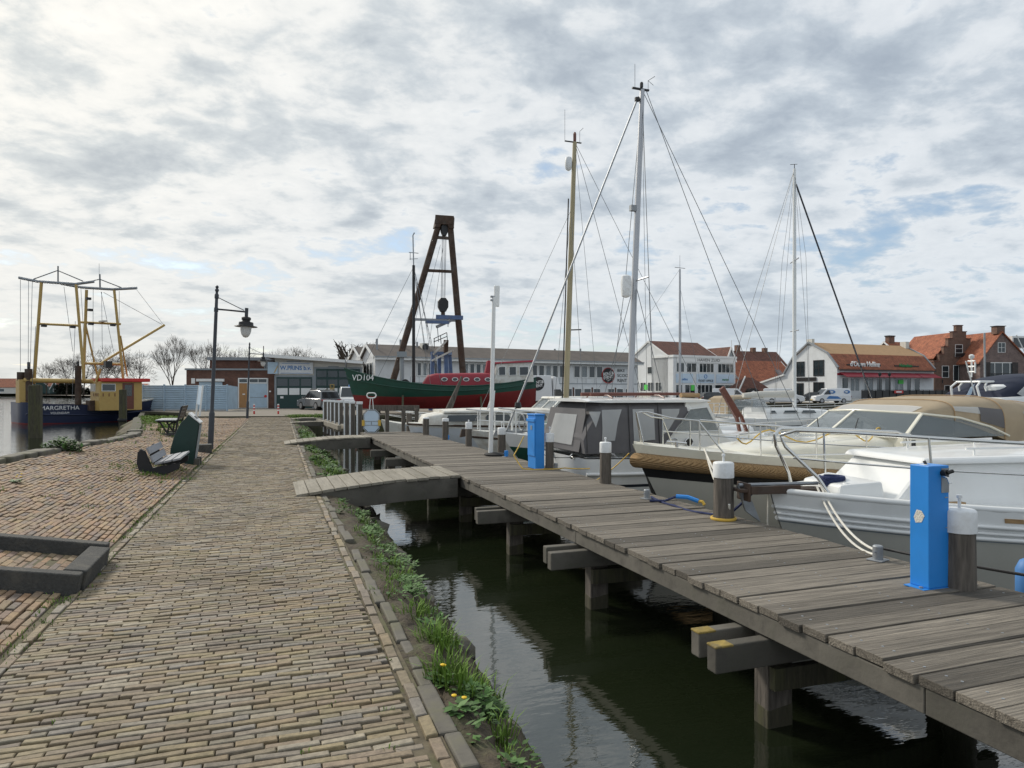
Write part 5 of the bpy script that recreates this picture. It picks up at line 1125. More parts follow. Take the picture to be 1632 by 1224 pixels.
def crane():
    D = 57.0; t = T('sheer_leg_crane', 'tall rusty A shaped sheer leg crane with hoist towering over the green cutter', 'crane', rp(680, D)); O = t.location
    def q(u, v, d=D): return at(u, v, d)-O
    for (u0, v0, u1, v1, nm) in ((612,656,701,352,'leg'),(743,656,717,352,'leg')):
        m = M(); a, b = q(u0,v0), q(u1,v1); m.tube([a, a.lerp(b,.5), b], [.27,.27,.25], 10); m.build(nm, K['rust'], t, smooth=40)
    m = M(); a, b = q(694,351), q(723.5,353); m.bar(a, b, .75, .75); m.prism([q(693,362,D-.35),q(697,343,D-.35),q(722,345,D-.35),q(724,364,D-.35),q(716.5,364,D-.35),q(713,357,D-.35),q(704,356,D-.35),q(701,362,D-.35)], (-ST*.0,.75,0)); m.build('head_beam', K['rust'], t, bevel=.03)
    for u0, u1, v, w in ((692,718,378,.22),(679,722.5,431,.22),(659,735,509,.20)): m = M(); m.bar(q(u0,v), q(u1,v+2), w, w); m.build('cross_tie', K['gal'] if v > 500 else K['rust'], t)
    m = M(); m.bb(V((-.0,-.3,0)),V((.0,.3,0)))
    def block(v0, v1, u, w):
        m = M(); a, b = q(u,v0), q(u,v1); c = (a+b)/2; hh = (a-b).z/2; m.prism([V((c.x+w*x, c.y-.2, c.z+hh*z)) for x, z in ((-.5,-1),(.5,-1),(1,-.3),(1,.5),(.5,1),(-.5,1),(-1,.5),(-1,-.3))], (0,.4,0)); return m
    block(358,376,708,.28).build('upper_block', K['black'], t, bevel=.03); block(475,497,706,.42).build('lower_block', K['black'], t, bevel=.03)
    m = M()
    for du in (-3,-1.3,1.3,3): m.bar(q(708+du,374), q(706+du,477), .035)
    m.build('hoist_cable', K['wire'], t)
    m = M(); m.bar(q(706,497), q(706,508), .2, .3); m.build('hook', K['rust'], t)
    for a, b, w, mm in (((695,505),(738,506.5),.32,'liftblue'),((678,513),(716,514),.24,'liftblue'),((696,521),(718,511),.22,'gal')): m = M(); m.bar(q(*a,D-1.2), q(*b,D-1.2+(1.0 if mm == 'gal' else 0)), w, w); m.build('spreader_beam', K[mm], t)
    m = M()
    for a, b in (((699,352),(660,520)),((702,390),(655,575)),((706,395),(680,575)),((672,470),(685,560)),((664,450),(676,545)),((717,380),(722,400))): m.bar(q(*a), q(*b), .025)
    for a, b in (((681,514),(681,521)),((714,514),(714,521)),((697,520),(699,545))): m.bar(q(*a,D-1.2), q(*b,D-1.2), .05)
    m.build('guy_wire', K['wire'], t)
crane()
def lift_frame():
    D = 58; t = T('boat_lift_trolley', 'pale blue steel boat lift trolley standing behind the crimson cabin', 'boat lift', rp(703, D)); O = t.location
    def q(u, v, d=D): return at(u, v, d)-O
    for u0, u1, d in ((686,690,D),(699,700,D+1.4),(713,710,D),(722,716,D+1.4)): m = M(); m.bar(q(u0,655,d), q(u1,562,d), .3, .3); m.build('leg', K['liftblue'], t)
    m = M(); m.bar(q(688,563), q(712,563), .26, .26); m.bar(q(700,563,D+1.4), q(718,563,D+1.4), .26, .26); m.bar(q(688,563), q(700,563,D+1.4), .26, .26); m.bar(q(712,563), q(718,563,D+1.4), .26, .26); m.build('top_frame', K['liftblue'], t)
    m = M(); m.bar(q(688,575,D-.4), q(722,558,D-.4), .26, .14); m.bar(q(690,565,D-.4), q(712,543,D-.4), .22, .14); m.build('white_brace', K['oldwhite'], t)
    m = M(); m.bar(q(710,563), q(711,542), .35, .35); m.build('rusty_jack', K['rust'], t)
    m = M()
    for a, b in (((691,540),(712,530)),((691,545),(713,536)),((692,540),(692,555)),((702,535),(703,548)),((712,530),(713,542))): m.tube([q(*a), q(*b)], .035, 5)
    m.build('guard_rail', K['black'], t)
lift_frame()
def prawn_boat():
    # blue hulled fishing boat with twin gantries, open water on the left
    hd = V((.65,.76)); di = V((hd.x*CT+hd.y*ST, -hd.x*ST+hd.y*CT, 0)); rz = math.atan2(di.y, di.x); L = 9.6; r0, d0 = -35.7, 49.9; S0 = V((r0*CT+d0*ST, -r0*ST+d0*CT, 0))
    t = T('fishing_boat', 'navy blue fishing boat with yellow wheelhouse and two tall yellow gantries on the open water', 'fishing boat', (S0.x, S0.y, WZ), rz)
    h = Hull(L, 4.2, (1.56,1.34,1.75), keel=-.5, rake=.7, sw=.9, tm=.35, p=3.0, k0=.16, k1=.85, q=2.0)
    build_hull(h, (0,.42,.72,.80,1), [K['bluehull'],K['redhull'],K['black']], (0,0,1,2), t, 30); h.deck(.55,.08).build('deck', K['rust'], t)
    h.rim(.06,.4,.03).build('rub_rail', K['bluehull'], t, smooth=50)
    m = M(); N = 16
    for sg in (1,-1): m.loft([[h.pt(.62+.38*i/N,0,sg,-.10,.0), h.pt(.62+.38*i/N,.25,sg,-.14,0)] for i in range(N+1)])
    m.build('inner_bulwark', K['yellow'], t, solid=.03)
    m = M(); m.loft([[h.pt(.66+.34*i/N,0,1,-.02,.02), h.pt(.66+.34*i/N,0,1,.0,.62-.4*(i/N)**2)] for i in range(N+1)]); m.build('far_bulwark', K['yellow'], t, solid=.03)
    m = M(); m.tube([h.pt(.66+.34*i/N,0,1,.0,.64-.4*(i/N)**2) for i in range(N+1)], .07, 8); m.build('far_bulwark_rail', K['oldwhite'], t, smooth=50)
    m = M(); [m.tube([h.pt(.5+.5*i/20,0,sg,0,.03) for i in range(21)], .08, 8) for sg in (1,-1)]; m.build('bow_rail', K['oldwhite'], t, smooth=50)
    def q(u, v, d): return loc(t, at(u, v, d))
    def pole(pts, r, mat, nm, n=8): m = M(); m.tube([q(*p) for p in pts], r, n); return m.build(nm, K[mat], t, smooth=50)
    pole([(54,612,50.5),(66,450,50.5)],.11,'yellow','gantry_leg'); pole([(134,606,50.5),(121,452,50.5)],.10,'yellow','gantry_leg'); pole([(133,605,53),(138,462,53)],.11,'yellow','gantry_leg'); pole([(197,610,53),(182,462,53)],.10,'yellow','gantry_leg')
    pole([(30.5,442.5,50.5),(60,448.5,50.5),(121,452.5,50.5),(150,448.5,50.8)],.11,'gal','gantry_beam'); pole([(97.5,452,53),(130,458,53),(180,461,53),(218,459,53)],.11,'gal','gantry_beam')
    pole([(62,516,50.5),(125,519,50.5)],.09,'yellow','gantry_tie'); pole([(129,513.5,53),(192,516.5,53)],.09,'yellow','gantry_tie'); pole([(134,579,53),(194,580.5,53)],.10,'yellow','gantry_tie')
    pole([(53,445,50.5),(92,431,50.5),(132,448,50.5)],.04,'wire','gantry_stay'); pole([(92.5,450,50.5),(92.5,424,50.5)],.05,'wire','gantry_stay'); pole([(124,453,53),(159,445,53),(195,459,53)],.04,'wire','gantry_stay'); pole([(159.5,458,53),(159,437,53)],.06,'wire','gantry_stay'); pole([(158,437,53),(158,420,53)],.012,'wire','aerial')
    pole([(137,520,53),(157,606,54)],.07,'yellow','strut'); pole([(192,535,53),(203,600,54)],.06,'yellow','strut')
    pole([(160,580,52),(170,573,52.5),(262,518,56)],.10,'yellow','boom'); pole([(38,606,49.8),(150,608,52)],.17,'yellow','net_beam')
    for p in (((32.5,446,50.5),(32.5,592,49.8)),((45.5,447,50.5),(45,585,49.8)),((51.5,449,50.5),(47,640,49.8)),((102,457,53),(116,560,52)),((129,461,53),(135,560,53)),((148.5,460,53),(148,612,53)),((161,465,53),(181,560,53)),((190,464,53),(190,515,53)),((218,462,53),(261,518,56)),((165,466,53),(258,517,56)),((57,520,50),(50,640,49.8)),((120,512,50.5),(115,640,50.5)),((162,465,53),(163,560,53))): pole(p,.016,'wire','rigging_wire',4)
    for u, v, d in ((70,519,50.4),(116,521,50.4),(145,516,52.8),(180,518,52.8),(141,476,52.8),(144,494,52.8)): m = M(); m.box(q(u,v,d),(.32,.28,.18)); m.build('floodlight', K['black'], t)
    m = M(); m.box(q(164,512,52.6),(.3,.9,.1)); m.build('radar', K['oldwhite'], t)
    pole([(124.5,645,51),(124.5,583,51)],.22,'rust','exhaust_pipe'); pole([(124.5,584,51),(124.5,576,51)],.08,'black','exhaust_tip'); pole([(46,640,50),(45.5,588,50)],.25,'rust','exhaust_pipe'); pole([(45.5,589,50),(45.5,577,50)],.09,'black','exhaust_tip'); pole([(33,607,50),(33,593,50)],.24,'rust','net_drum')
    m = M(); a, b = q(28,642,50), q(42,642,50); z1 = q(35,605,50).z; m.box(((a.x+b.x)/2,(a.y+b.y)/2,(a.z+z1)/2),(.55,.9,z1-a.z)); m.build('winch_post', K['yellow'], t, bevel=.03)
    # wheelhouse aligned with the hull
    A = q(159,648,50.8); z0 = .9; z1 = q(159,608,50.8).z; lx, ly = 2.95, 1.95
    m = M(); m.bb((A.x,A.y,z0),(A.x+lx,A.y+ly,z1)); w = m.build('wheelhouse', K['yellow'], t, bevel=.04)
    m = M(); m.bb((A.x+.1,A.y-.25,z1),(A.x+lx+.5,A.y+ly+.2,z1+.26)); m.build('wheelhouse_roof', K['red'], t, bevel=.03)
    def win(p, d, wd, zz, hh, nm='window', fm='trim', f=.05):   # p: corner on the wall, d: direction along it, both in the boat's own frame
        d = V(d); n = V((d.y,-d.x,0)); p = V(p); m = M(); a, b = p, p+d*wd
        m.prism([V((a.x,a.y,zz)), V((b.x,b.y,zz)), V((b.x,b.y,zz+hh)), V((a.x,a.y,zz+hh))], n*.02); o = m.build(nm, K[fm], t)
        a, b = p+d*f+n*.022, p+d*(wd-f)+n*.022; g0 = zz+(hh*.5 if nm == 'door' else f); m = M(); m.prism([V((a.x,a.y,g0)), V((b.x,b.y,g0)), V((b.x,b.y,zz+hh-f)), V((a.x,a.y,zz+hh-f))], n*.01); m.build('pane', K['glass'], o)
    win((A.x,A.y+ly-.1,0),(0,-1,0),1.0,z1-.72,.56); win((A.x+.12,A.y,0),(1,0,0),.95,z1-.72,.56); win((A.x+1.55,A.y,0),(1,0,0),.8,z0+.1,z1-z0-.2,'door','wood',.15)
    for k, y in enumerate((.3,.55,.85,1.2)): m = M(); m.bb((A.x-.03,A.y+y,z1-1.1),(A.x-.002,A.y+y+.05,z1-.86)); m.build('deck_tool', K['wood'], t)
    for x in (.2,.6,1.0): m = M(); m.bb((A.x+x,A.y-.03,z1-1.1),(A.x+x+.05,A.y-.002,z1-.86)); m.build('deck_tool', K['wood'], t)
    m = M(); m.bb((A.x-.35,A.y+.9,z0),(A.x-.03,A.y+1.8,z0+.75)); m.build('fish_box', K['rust'], t)
    pole([(153,608,51.2),(160,588,51.4)],.10,'yellow','post'); m = M(); m.box(q(172,581,51.5),(.45,.45,.5)); m.build('hoist_block', K['black'], t)
    a, b = h.pt(.16,.2,-1,.06), h.pt(.34,.2,-1,.06); c = a.lerp(b,.28); rot = (R(90), 0, toward(a,b)); text('MARGRETHA', .42, t, K['txtwhite'], (c.x,c.y-.02,c.z+.10), rot, name='name_lettering'); text('VOLENDAM', .22, t, K['txtwhite'], (c.x,c.y-.0,c.z-.26), rot, name='port_lettering')
prawn_boat()
def white_sloop():
    a, b = rp(1147, 35), rp(1430, 38); L = 9.8; t = T('white_sailing_yacht', 'modern white sailing yacht with dark hull windows and covered boom, beyond the canopied boats', 'sailing yacht', (a.x,a.y,WZ), toward(a,b))
    h = Hull(L, 3.2, (.98,1.02,1.2), rake=.7, sw=.85, p=2.4); build_hull(h, (0,.05,.26,.29,.75,1), [K['gel'],K['navyhull']], (0,0,1,0,1), t); h.deck(.0,.02).build('deck', K['gel'], t, smooth=40)
    m = M(); m.loft([arch(x,w,.98,z,10,.4) for x, w, z in ((2.0,1.05,1.52),(4.0,1.0,1.5),(6.0,.75,1.38),(7.4,.4,1.12))], caps=True); m.build('coachroof', K['gel'], t, smooth=40)
    for x0, x1 in ((2.2,2.6),(3.0,3.9),(4.1,5.0)): m = M(); m.prism([(x0,-1.03+.05*(x0-2)*.4,1.22),(x1,-1.03+.05*(x1-2)*.4,1.22),(x1-.1,-1.0+.05*(x1-2)*.4,1.36),(x0+.12,-1.0+.05*(x0-2)*.4,1.36)], (0,-.03,0)); m.build('cabin_window', K['glass'], t)
    for tt in (.42,.66):
        p, q2 = h.pt(tt,.33,-1,.012), h.pt(tt+.085,.33,-1,.012); r, s_ = h.pt(tt+.085,.22,-1,.012), h.pt(tt,.22,-1,.012); m = M(); m.poly([p,q2,r,s_]); m.build('hull_window', K['glass'], t, solid=.01)
    bx = 4.45; zt = zp(272,36.5)-WZ; mast(t, (bx,0,1.4), (bx-.0,0,zt), .10, 'gel'); tp = V((bx,0,zt))
    m = M(); m.tube([(bx-.15,0,zp(628,36)-WZ),(bx-2,0,zp(629,36)-WZ+.02),(bx-3.1,0,zp(630,36)-WZ)], [.2,.17,.12], 10); m.build('covered_boom', K['rope'], t, smooth=50)
    m = M(); stay(m, (bx-.1,0,zp(640,36)-WZ), (bx-3.0,0,zp(640,36)-WZ+.1), .03); m.build('boom', K['alu'], t)
    m = M(); stay(m, tp, (.1,.5,1.0), .008); stay(m, tp, (.1,-.6,1.0), .008)
    for zz in (zp(417,36.5)-WZ, zp(528,36.5)-WZ):
        for sg in (1,-1): stay(m, tp-V((0,0,.1)), V((bx-.05,sg*.95,zz)), .006); stay(m, V((bx-.05,sg*.95,zz)), (bx-.2,sg*1.45,1.0), .006)
    m.build('standing_rigging', K['wire'], t)
    m = M()
    for zz in (zp(417,36.5)-WZ, zp(528,36.5)-WZ): m.tube([(bx-.45,-.9,zz-.05),(bx,0,zz),(bx+.45,.9,zz+.05)], .03, 6)
    m.build('spreader', K['alu'], t)
    m = M(); stay(m, tp-V((-.1,0,.8)), (L-.1,0,1.25), .03); m.build('furled_forestay', K['navyhull'], t)
    m = M(); m.tube([(bx,0,zt),(bx,0,zt+.25)], .02, 5); m.tube([(bx-.25,0,zt+.2),(bx+.25,.1,zt+.3)], .015, 5); m.build('masthead_gear', K['black'], t)
    pulpit(h, t, .05, .95, .55, posts=7, r=.014)
    m = M(); m.loft([arch(x,w,1.3,z,8,.5) for x, w, z in ((1.2,.95,1.85),(1.9,.9,1.95),(2.5,.8,1.6))]); m.build('spray_hood', K['screen'], t, smooth=50)
white_sloop()
def beige_cabin():
    a, b = rp(1108, 43), rp(1240, 45); t = T('beige_canopy_boat', 'small motor boat with beige canopy and clear windows behind the white sailing yacht', 'boat', (a.x,a.y,WZ), toward(a,b))
    h = Hull(6.5, 2.6, (.95,.95,1.1)); build_hull(h, (0,.1,.7,1), [K['gel'],K['oldwhite'],K['navyhull']], (0,1,2), t); h.deck(0,.02).build('deck', K['gel'], t)
    m = M(); m.loft([arch(x,w,.95,z,10,.35) for x, w, z in ((1.6,1.1,1.9),(1.9,1.12,2.05),(3.2,1.1,2.1),(3.5,1.05,2.05))], caps=True); m.build('canopy', K['tan'], t, smooth=45)
    m = M(); m.hexa([(3.4,-1.05,.95),(3.4,1.05,.95),(5.0,.8,.95),(5.0,-.8,.95),(3.4,-1.0,2.0),(3.4,1.0,2.0),(4.6,.7,1.9),(4.6,-.7,1.9)]); m.build('wheelhouse', K['oldwhite'], t, bevel=.03)
    pane(t, [(2.0,-1.14,1.2),(3.3,-1.13,1.2),(3.3,-1.09,1.85),(2.1,-1.10,1.85)], 'screen', 'canopy_window'); pane(t, [(3.5,-1.06,1.35),(4.7,-.86,1.35),(4.5,-.77,1.82),(3.5,-1.03,1.88)], 'screen', 'side_window')
    x = -.0; bx = 1.05-2.1; m = M(); 
    mast(t, (-.0+ (rp(1083,43)-a).length*-1+.0,0,.3), ((rp(1083,43)-a).length*-1+.03,0,zp(430,43)-WZ), .09, 'alu') if 0 else None
    m = M()
    for k in range(4): m.tube([(.2+k*.4,-1.1,.95),(.2+k*.4,-1.1,1.6)], .02, 5)
    m.tube([(.2,-1.1,1.6),(1.4,-1.1,1.6)], .02, 5); m.build('guard_rail', K['trim'], t)
    # slim yacht mostly hidden behind the cruiser, seen by its mast
    a = rp(1130, 40); b = rp(960, 41); t = T('slim_grey_mast_yacht', 'low white yacht with slim grey mast, mostly hidden behind the charcoal canopied cruiser', 'sailing yacht', (a.x,a.y,WZ), toward(a,b)); h = Hull(7.5, 2.5, (.8,.78,.95)); build_hull(h, (0,.1,.7,1), [K['gel'],K['gel'],K['navyhull']], (0,1,2), t); h.deck(0,.02).build('deck', K['gel'], t)
    bx = (rp(1083.5,40.3)-a).length; zt = zp(430,40.5)-WZ; mast(t, (bx,0,.7), (bx,0,zt), .07); m = M(); stay(m, (bx,0,zt), (7.4,0,1), .006); stay(m, (bx,0,zt-1.6), (-.8,0,2.0), .006) if 0 else None
    for sg in (1,-1): stay(m, (bx,0,zt-.1), (bx-.1,sg*1.1,.8), .005)
    stay(m, (bx,0,zt-1), (.1,0,.9), .006); m.build('standing_rigging', K['wire'], t)
    m = M(); m.tube([(bx,0,zt),(bx,0,zt+.8)], .008, 4); m.tube([(bx-.3,0,zt+.03),(bx+.3,.1,zt+.1)], .015, 4); m.build('masthead_gear', K['black'], t)
    m = M(); m.tube([(bx+.1,0,1.5),(bx+2.6,0,1.45)], .07, 8); m.build('boom', K['alu'], t)
beige_cabin()
def fly_yacht():
    D = 25.5; a = rp(1536, D); b = rp(1900, D+2.5); t = T('navy_canopy_yacht', 'large white motor yacht with navy blue canopy and radar arch at the right edge', 'motor yacht', (a.x,a.y,WZ), toward(a,b))
    h = Hull(11, 3.8, (1.5,1.55,1.9), rake=.6, sw=.85); build_hull(h, (0,.1,.16,.75,1), [K['gel'],K['navyhull']], (0,1,0,1), t); h.deck(0,.02).build('deck', K['gel'], t)
    m = M(); m.hexa([(.3,-1.6,1.5),(.3,1.6,1.5),(8.5,1.2,1.55),(8.5,-1.2,1.55),(.0,-1.5,2.1),(.0,1.5,2.1),(6.5,1.1,2.45),(6.5,-1.1,2.45)]); m.build('superstructure', K['gel'], t, bevel=.08)
    pane(t, [(1.6,-1.63,1.75),(5.5,-1.42,1.75),(4.6,-1.40,2.12),(2.3,-1.52,2.05)], 'teak', 'tinted_window')
    S_ = [(.35,1.25,2.0,2.32),(.8,1.3,1.95,2.62),(1.6,1.32,1.95,2.88),(2.6,1.32,2.0,3.0),(3.6,1.3,2.1,2.98),(5.2,1.2,2.2,2.75),(6.0,1.1,2.25,2.4)]
    m = M(); m.loft([arch(x,w,zb,z,14,.5) for x, w, zb, z in S_], caps=True); m.build('canopy', K['navy'], t, smooth=50)
    for pts in ([(.85,2.25),(1.35,2.05),(2.0,2.4),(1.35,2.58)],[(1.5,2.66),(2.15,2.42),(3.0,2.68),(2.9,2.74)],[(2.4,2.36),(3.6,2.45),(3.5,2.66)]): m = M(); m.poly([(x,-1.36 if z < 2.5 else -1.30,z) for x, z in pts]); m.build('canopy_window', K['vinyl'], t, solid=.012)
    m = M()
    for sg in (1,-1): m.tube([(.1,sg*.6,2.05),(-.0,sg*.55,2.5),(.2,sg*.5,2.68),(.8,sg*.5,2.68)], .04, 8); m.tube([(.5,sg*.6,2.05),(.35,sg*.55,2.5),(.5,sg*.5,2.68)], .035, 8)
    m.tube([(.2,-.5,2.68),(.2,.5,2.68)], .04, 8); m.tube([(.8,-.5,2.68),(.8,.5,2.68)], .04, 8); m.build('radar_arch', K['gel'], t, smooth=50)
    m = M(); m.lathe([(.2,2.3),(.36,2.36),(.36,2.5),(.2,2.58)], 14, (.75,-.7,0)); m.build('radar_dome', K['gel'], t, smooth=50)
    m = M(); m.tube([(.35,0,2.85),(.35,0,3.55)], .03, 6); m.tube([(.35,-.15,3.0),(.35,-.15,3.4)], .03, 6)
    for z in (3.05,3.25,3.45): m.tube([(.35,-.15,z),(.35,.15,z)], .03, 6)
    m.lathe([(.04,3.52),(.09,3.56),(.09,3.66),(.03,3.7)], 10, (.35,0,0)); m.build('light_mast', K['gel'], t, smooth=50)
    m = M(); m.tube([(.95,0,2.85),(.93,0,4.5)], .035, 6); m.build('aerial', K['gal'], t); m = M(); m.tube([(2.6,-.6,2.9),(1.7,-.6,4.4)], .02, 5); m.tube([(-.35,-.8,2.2),(-.75,-.8,3.4)], .025, 5); m.build('whip_aerial', K['trim'], t)
    m = M(); m.loft([[V((-.36-.12*i,-.8+.05*math.sin(i*1.5),2.6-.12*i)),V((-.45-.12*i,-.8+.05*math.sin(i*1.5+1),2.25-.14*i))] for i in range(5)]); m.build('ensign', K['signblue'], t, solid=.004)
fly_yacht()
# ------------------------------------------------------------------ buildings, fence, vehicles, trees
class Bld:
    """a building whose front runs from the ground point seen at column u0 to that at u1"""
    def __init__(s, name, label, u0, d0, u1, d1, cat='building', group=None):
        s.A, s.B = rp(u0, d0), rp(u1, d1); s.w = (s.B-s.A).length; s.t = T(name, label, cat, s.A, toward(s.A, s.B), group); s.d0, s.d1 = d0, d1
        a = lambda p: V((p.x*CT-p.y*ST, p.x*ST+p.y*CT)); s.a, s.b = a(s.A), a(s.B)
    def x(s, u): k = (u-CU)/F; return s.w*(s.a.x-k*s.a.y)/(k*(s.b.y-s.a.y)-(s.b.x-s.a.x))
    def z(s, u, v): return zp(v, s.d0+(s.d1-s.d0)*s.x(u)/s.w)
    def part(s, name, mat, m, **k): return m.build(name, K[mat] if isinstance(mat, str) else mat, s.t, **k)
    def box(s, name, mat, a, b, **k): m = M(); m.bb(a, b); return s.part(name, mat, m, **k)
    def prism(s, name, mat, poly, vec, **k): m = M(); m.prism(poly, vec); return s.part(name, mat, m, **k)
    def win(s, x0, z0, x1, z1, nx=1, nz=1, y=0, fm='trim', gm='glass', f=.07, name='window', side=None, parent=None):
        """side: (px, py) wall origin and direction for walls other than the front"""
        def P(x, yy, z):
            if side is None: return V((x, y+yy, z))
            (ox, oy), (dx, dy) = side; return V((ox+dx*x-dy*yy*-1*0+(-(-dy))*yy*0+dy*yy*-1*-1*0, oy+dy*x, z))+V((dy*-1, dx, 0))*yy
        def slab(m, a, b, c, d, y0, y1): m.hexa([P(a,y0,b),P(c,y0,b),P(c,y1,b),P(a,y1,b),P(a,y0,d),P(c,y0,d),P(c,y1,d),P(a,y1,d)])
        m = M(); slab(m, x0, z0, x1, z0+f, -.07, -.002); slab(m, x0, z1-f, x1, z1, -.07, -.002); slab(m, x0, z0+f, x0+f, z1-f, -.07, -.002); slab(m, x1-f, z0+f, x1, z1-f, -.07, -.002)
        for i in range(1, nx): xx = x0+(x1-x0)*i/nx; slab(m, xx-f*.4, z0+f, xx+f*.4, z1-f, -.06, -.002)
        for i in range(1, nz): zz = z0+(z1-z0)*i/nz; slab(m, x0+f, zz-f*.35, x1-f, zz+f*.35, -.058, -.002)
        o = m.build(name, K[fm], s.t); m = M(); slab(m, x0+f*.9, z0+f*.9, x1-f*.9, z1-f*.9, -.03, -.003); m.build('pane', K[gm], o); return o
    def text(s, str_, size, mat, x, z, y=-.03, **k): return text(str_, size, s.t, K[mat], (x, y, z), **k)
def gable(b, x0, x1, y0, y1, eave, ridge, wall, roof, over=.25, along='x', trim='trim', z0=0):
    """box with a gable roof; along: the ridge direction"""
    if along == 'x':
        ym = (y0+y1)/2; b.prism('wall', wall, [(x0,y0,z0),(x0,y1,z0),(x0,y1,eave),(x0,ym,ridge),(x0,y0,eave)], (x1-x0,0,0))
        s = (ridge-eave)/(ym-y0); m = M()
        for (ya, yb) in ((y0-over, ym), (y1+over, ym)):
            za = eave-over*s+.04; zb = ridge+.04; m.prism([(x0-.15,ya,za),(x0-.15,yb,zb),(x0-.15,yb,zb+.14),(x0-.15,ya,za+.14)], (x1-x0+.3,0,0))
        b.part('roof', roof, m)
        m = M()
        for x in (x0-.19, x1+.12):
            for ya in (y0-over, y1+over): m.bar((x+.03,ya,eave-over*s+.06),(x+.03,ym,ridge+.08),.08,.26)
        b.part('barge_board', trim, m)
    else:
        xm = (x0+x1)/2; b.prism('wall', wall, [(x0,y0,z0),(x1,y0,z0),(x1,y0,eave),(xm,y0,ridge),(x0,y0,eave)], (0,y1-y0,0))
        s = (ridge-eave)/(xm-x0); m = M()
        for (xa, xb) in ((x0-over, xm), (x1+over, xm)):
            za = eave-over*s+.04; zb = ridge+.04; m.prism([(xa,y0-.15,za),(xb,y0-.15,zb),(xb,y0-.15,zb+.14),(xa,y0-.15,za+.14)], (0,y1-y0+.3,0))
        b.part('roof', roof, m)
        m = M()
        for xa in (x0-over, x1+over): m.bar((xa,y0-.18,eave-over*s+.06),(xm,y0-.18,ridge+.08),.08,.26)
        b.part('barge_board', trim, m)
# --- brick shed with the oak door
def brick_shed():
    b = Bld('brick_workshop', 'low dark brick workshop with an oak door and white panel, left of the garage', 297, 65, 437, 66); w = b.w; h = b.z(370, 590)
    b.box('wall', 'brick', (0,0,0), (w,9,h)); b.box('fascia', 'greytrim', (-.12,-.12,h), (w,.3,h+.16)); h2 = zp(575, 70); x2 = b.x(316)
    b.box('upper_wall', 'brick', (x2,3.5,h-.2), (w,9,h2)); b.box('upper_roof', 'greytrim', (x2-.2,3.3,h2), (w+.1,9.2,h2+.3))
    b.win(b.x(408), h+.05, b.x(423), h2-.1, 4, 2, y=3.5, fm='greytrim', gm='screen', name='clerestory_window')
    x0, x1, xm = b.x(379.5), b.x(427.5), b.x(396.5); zt = b.z(400, 602.5)
    b.box('door_frame', 'trim', (x0,-.05,0), (x1,-.002,zt)); o = b.box('door', 'oak', (b.x(381.5),-.10,.06), (b.x(394),-.052,zt-.5)); m = M(); m.bb((b.x(387),-.115,1.3),(b.x(391),-.101,1.4)); m.build('letter_plate', K['trim'], o)
    b.win(b.x(380.5), zt-.48, b.x(395.5), zt-.03, y=-.05, name='transom_window'); b.win(b.x(397), zt-.48, b.x(426.5), zt-.03, 2, 1, y=-.05, name='transom_window')
    o = b.box('white_panel', 'fence', (b.x(398),-.09,.08), (b.x(426),-.052,zt-.55)); m = M(); m.bb((b.x(399),-.10,1.02),(b.x(425),-.091,1.07)); m.build('panel_bar', K['greytrim'], o)
    m = M(); m.prism([V((b.x(423.5)+.13*math.cos(a),-.11,1.15+.13*math.sin(a))) for a in [i*math.pi/8 for i in range(16)]], (0,.018,0)); m.build('red_disc', K['red'], o)
    xs = [b.x(314), b.x(358)]; b.box('shutter_hood', 'trim', (xs[0],-.25,2.55), (xs[1],-.003,2.8)); b.box('shutter', 'fence', (xs[0]+.2,-.06,.1), (xs[1]-.2,-.003,2.5)); b.box('wall_notice', 'trim', (b.x(305),-.05,2.35), (b.x(311),-.003,2.85)); b.box('wall_notice', 'trim', (b.x(429),-.05,1.55), (b.x(432),-.003,1.68))
brick_shed()
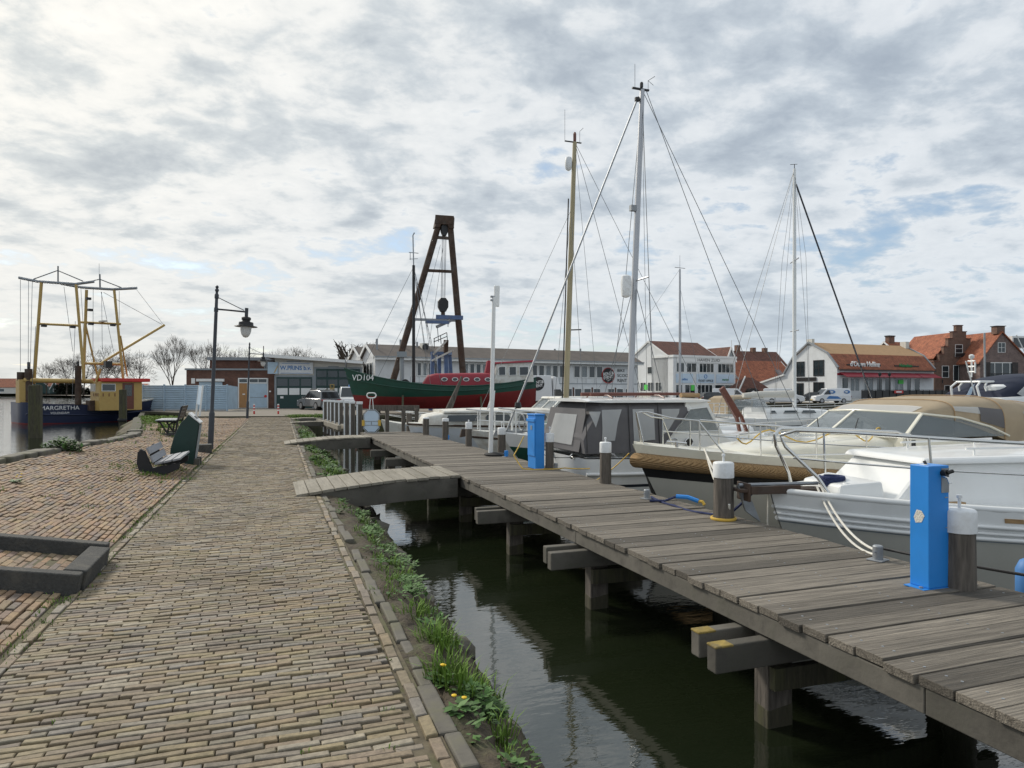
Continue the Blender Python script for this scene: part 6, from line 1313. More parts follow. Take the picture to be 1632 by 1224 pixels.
def garage():
    b = Bld('garage_building', 'pale garage with slanted flat roof, tall green framed doors and a blue lettered sign', 438, 65.5, 577, 67); w = b.w; zl, zr = zp(570, 66), zp(579.5, 67)
    b.prism('wall', 'wallcream', [(0,0,0),(w,0,0),(w,0,zr),(0,0,zl)], (0,11,0)); b.prism('roof', 'felt', [(-.9,-1.0,zl+.03),(w+.1,-1.0,zr-.02),(w+.1,-1.0,zr+.22),(-.9,-1.0,zl+.28)], (0,12.5,0)); b.prism('fascia', 'trim', [(-.9,-1.06,zl-.02),(w+.1,-1.06,zr-.06),(w+.1,-1.06,zr+.20),(-.9,-1.06,zl+.27)], (0,.05,0))
    def door(u0, u1, v0, rows, cols, nm, kinds):
        x0, x1, zt = b.x(u0), b.x(u1), b.z((u0+u1)/2, v0); b.box('door_frame', 'greytrim', (x0-.2,-.08,0), (x1+.2,-.003,zt+.18)); o = b.box(nm, 'greendoor', (x0,-.13,.03), (x1,-.082,zt))
        for (a, c, mat) in kinds:
            for i in range(cols):
                xa, xb = x0+(x1-x0)*i/cols+.07, x0+(x1-x0)*(i+1)/cols-.07; m = M(); m.bb((xa,-.15,zt*a+.04),(xb,-.132,zt*c-.04)); m.build('pane', K[mat], o)
        return o
    o = door(441, 497.5, 601, 3, 3, 'garage_door', ((.42,.66,'trim'),(.70,.96,'glass')))
    m = M(); m.bb((b.x(447),-.145,.95),(b.x(452),-.132,1.15)); m.build('notice', K['trim'], o)
    o = door(504, 574, 588, 4, 4, 'garage_door', ((.34,.52,'trim'),(.56,.74,'glass'),(.78,.96,'glass')))
    m = M(); m.bb((b.x(526),-.17,1.55),(b.x(533),-.152,2.3)); p = m.build('emblem_sign', K['yellow'], o); m = M(); m.bb((b.x(526)+.08,-.18,1.62),(b.x(533)-.08,-.172,2.22)); m.build('emblem_field', K['greendoor'], p)
    m = M(); m.prism([V((b.x(529.5)+.02+x,-.186,1.9+z)) for x, z in ((-.2,-.1),(.0,-.16),(.2,-.05),(.16,.03),(.02,.0),(-.02,.16),(-.08,.18),(-.06,.02),(-.18,.0))], (0,.004,0)); m.build('emblem_animal', K['yellow'], p)
    s0, s1, za, zb = b.x(444), b.x(499), b.z(470, 596), b.z(470, 577.5); b.box('sign_board', 'wallwhite', (s0,-.16,za), (s1,-.05,zb)); zc = (za+zb)/2
    b.text('W.PRINS b.v.', .56, 'txtblue', (s0+s1)/2, zc, y=-.17, sx=.92, off=.012); b.text('WATERSPORT TECHNIEK', .17, 'txtblue', (s0+s1)/2, zc+.44, y=-.17) if 0 else b.box('sign_rule', 'txtblue', (s0+.2,-.168,zc-.5), (s1-.2,-.161,zc-.46))
    b.box('sign_rule', 'txtblue', (s0+.3,-.168,zc+.43), (s1-.3,-.161,zc+.47))
    o = b.box('light_box', 'fence', (b.x(427.5),-.35,za), (b.x(443.5),-.05,zb)); m = M(); m.prism([(b.x(437),-.36,za+.1),(b.x(439),-.36,za+.1),(b.x(443.3),-.36,za+.62),(b.x(443.3),-.36,za+.8)], (0,.008,0)); m.build('yellow_stripe', K['yellow'], o)
    b.box('vent_grille', 'gal', (b.x(457),-.04,b.z(465,580)+.12), (b.x(479),-.003,b.z(465,580)+.3))
    b.box('wall_lettering', 'greytrim', (b.x(523),-.02,b.z(530,585)), (b.x(540),-.004,b.z(530,584)+.03))
    m = M(); m.tube([(-1.1,.5,zl-.3),(-1.1,.5,zl+1.1)], .04, 6); m.build('antenna', K['rust'], b.t)
garage()
def office():
    b = Bld('long_white_workshop', 'long white two storey workshop with ribbon windows and low grey roof behind the crane', 598, 72, 1016, 88); w = b.w; e = 5.2
    b.box('wall', 'wallwhite', (0,0,0), (w,10,e))
    for k in range(2):
        y0 = 5*k; ym = y0+2.5; m = M()
        for ya in (y0-(.7 if k == 0 else 0), y0+5+(.3 if k else 0)): za = e-.0+(.0 if abs(ya-ym) < 2.6 else -.12); m.prism([(-.3,ya,za),(-.3,ym,e+1.35),(-.3,ym,e+1.5),(-.3,ya,za+.16)], (w+.7,0,0))
        b.part('roof', 'felt', m)
        b.prism('gable_wall', 'wallwhite', [(-.02,y0,e-.02),(-.02,y0+5,e-.02),(-.02,ym,e+1.3)], (w,0,0))
        m = M(); m.bar((-.33,y0-.5,e-.08),(-.33,ym,e+1.42),.08,.3); m.bar((-.33,y0+5.3,e-.08),(-.33,ym,e+1.42),.08,.3); b.part('barge_board', 'trim', m)
    b.box('eaves_board', 'trim', (-.3,-.78,e-.28), (w+.4,-.70,e+.06)); b.box('gutter', 'gal', (-.3,-.9,e-.02), (w+.4,-.785,e+.1))
    for us in ((655,700,5),(738,838,10),(847,902,5),(914,962,4)):
        u0, u1, n = us
        for i in range(n):
            xa, xb = b.x(u0+(u1-u0)*i/n), b.x(u0+(u1-u0)*(i+.86)/n); b.win(xa, 3.25, xb, 4.75, f=.09, gm='glass' if (i+u0) % 3 else 'screen')
    for us in ((870,960,6),(968,1010,3)):
        u0, u1, n = us
        for i in range(n):
            xa, xb = b.x(u0+(u1-u0)*i/n), b.x(u0+(u1-u0)*(i+.8)/n); b.win(xa, .3, xb, 2.0, f=.09)
            xc = b.x(u0+(u1-u0)*(i+.98)/n)
            if i % 2 == 0: b.box('brick_pier', 'brick', (xb+.05,-.05,0), (xc,-.003,2.1))
    b.box('string_band', 'greytrim', (0,-.03,2.5), (w,-.003,2.6))
    for u in range(640, 1010, 14):
        x = b.x(u); b.box('batten', 'greytrim', (x-.02,-.02,2.62), (x+.02,-.003,3.2))
    x = b.x(969); m = M(); cz = 3.6; m.prism([V((x+.98*math.cos(a),-.08,cz+.98*math.sin(a))) for a in [i*math.pi/20 for i in range(40)]], (0,.05,0)); o = b.part('round_sign', 'red', m); m = M(); m.prism([V((x+.9*math.cos(a),-.10,cz+.9*math.sin(a))) for a in [i*math.pi/20 for i in range(40)]], (0,.015,0)); m.build('sign_face', K['txtblack'], o)
    text('RENT&', .55, o, K['txtwhite'], (x,-.11,cz+.2), rot=(R(90),R(-8),0), sx=.95, off=.012); text('EVENT', .5, o, K['txtwhite'], (x-.05,-.11,cz-.25), rot=(R(90),R(-8),0), sx=.95, off=.012)
    m = M(); m.tube([(x-.35,-.105,cz-.5),(x,-.105,cz-.64),(x+.35,-.105,cz-.45)], .03, 5); m.build('smile_stroke', K['txtwhite'], o)
    for i, s_ in enumerate(('BIKE', 'SCOO', 'RENT')): b.text(s_, .55, 'txtblack', b.x(983.5), cz+.62-.62*i, align='LEFT', sx=1.1)
    b.text('Jan Schilder', .5, 'txtblack', b.x(613), 2.8, shear=.35)
    side = ((0,10),(0,-1))
    for k in range(2):
        for i in range(3): b.win(.8+5*k+i*1.15, 3.1, 1.8+5*k+i*1.15, 4.7, side=side, name='side_window')
    for x, y, hh in ((b.x(606),1.2,.6),(b.x(650),2.4,.7),(b.x(676),2.2,.5),(b.x(943),2.5,.4),(b.x(905),3,.3)): m = M(); m.tube([(x,y,e+.8),(x,y,e+1.4+hh)], .12, 8); b.part('roof_vent', 'gal', m)
    m = M(); m.bb((b.x(681),1.5,e+.7),(b.x(691),2.4,e+1.75)); u = b.part('roof_cooler', 'oldwhite', m); m = M(); m.tube([(b.x(686),1.49,e+1.3),(b.x(686),1.46,e+1.3)], .38, 14); m.build('fan', K['black'], u)
    b.box('corner_pipe', 'gal', (w-1.4,-.15,0), (w-1.28,-.03,e-.3))
office()
def fence():
    b = Bld('metal_fence', 'pale blue corrugated metal panel fence on the quay left of the brick workshop', 228, 56.5, 362, 57, 'fence'); w = b.w; h = b.z(300, 614)
    z0 = .12
    for k in range(4):
        x0, x1 = w*k/4+.03, w*(k+1)/4-.03; m = M(); n = 11; prof = []
        for i in range(n):
            za, zb = z0+(h-z0)*i/n, z0+(h-z0)*(i+1)/n; prof += [(.0,za),(.0,za+(zb-za)*.62),(-.05,za+(zb-za)*.72),(-.05,za+(zb-za)*.93)]
        prof += [(0,h),(.05,h),(.05,z0)]
        m.prism([(x0,y,z) for y, z in prof], (x1-x0,0,0)); b.part('panel', 'fence', m)
    for k in range(5): x = w*k/4; b.box('post', 'fence', (x-.045,-.09,0), (x+.045,.09,h+.08))
    m = M(); m.prism([(w+.05,0,z0),(w+.05,2.4,z0),(w+.05,2.4,h-.1),(w+.05,0,h)], (.05,0,0)); b.part('end_panel', 'fence', m); b.box('base_rail', 'gal', (0,-.03,.02), (w,.06,.11))
fence()
def haven():
    b = Bld('harbour_office', 'white harbour office with brown tiled gable roof and glazed shop front', 1073, 106, 1172, 112); w = b.w; zb = 6.9
    gable(b, -.0, w*.78, 1.2, 10.5, 7.1, 9.6, 'wallwhite', 'tiledark', along='x')
    b.box('front_wall', 'wallwhite', (0,0,0), (w,5,zb)); b.box('front_roof', 'trim', (-.15,-.2,zb), (w+.15,5,zb+.35)); b.text('HAVEN ZUID', .75, 'txtblack', w*.55, zb-.12, y=-.23, sx=1.25) if 0 else None
    b.box('name_board', 'trim', (w*.05,-.12,zb-.75), (w*.97,-.003,zb-.02)); b.text('HAVEN ZUID', .62, 'txtblack', w*.55, zb-.36, y=-.14, sx=1.3)
    for x0, x1, n in ((.04,.17,2),(.20,.36,2),(.40,.64,4),(.70,.97,4)): b.win(w*x0, 4.55, w*x1, 6.1, n, 1, f=.1)
    for x0, x1, s_ in ((.04,.30,'Sail-Inn'),(.36,.64,'TICKET OFFICE'),(.68,.97,'MARKET 2010')):
        o = b.box('banner', 'signblue', (w*x0,-.1,2.95), (w*x1,-.003,4.35)); text(s_ if x0 == .36 else ('sailing' if x0 < .3 else 'market'), .5 if x0 != .36 else .46, o, K['txtblack' if x0 == .36 else ('txtblue' if x0 < .3 else 'txtgreen')], (w*(x0+x1)/2,-.12,3.5 if x0 != .36 else 3.28), off=.01)
        if x0 == .36: m = M(); m.tube([V((w*.5+.28*math.cos(a),-.115,3.98+.28*math.sin(a))) for a in [i*math.pi/8 for i in range(16)]], .05, 5, closed=True); m.build('banner_emblem', K['txtblue'], o)
    for x0, x1, n in ((.03,.14,1),(.17,.34,2),(.37,.62,4),(.65,.97,2)): b.win(w*x0, .45, w*x1, 2.75, n, 1, f=.12, name='shop_window')
    m = M(); m.bb((w*.27,-.14,1.75),(w*.32,-.075,2.6)); b.part('green_notice', 'signgreen', m)
    b.box('plinth', 'greytrim', (0,-.05,0), (w,-.003,.4))
    m = M()
    for i in range(14): x = w*i/13; m.bb((x-.03,-1.5,0),(x+.03,-1.44,1.2))
    m.bb((0,-1.5,1.15),(w,-1.44,1.22)); m.bb((0,-1.5,.6),(w,-1.44,.65)); b.part('terrace_railing', 'black', m); b.box('terrace', 'trim', (-.2,-1.6,-.1), (w+.3,-.05,.1))
    side = ((0,10.5),(0,-1)); b.win(4.3, 4.4, 5.6, 5.6, side=side, name='side_window')
    for k in range(4): b.win(.6+k*1.9, 1.6, 2.1+k*1.9, 3.1, 2, 1, side=side, name='side_window')
    m = M(); m.bb((-.12,6.1,1.9),(-.08,6.9,2.7)); b.part('green_notice', 'signgreen', m)
    m = M(); m.prism([(-3.2,1.5,0),(-3.2,10,0),(-3.2,10,1.25),(-3.2,1.5,1.35)], (3.1,0,0)); b.part('lean_to', 'oldwhite', m)
    # hanging arch in the end bay
    m = M(); m.tube([(w+.9+.9*math.cos(a),-.4,1.3+1.1*math.sin(a)) for a in [i*math.pi/12 for i in range(24)]], .05, 6, closed=True); b.part('hoop', 'gal', m)
    m = M(); m.bb((w+.02,.0,0),(w+4.0,.2,2.6)); b.part('side_screen', 'wallcream', m)
haven()
def red_roofs():
    b = Bld('tiled_house', 'house with long brown tiled roof and chimneys behind the harbour office', 1160, 128, 1262, 133); w = b.w; gable(b, 0, w, 0, 9, 5.4, 9.3, 'brickold', 'tiledark', along='x')
    for x in (.38, .63, .82): b.box('chimney', 'brickold', (w*x-.4,4.1,8.9), (w*x+.4,4.9,10.6-.4*(x > .6)))
    b = Bld('tiled_house', 'house with large orange tiled roof and small roof windows beside the harbour office', 1172, 116, 1276, 121); w = b.w; gable(b, 0, w, 0, 10, 2.6, 6.9, 'wallcream', 'tile', along='x')
    for x, z in ((.03,.25),(.78,.38)):
        m = M(); s = 4.3/5; y0 = -.2+z*5; m.prism([(w*x,y0,2.75+y0*s),(w*x+1.1,y0,2.75+y0*s),(w*x+1.1,y0+1.3,2.75+(y0+1.3)*s),(w*x,y0+1.3,2.75+(y0+1.3)*s)], (0,-.12,.16)); b.part('roof_window', 'screen', m)
    b = Bld('small_gable_house', 'narrow grey gabled house front with white barge boards and a finial between tiled roofs', 1156, 121, 1173, 122); w = b.w; gable(b, 0, w, 0, 6, 6.6, 9.3, 'greytrim', 'tiledark', along='y'); m = M(); m.tube([(w/2,-.2,9.3),(w/2,-.2,10.6)], .06, 5); b.part('finial', 'trim', m); b.box('pale_band', 'wallcream', (0,-.05,5.9), (w,-.004,6.5))
    b = Bld('tarred_shed', 'low shed with steep brown tiled roof and a round emblem on its front', 1172, 104, 1246, 106); w = b.w
    b.box('wall', 'wallwhite', (.2,0,0), (w-.2,5,.8)); ap = (w*.37, 2.2, zp(600,104))
    m = M(); q = [(-.1,-.3,.75),(w*.62,-.3,.75),(w+.1,-.2,.75),(w+.1,5.3,.75),(-.1,5.3,.75),ap,(w*.55,2.2,zp(601.5,104))]; m.add(q, [(0,1,6,5),(1,2,6),(2,3,6),(3,4,5,6),(4,0,5),(0,4,3,2,1)]); b.part('roof', 'tiledark', m); m = M(); m.bar((-.15,-.4,.75),(ap[0]-.05,ap[1]-.3,ap[2]+.05),.1,.25); b.part('barge_board', 'trim', m)
    m = M(); m.prism([(w*.25,-.12,1.0),(w*.5,-.12,1.0),(w*.5,-.12,1.7),(w*.42,-.12,2.1),(w*.33,-.12,2.1),(w*.25,-.12,1.7)], (0,.9,0)); o = b.part('dormer_sign', 'black', m); m = M(); m.prism([(w*.28,-.14,1.05),(w*.47,-.14,1.05),(w*.47,-.14,1.35),(w*.375,-.14,1.75),(w*.28,-.14,1.35)], (0,.015,0)); m.build('emblem', K['trim'], o)
    for x in (.25,.5,.8): b.win(w*x, .1, w*x+.7, .65, fm='black', f=.05)
    b = Bld('tiled_house', 'small red roof with a stub chimney peeping out behind the long white workshop', 1000, 118, 1020, 119); w = b.w; gable(b, 0, w, 0, 7, 4.6, 7.0, 'brickold', 'tile', along='x'); b.box('chimney', 'brickold', (.3,3,6.6), (1.0,3.7,8.2))
red_roofs()
def restaurant():
    b = Bld('white_restaurant', 'white gabled restaurant with red tiled mansard roof and red awnings over its terrace', 1334, 100, 1488, 108); w = b.w; e = zp(588,100); dp = 10.2
    z1, z2 = zp(571,100)+.55, zp(553,103)+.6; g = [(0,0,0),(0,dp,0),(0,dp,e-.8),(0,dp*.80,z1-.2),(0,dp*.5,z2),(0,dp*.16,z1+.1),(0,0,e)]
    b.prism('wall', 'wallwhite', g, (w,0,0))
    m = M(); m.prism([(.15,-.35,e-.1),(.15,dp*.15,z1+.06),(.15,dp*.15,z1+.22),(.15,-.35,e+.08)], (w-.3,0,0)); b.part('lower_roof', 'tile', m)
    m = M(); m.prism([(.15,dp*.15,z1+.07),(.15,dp*.5,z2+.05),(.15,dp*.5,z2+.2),(.15,dp*.15,z1+.23)], (w-.3,0,0)); m.prism([(.15,dp*.83,z1-.2),(.15,dp*.5,z2+.05),(.15,dp*.5,z2+.2),(.15,dp*.83,z1)], (w-.3,0,0)); b.part('upper_roof', 'orangefelt', m)
    for x in (-.12, w-.1):
        m = M(); pts = [V((x,p[1]+(-.3 if p[1] == 0 else 0),p[2]+.22)) for p in g[2:]]
        for a, c in zip(pts, pts[1:]): m.bar(a, c, .3, .22)
        b.part('gable_coping', 'gal', m)
    b.box('gutter', 'black', (0,-.45,e-.22), (w,-.3,e-.05)); b.box('chimney', 'wallcream', (w-.9,dp*.4,z2-.3), (w-.1,dp*.5,z2+.8)); b.box('chimney', 'wallcream', (.0,dp*.45,z2-.3), (.5,dp*.55,z2+.7))
    x = (b.x(1354)+b.x(1402))/2; b.text("d'Ouwe Helling", 1.05, 'txtwhite', x, e+.75, y=-.05, sx=.92, ext=.06, off=.015); b.box('sign_bar', 'black', (b.x(1350),-.02,e+.55), (b.x(1404),.1,e+.75))
    x = (b.x(1428)+b.x(1457))/2; b.text('Heineken', .72, 'txtgreen', x, e+.68, y=-.1, ext=.04, off=.02); b.box('sign_bar', 'black', (b.x(1426),-.06,e+.5), (b.x(1464),.1,e+.7)); m = M(); m.lathe([(.02,-.02),(.22,0),(.02,.02)], 5, (b.x(1460),-.1,e+.68)); b.part('red_star', 'red', m)
    # awnings, glazing, terrace
    for u0, u1 in ((1337,1375),(1375,1412),(1412,1456),(1457,1487)):
        x0, x1 = b.x(u0)+.05, b.x(u1)-.05; m = M(); m.prism([(x0,-.05,e-.45),(x0,-1.5,e-1.1),(x0,-1.5,e-1.2),(x0,-.05,e-.55)], (x1-x0,0,0)); b.part('awning', 'crimson', m)
    for u0, u1, n in ((1341,1352,1),(1354,1370,2),(1376,1392,2),(1396,1406,1),(1409,1420,1),(1424,1440,2),(1444,1452,1),(1456,1466,1)): b.win(b.x(u0), 1.6, b.x(u1), e-1.2, n, 1, f=.12, fm='trim', gm='glass' if n == 1 else 'screen')
    m = M(); m.bb((b.x(1431),-.12,e-2.1),(b.x(1439),-.075,e-1.5)); b.part('green_notice', 'signgreen', m)
    b.box('brick_band', 'crimson', (0,-.03,e-.9), (w,-.003,e-.6))
    b.box('terrace_slab', 'greytrim', (-.1,-4.2,-.1), (w+3,-.05,.62)); b.box('terrace_underside', 'black', (0,-4.1,-.6), (w+3,-.2,-.11))
    m = M(); m.bb((0,-4.15,.66),(w+3,-4.1,1.75))
    b.part('terrace_screen', 'black', m); m = M()
    for i in range(18): x = (w+3)*i/17; m.bb((x-.03,-4.22,.62),(x+.03,-4.16,1.85))
    m.bb((0,-4.22,1.8),(w+3,-4.16,1.86)); b.part('terrace_railing', 'black', m)
    for u in (1391, 1477): m = M(); m.bb((b.x(u)-.9,-4.3,1.35),(b.x(u)+.9,-4.24,1.75)); o = b.part('menu_banner', 'red', m); m = M(); m.bb((b.x(u)-.55,-4.32,1.45),(b.x(u)+.55,-4.305,1.65)); m.build('banner_text_strip', K['trim'], o)
    for u in (1364,1379): m = M(); m.tube([(b.x(u),-4.0,.6),(b.x(u),-4.0,3.8)], .06, 6); m.lathe([(.08,3.8),(.2,3.9),(.22,4.2),(.05,4.35)], 8, (b.x(u),-4.0,0)); b.part('terrace_lamp', 'black', m)
    # gable end windows
    side = ((0,dp),(0,-1))
    for x0, x1, z0_, zz in ((2.6,4.2,3.9,6.2),(5.9,7.9,3.9,6.3),(5.9,7.9,.0,3.0),(2.4,4.0,.5,2.9)): b.win(x0, z0_, x1, zz, 2, 2, side=side, fm='black', f=.12, name='gable_window')
    m = M(); m.bb((-.12,dp-6.5,3.2),(-.05,dp-2.6,3.75)); b.part('name_board', 'black', m); 
    m = M(); m.prism([(0,dp,0),(0,dp+5.5,0),(0,dp+5.5,2.9),(0,dp,e-.8)], (w*.6,0,0)); b.part('side_wing', 'wallwhite', m); m = M(); m.prism([(-.3,dp-.2,e-.75),(-.3,dp+5.8,2.75),(-.3,dp+5.8,3.0),(-.3,dp-.2,e-.5)], (w*.6,0,0)); b.part('wing_roof', 'trim', m)
restaurant()
def houses():
    b = Bld('gabled_brick_house', 'brown brick house with red tiled roof and chimney, left of the stepped gable', 1447, 119, 1520, 124); w = b.w; z = zp(538,119)
    gable(b, 0, w, 0, 9, zp(578,119), zp(545,122), 'brickold', 'tile', along='x'); b.box('chimney', 'brickold', (.6,4,z-1), (2.0,4.8,z+.5)); b.box('chimney_cap', 'black', (.5,3.9,z+.5), (2.1,4.9,z+.7))
    b.win(b.x(1463)-.2, zp(570,119), b.x(1470)+.2, zp(560,119), 1, 2); b.win(b.x(1460), 2.8, b.x(1468), 4.6)
    b = Bld('stepped_gable_house', 'tall brown brick house with stepped gable and small balcony windows', 1489, 112, 1568, 113); w = b.w
    steps = [(1489,590),(1489,577),(1497,577),(1497,565),(1504,565),(1504,553),(1511,553),(1511,540),(1518,540),(1518,529),(1524,529),(1524,519),(1534,519),(1534,529),(1540,529),(1540,540),(1547,540),(1547,553),(1554,553),(1554,565),(1561,565),(1561,577),(1568,577)]
    def Z(v): return zp(v, 112.5)
    poly = [(b.x(1489),0,0)]+[(b.x(u),0,Z(v)) for u, v in steps[1:]]+[(b.x(1568),0,0)]; b.prism('gable_wall', 'brickold', poly, (0,.6,0))
    for (u0,v),(u1,v1) in zip(steps[1:], steps[2:]):
        if v == v1: b.box('step_coping', 'tiledark', (b.x(u0)-.1,-.08,Z(v)), (b.x(u1)+.1,.7,Z(v)+.12))
    xm = b.x(1529); m = M()
    for s in (-1,1): m.prism([(xm,.6,Z(530)),(xm+s*(w/2-.3),.6,Z(572)),(xm+s*(w/2-.3),.6,Z(572)+.15),(xm,.6,Z(530)+.15)], (0,10,0))
    b.part('roof', 'tile', m); b.box('wall', 'brickold', (.3,.6,0), (w-.3,10,Z(574)))
    b.win(b.x(1522), Z(569), b.x(1534), Z(549), 1, 3); b.win(b.x(1501), Z(602), b.x(1512), Z(583), 1, 2); b.win(b.x(1519), Z(607), b.x(1536), Z(582), 2, 1); b.win(b.x(1544), Z(600), b.x(1556), Z(581), 1, 2); b.win(b.x(1505), .0, b.x(1514), Z(614), 1, 1, gm='black')
    m = M(); m.bb((b.x(1520),-.45,Z(569)),(b.x(1536),-.40,Z(563))); b.part('balcony_rail', 'black', m)
    m = M()
    for k in range(3): m.tube([(b.x(1500)+k*3.5,-.3,Z(611)),(b.x(1500)+k*3.5,-.3,Z(611)+.6)], .08, 6)
    b.part('wall_lamp', 'black', m)
    b = Bld('dormer_brick_house', 'mottled purple brick house with red tiled gable roof and wide glazed balcony, at right', 1562, 108, 1640, 109); w = b.w
    def Z(v): return zp(v, 108.5)
    xm = b.x(1596); e = Z(577); m = M(); b.prism('gable_wall', 'brickpale', [(0,0,0),(w,0,0),(w,0,e),(xm,0,Z(530)),(0,0,e)], (0,.5,0)); b.box('wall', 'brickpale', (.2,.5,0), (w-.2,9,e))
    for s, xe in ((-1,-.4),(1,w+.4)): m.prism([(xm,-.25,Z(530)),(xe,-.25,e-.3),(xe,-.25,e-.1),(xm,-.25,Z(530)+.22)], (0,10,0))
    b.part('roof', 'tile', m); b.box('chimney', 'brickold', (xm-.7,.1,Z(532)), (xm+.7,1.2,Z(520))); b.box('chimney_cap', 'black', (xm-.85,0,Z(520)), (xm+.85,1.3,Z(519)))
    b.win(b.x(1590), Z(562), b.x(1602), Z(546), 2, 2); b.win(b.x(1573), Z(606), b.x(1621), Z(577.5), 4, 1, fm='trim', f=.12); m = M()
    for i in range(24): x = b.x(1572)+(b.x(1624)-b.x(1572))*i/23; m.bb((x-.02,-.5,Z(608)),(x+.02,-.46,Z(596)))
    m.bb((b.x(1572),-.52,Z(596)),(b.x(1624),-.44,Z(596)+.08)); b.part('balcony_rail', 'black', m)
    for u in (1573,1617): b.box('shutter', 'tileblack', (b.x(u)-.5,-.12,Z(606)), (b.x(u)+.5,-.075,Z(577.5)))
    b.box('dormer', 'trim', (b.x(1616),.3,Z(554)), (b.x(1640),4,Z(535))); m = M(); m.bb((b.x(1618),.22,Z(553)),(b.x(1640),.295,Z(538))); b.part('dormer_window', 'glass', m)
houses()
# --- vehicles: x forward, origin on the ground under the middle
def vehicle(name, label, cat, p, rz, L, Wd, H, lower, cabin, paint, glassy, front_glass, rear_glass=None, wheel=.33, wx=None, group=None):
    t = T(name, label, cat, p, rz, group)
    m = M(); n = len(lower)
    def sec(y, k): return [V((x*(1 if k == 1 else .985), y, z)) for x, z in lower]
    m.loft([sec(-Wd/2+.0,.98), sec(-Wd/2*.0-Wd/2+.02,1)][:1]+[sec(Wd/2,.98)], closed=True, caps=True); m.build('body', K[paint], t, bevel=.06, smooth=40)
    m = M(); w0, w1 = Wd/2-.06, Wd/2-.22; zmin = min(z for x, z in cabin); zmax = max(z for x, z in cabin)
    def cs(s): return [V((x, s*(w0+(w1-w0)*(z-zmin)/(zmax-zmin)), z)) for x, z in cabin]
    m.loft([cs(-1), cs(1)], closed=True, caps=True); c = m.build('cabin', K[paint], t, bevel=.05, smooth=40)
    for s in (-1, 1):
        for g in glassy:
            m = M(); m.prism([V((x, s*(w0+(w1-w0)*(z-zmin)/(zmax-zmin)+.004), z)) for x, z in g], (0, s*.012, 0)); m.build('side_window', K['carglass'], c)
    for gl, nm in ((front_glass,'windscreen'),(rear_glass,'rear_window')):
        if gl:
            (xa, za), (xb, zb) = gl; d = V((zb-za,0,xa-xb)).normalized()*(1 if nm == 'windscreen' else -1); d = d if (d.x > 0) == (nm == 'windscreen') else -d
            wa, wb = [(w0+(w1-w0)*(z-zmin)/(zmax-zmin))*.9 for z in (za, zb)]; m = M(); m.prism([V((xa,-wa,za))+d*.004, V((xa,wa,za))+d*.004, V((xb,wb,zb))+d*.004, V((xb,-wb,zb))+d*.004], d*.015); m.build(nm, K['carglass'], c)
    for x in (wx or (-L*.29, L*.31)):
        for s in (-1, 1):
            m = M(); m.tube([(x,s*(Wd/2-.24),wheel),(x,s*(Wd/2+.012),wheel)], wheel, 18); o = m.build('wheel', K['tyre'], t, smooth=40); m = M(); m.tube([(x,s*(Wd/2+.0),wheel),(x,s*(Wd/2+.025),wheel)], wheel*.66, 14); m.build('rim', K['rim'], o, smooth=40)
    zl = max(z for x, z in lower)*.72; xr = min(x for x, z in lower); xf = max(x for x, z in lower)
    for s in (-1, 1):
        m = M(); m.box((xr-.0,s*(Wd/2-.24),zl+.12),(.05,.40,.15)); m.build('tail_light', K['taillight'], t, bevel=.01); m = M(); m.box((xf-.03,s*(Wd/2-.26),zl+.02),(.06,.38,.14)); m.build('headlight', K['lens'], t, bevel=.02)
        m = M(); m.box((cabin[-1][0]*.0+(front_glass[0][0]-.25 if front_glass else L*.2), s*(Wd/2+.08), zmin+.1),(.12,.2,.14)); m.build('wing_mirror', K[paint], t, bevel=.03)
    m = M(); m.bb((xr-.035,-.26,zl-.12),(xr-.005,.26,zl-.01)); m.build('number_plate', K['plateY'], t); m = M(); m.bb((xf-.01,-.26,.42),(xf+.02,.26,.53)); m.build('number_plate', K['plateY'], t)
    m = M(); m.bb((xr+.02,-Wd/2+.05,.22),(xr-.03,Wd/2-.05,.48)); m.build('bumper', K['greytrim'], t, bevel=.03)
    return t
suv_l = [(-2.3,.3),(-2.38,.62),(-2.34,1.0),(1.2,1.02),(2.15,.86),(2.38,.62),(2.34,.3)]; suv_c = [(-2.28,.98),(-1.98,1.62),(-1.2,1.74),(.2,1.72),(1.15,1.0)]
suv_g = [[(-1.9,1.08),(-1.75,1.52),(-1.05,1.6),(-1.05,1.08)],[(-.95,1.08),(-.95,1.62),(-.1,1.62),(-.1,1.08)],[(0,1.08),(0,1.62),(.2,1.6),(.85,1.1)]]
cam_fwd = R(90)-TH
p = rp(508, 60.5); t = vehicle('parked_car', 'silver estate car parked with its tail towards us in front of the green garage doors', 'car', p, cam_fwd+R(42), 4.76, 1.94, 1.74, suv_l, suv_c, 'silver', suv_g, ((1.12,1.05),(.32,1.66)), ((-2.27,1.06),(-2.05,1.56)), .36)
m = M(); [m.tube([(-1.6,s*.72,1.72),(-1.4,s*.72,1.80),(.0,s*.72,1.80),(.2,s*.72,1.72)], .025, 6) for s in (-1,1)]; m.build('roof_rail', K['black'], t)
van_l = [(-2.6,.32),(-2.62,.9),(-2.6,1.1),(1.75,1.12),(2.45,.98),(2.6,.6),(2.58,.3)]; van_c = [(-2.6,1.08),(-2.58,1.95),(-2.3,2.05),(.75,2.02),(1.75,1.1)]
van_g = [[(.35,1.2),(.35,1.8),(.72,1.8),(1.35,1.2)]]
vf = ((1.72,1.14),(.85,1.92))
p = rp(557, 62); t = vehicle('parked_van', 'white van with blue beacon, half hidden behind the bow of the green cutter', 'van', p, cam_fwd+R(196), 5.2, 1.95, 2.05, van_l, van_c, 'vanwhite', van_g, vf, None, .34); m = M(); m.lathe([(.12,2.03),(.12,2.16),(.06,2.22)], 10, (.4,0,0)); m.build('beacon', K['txtblue'], t, smooth=40)
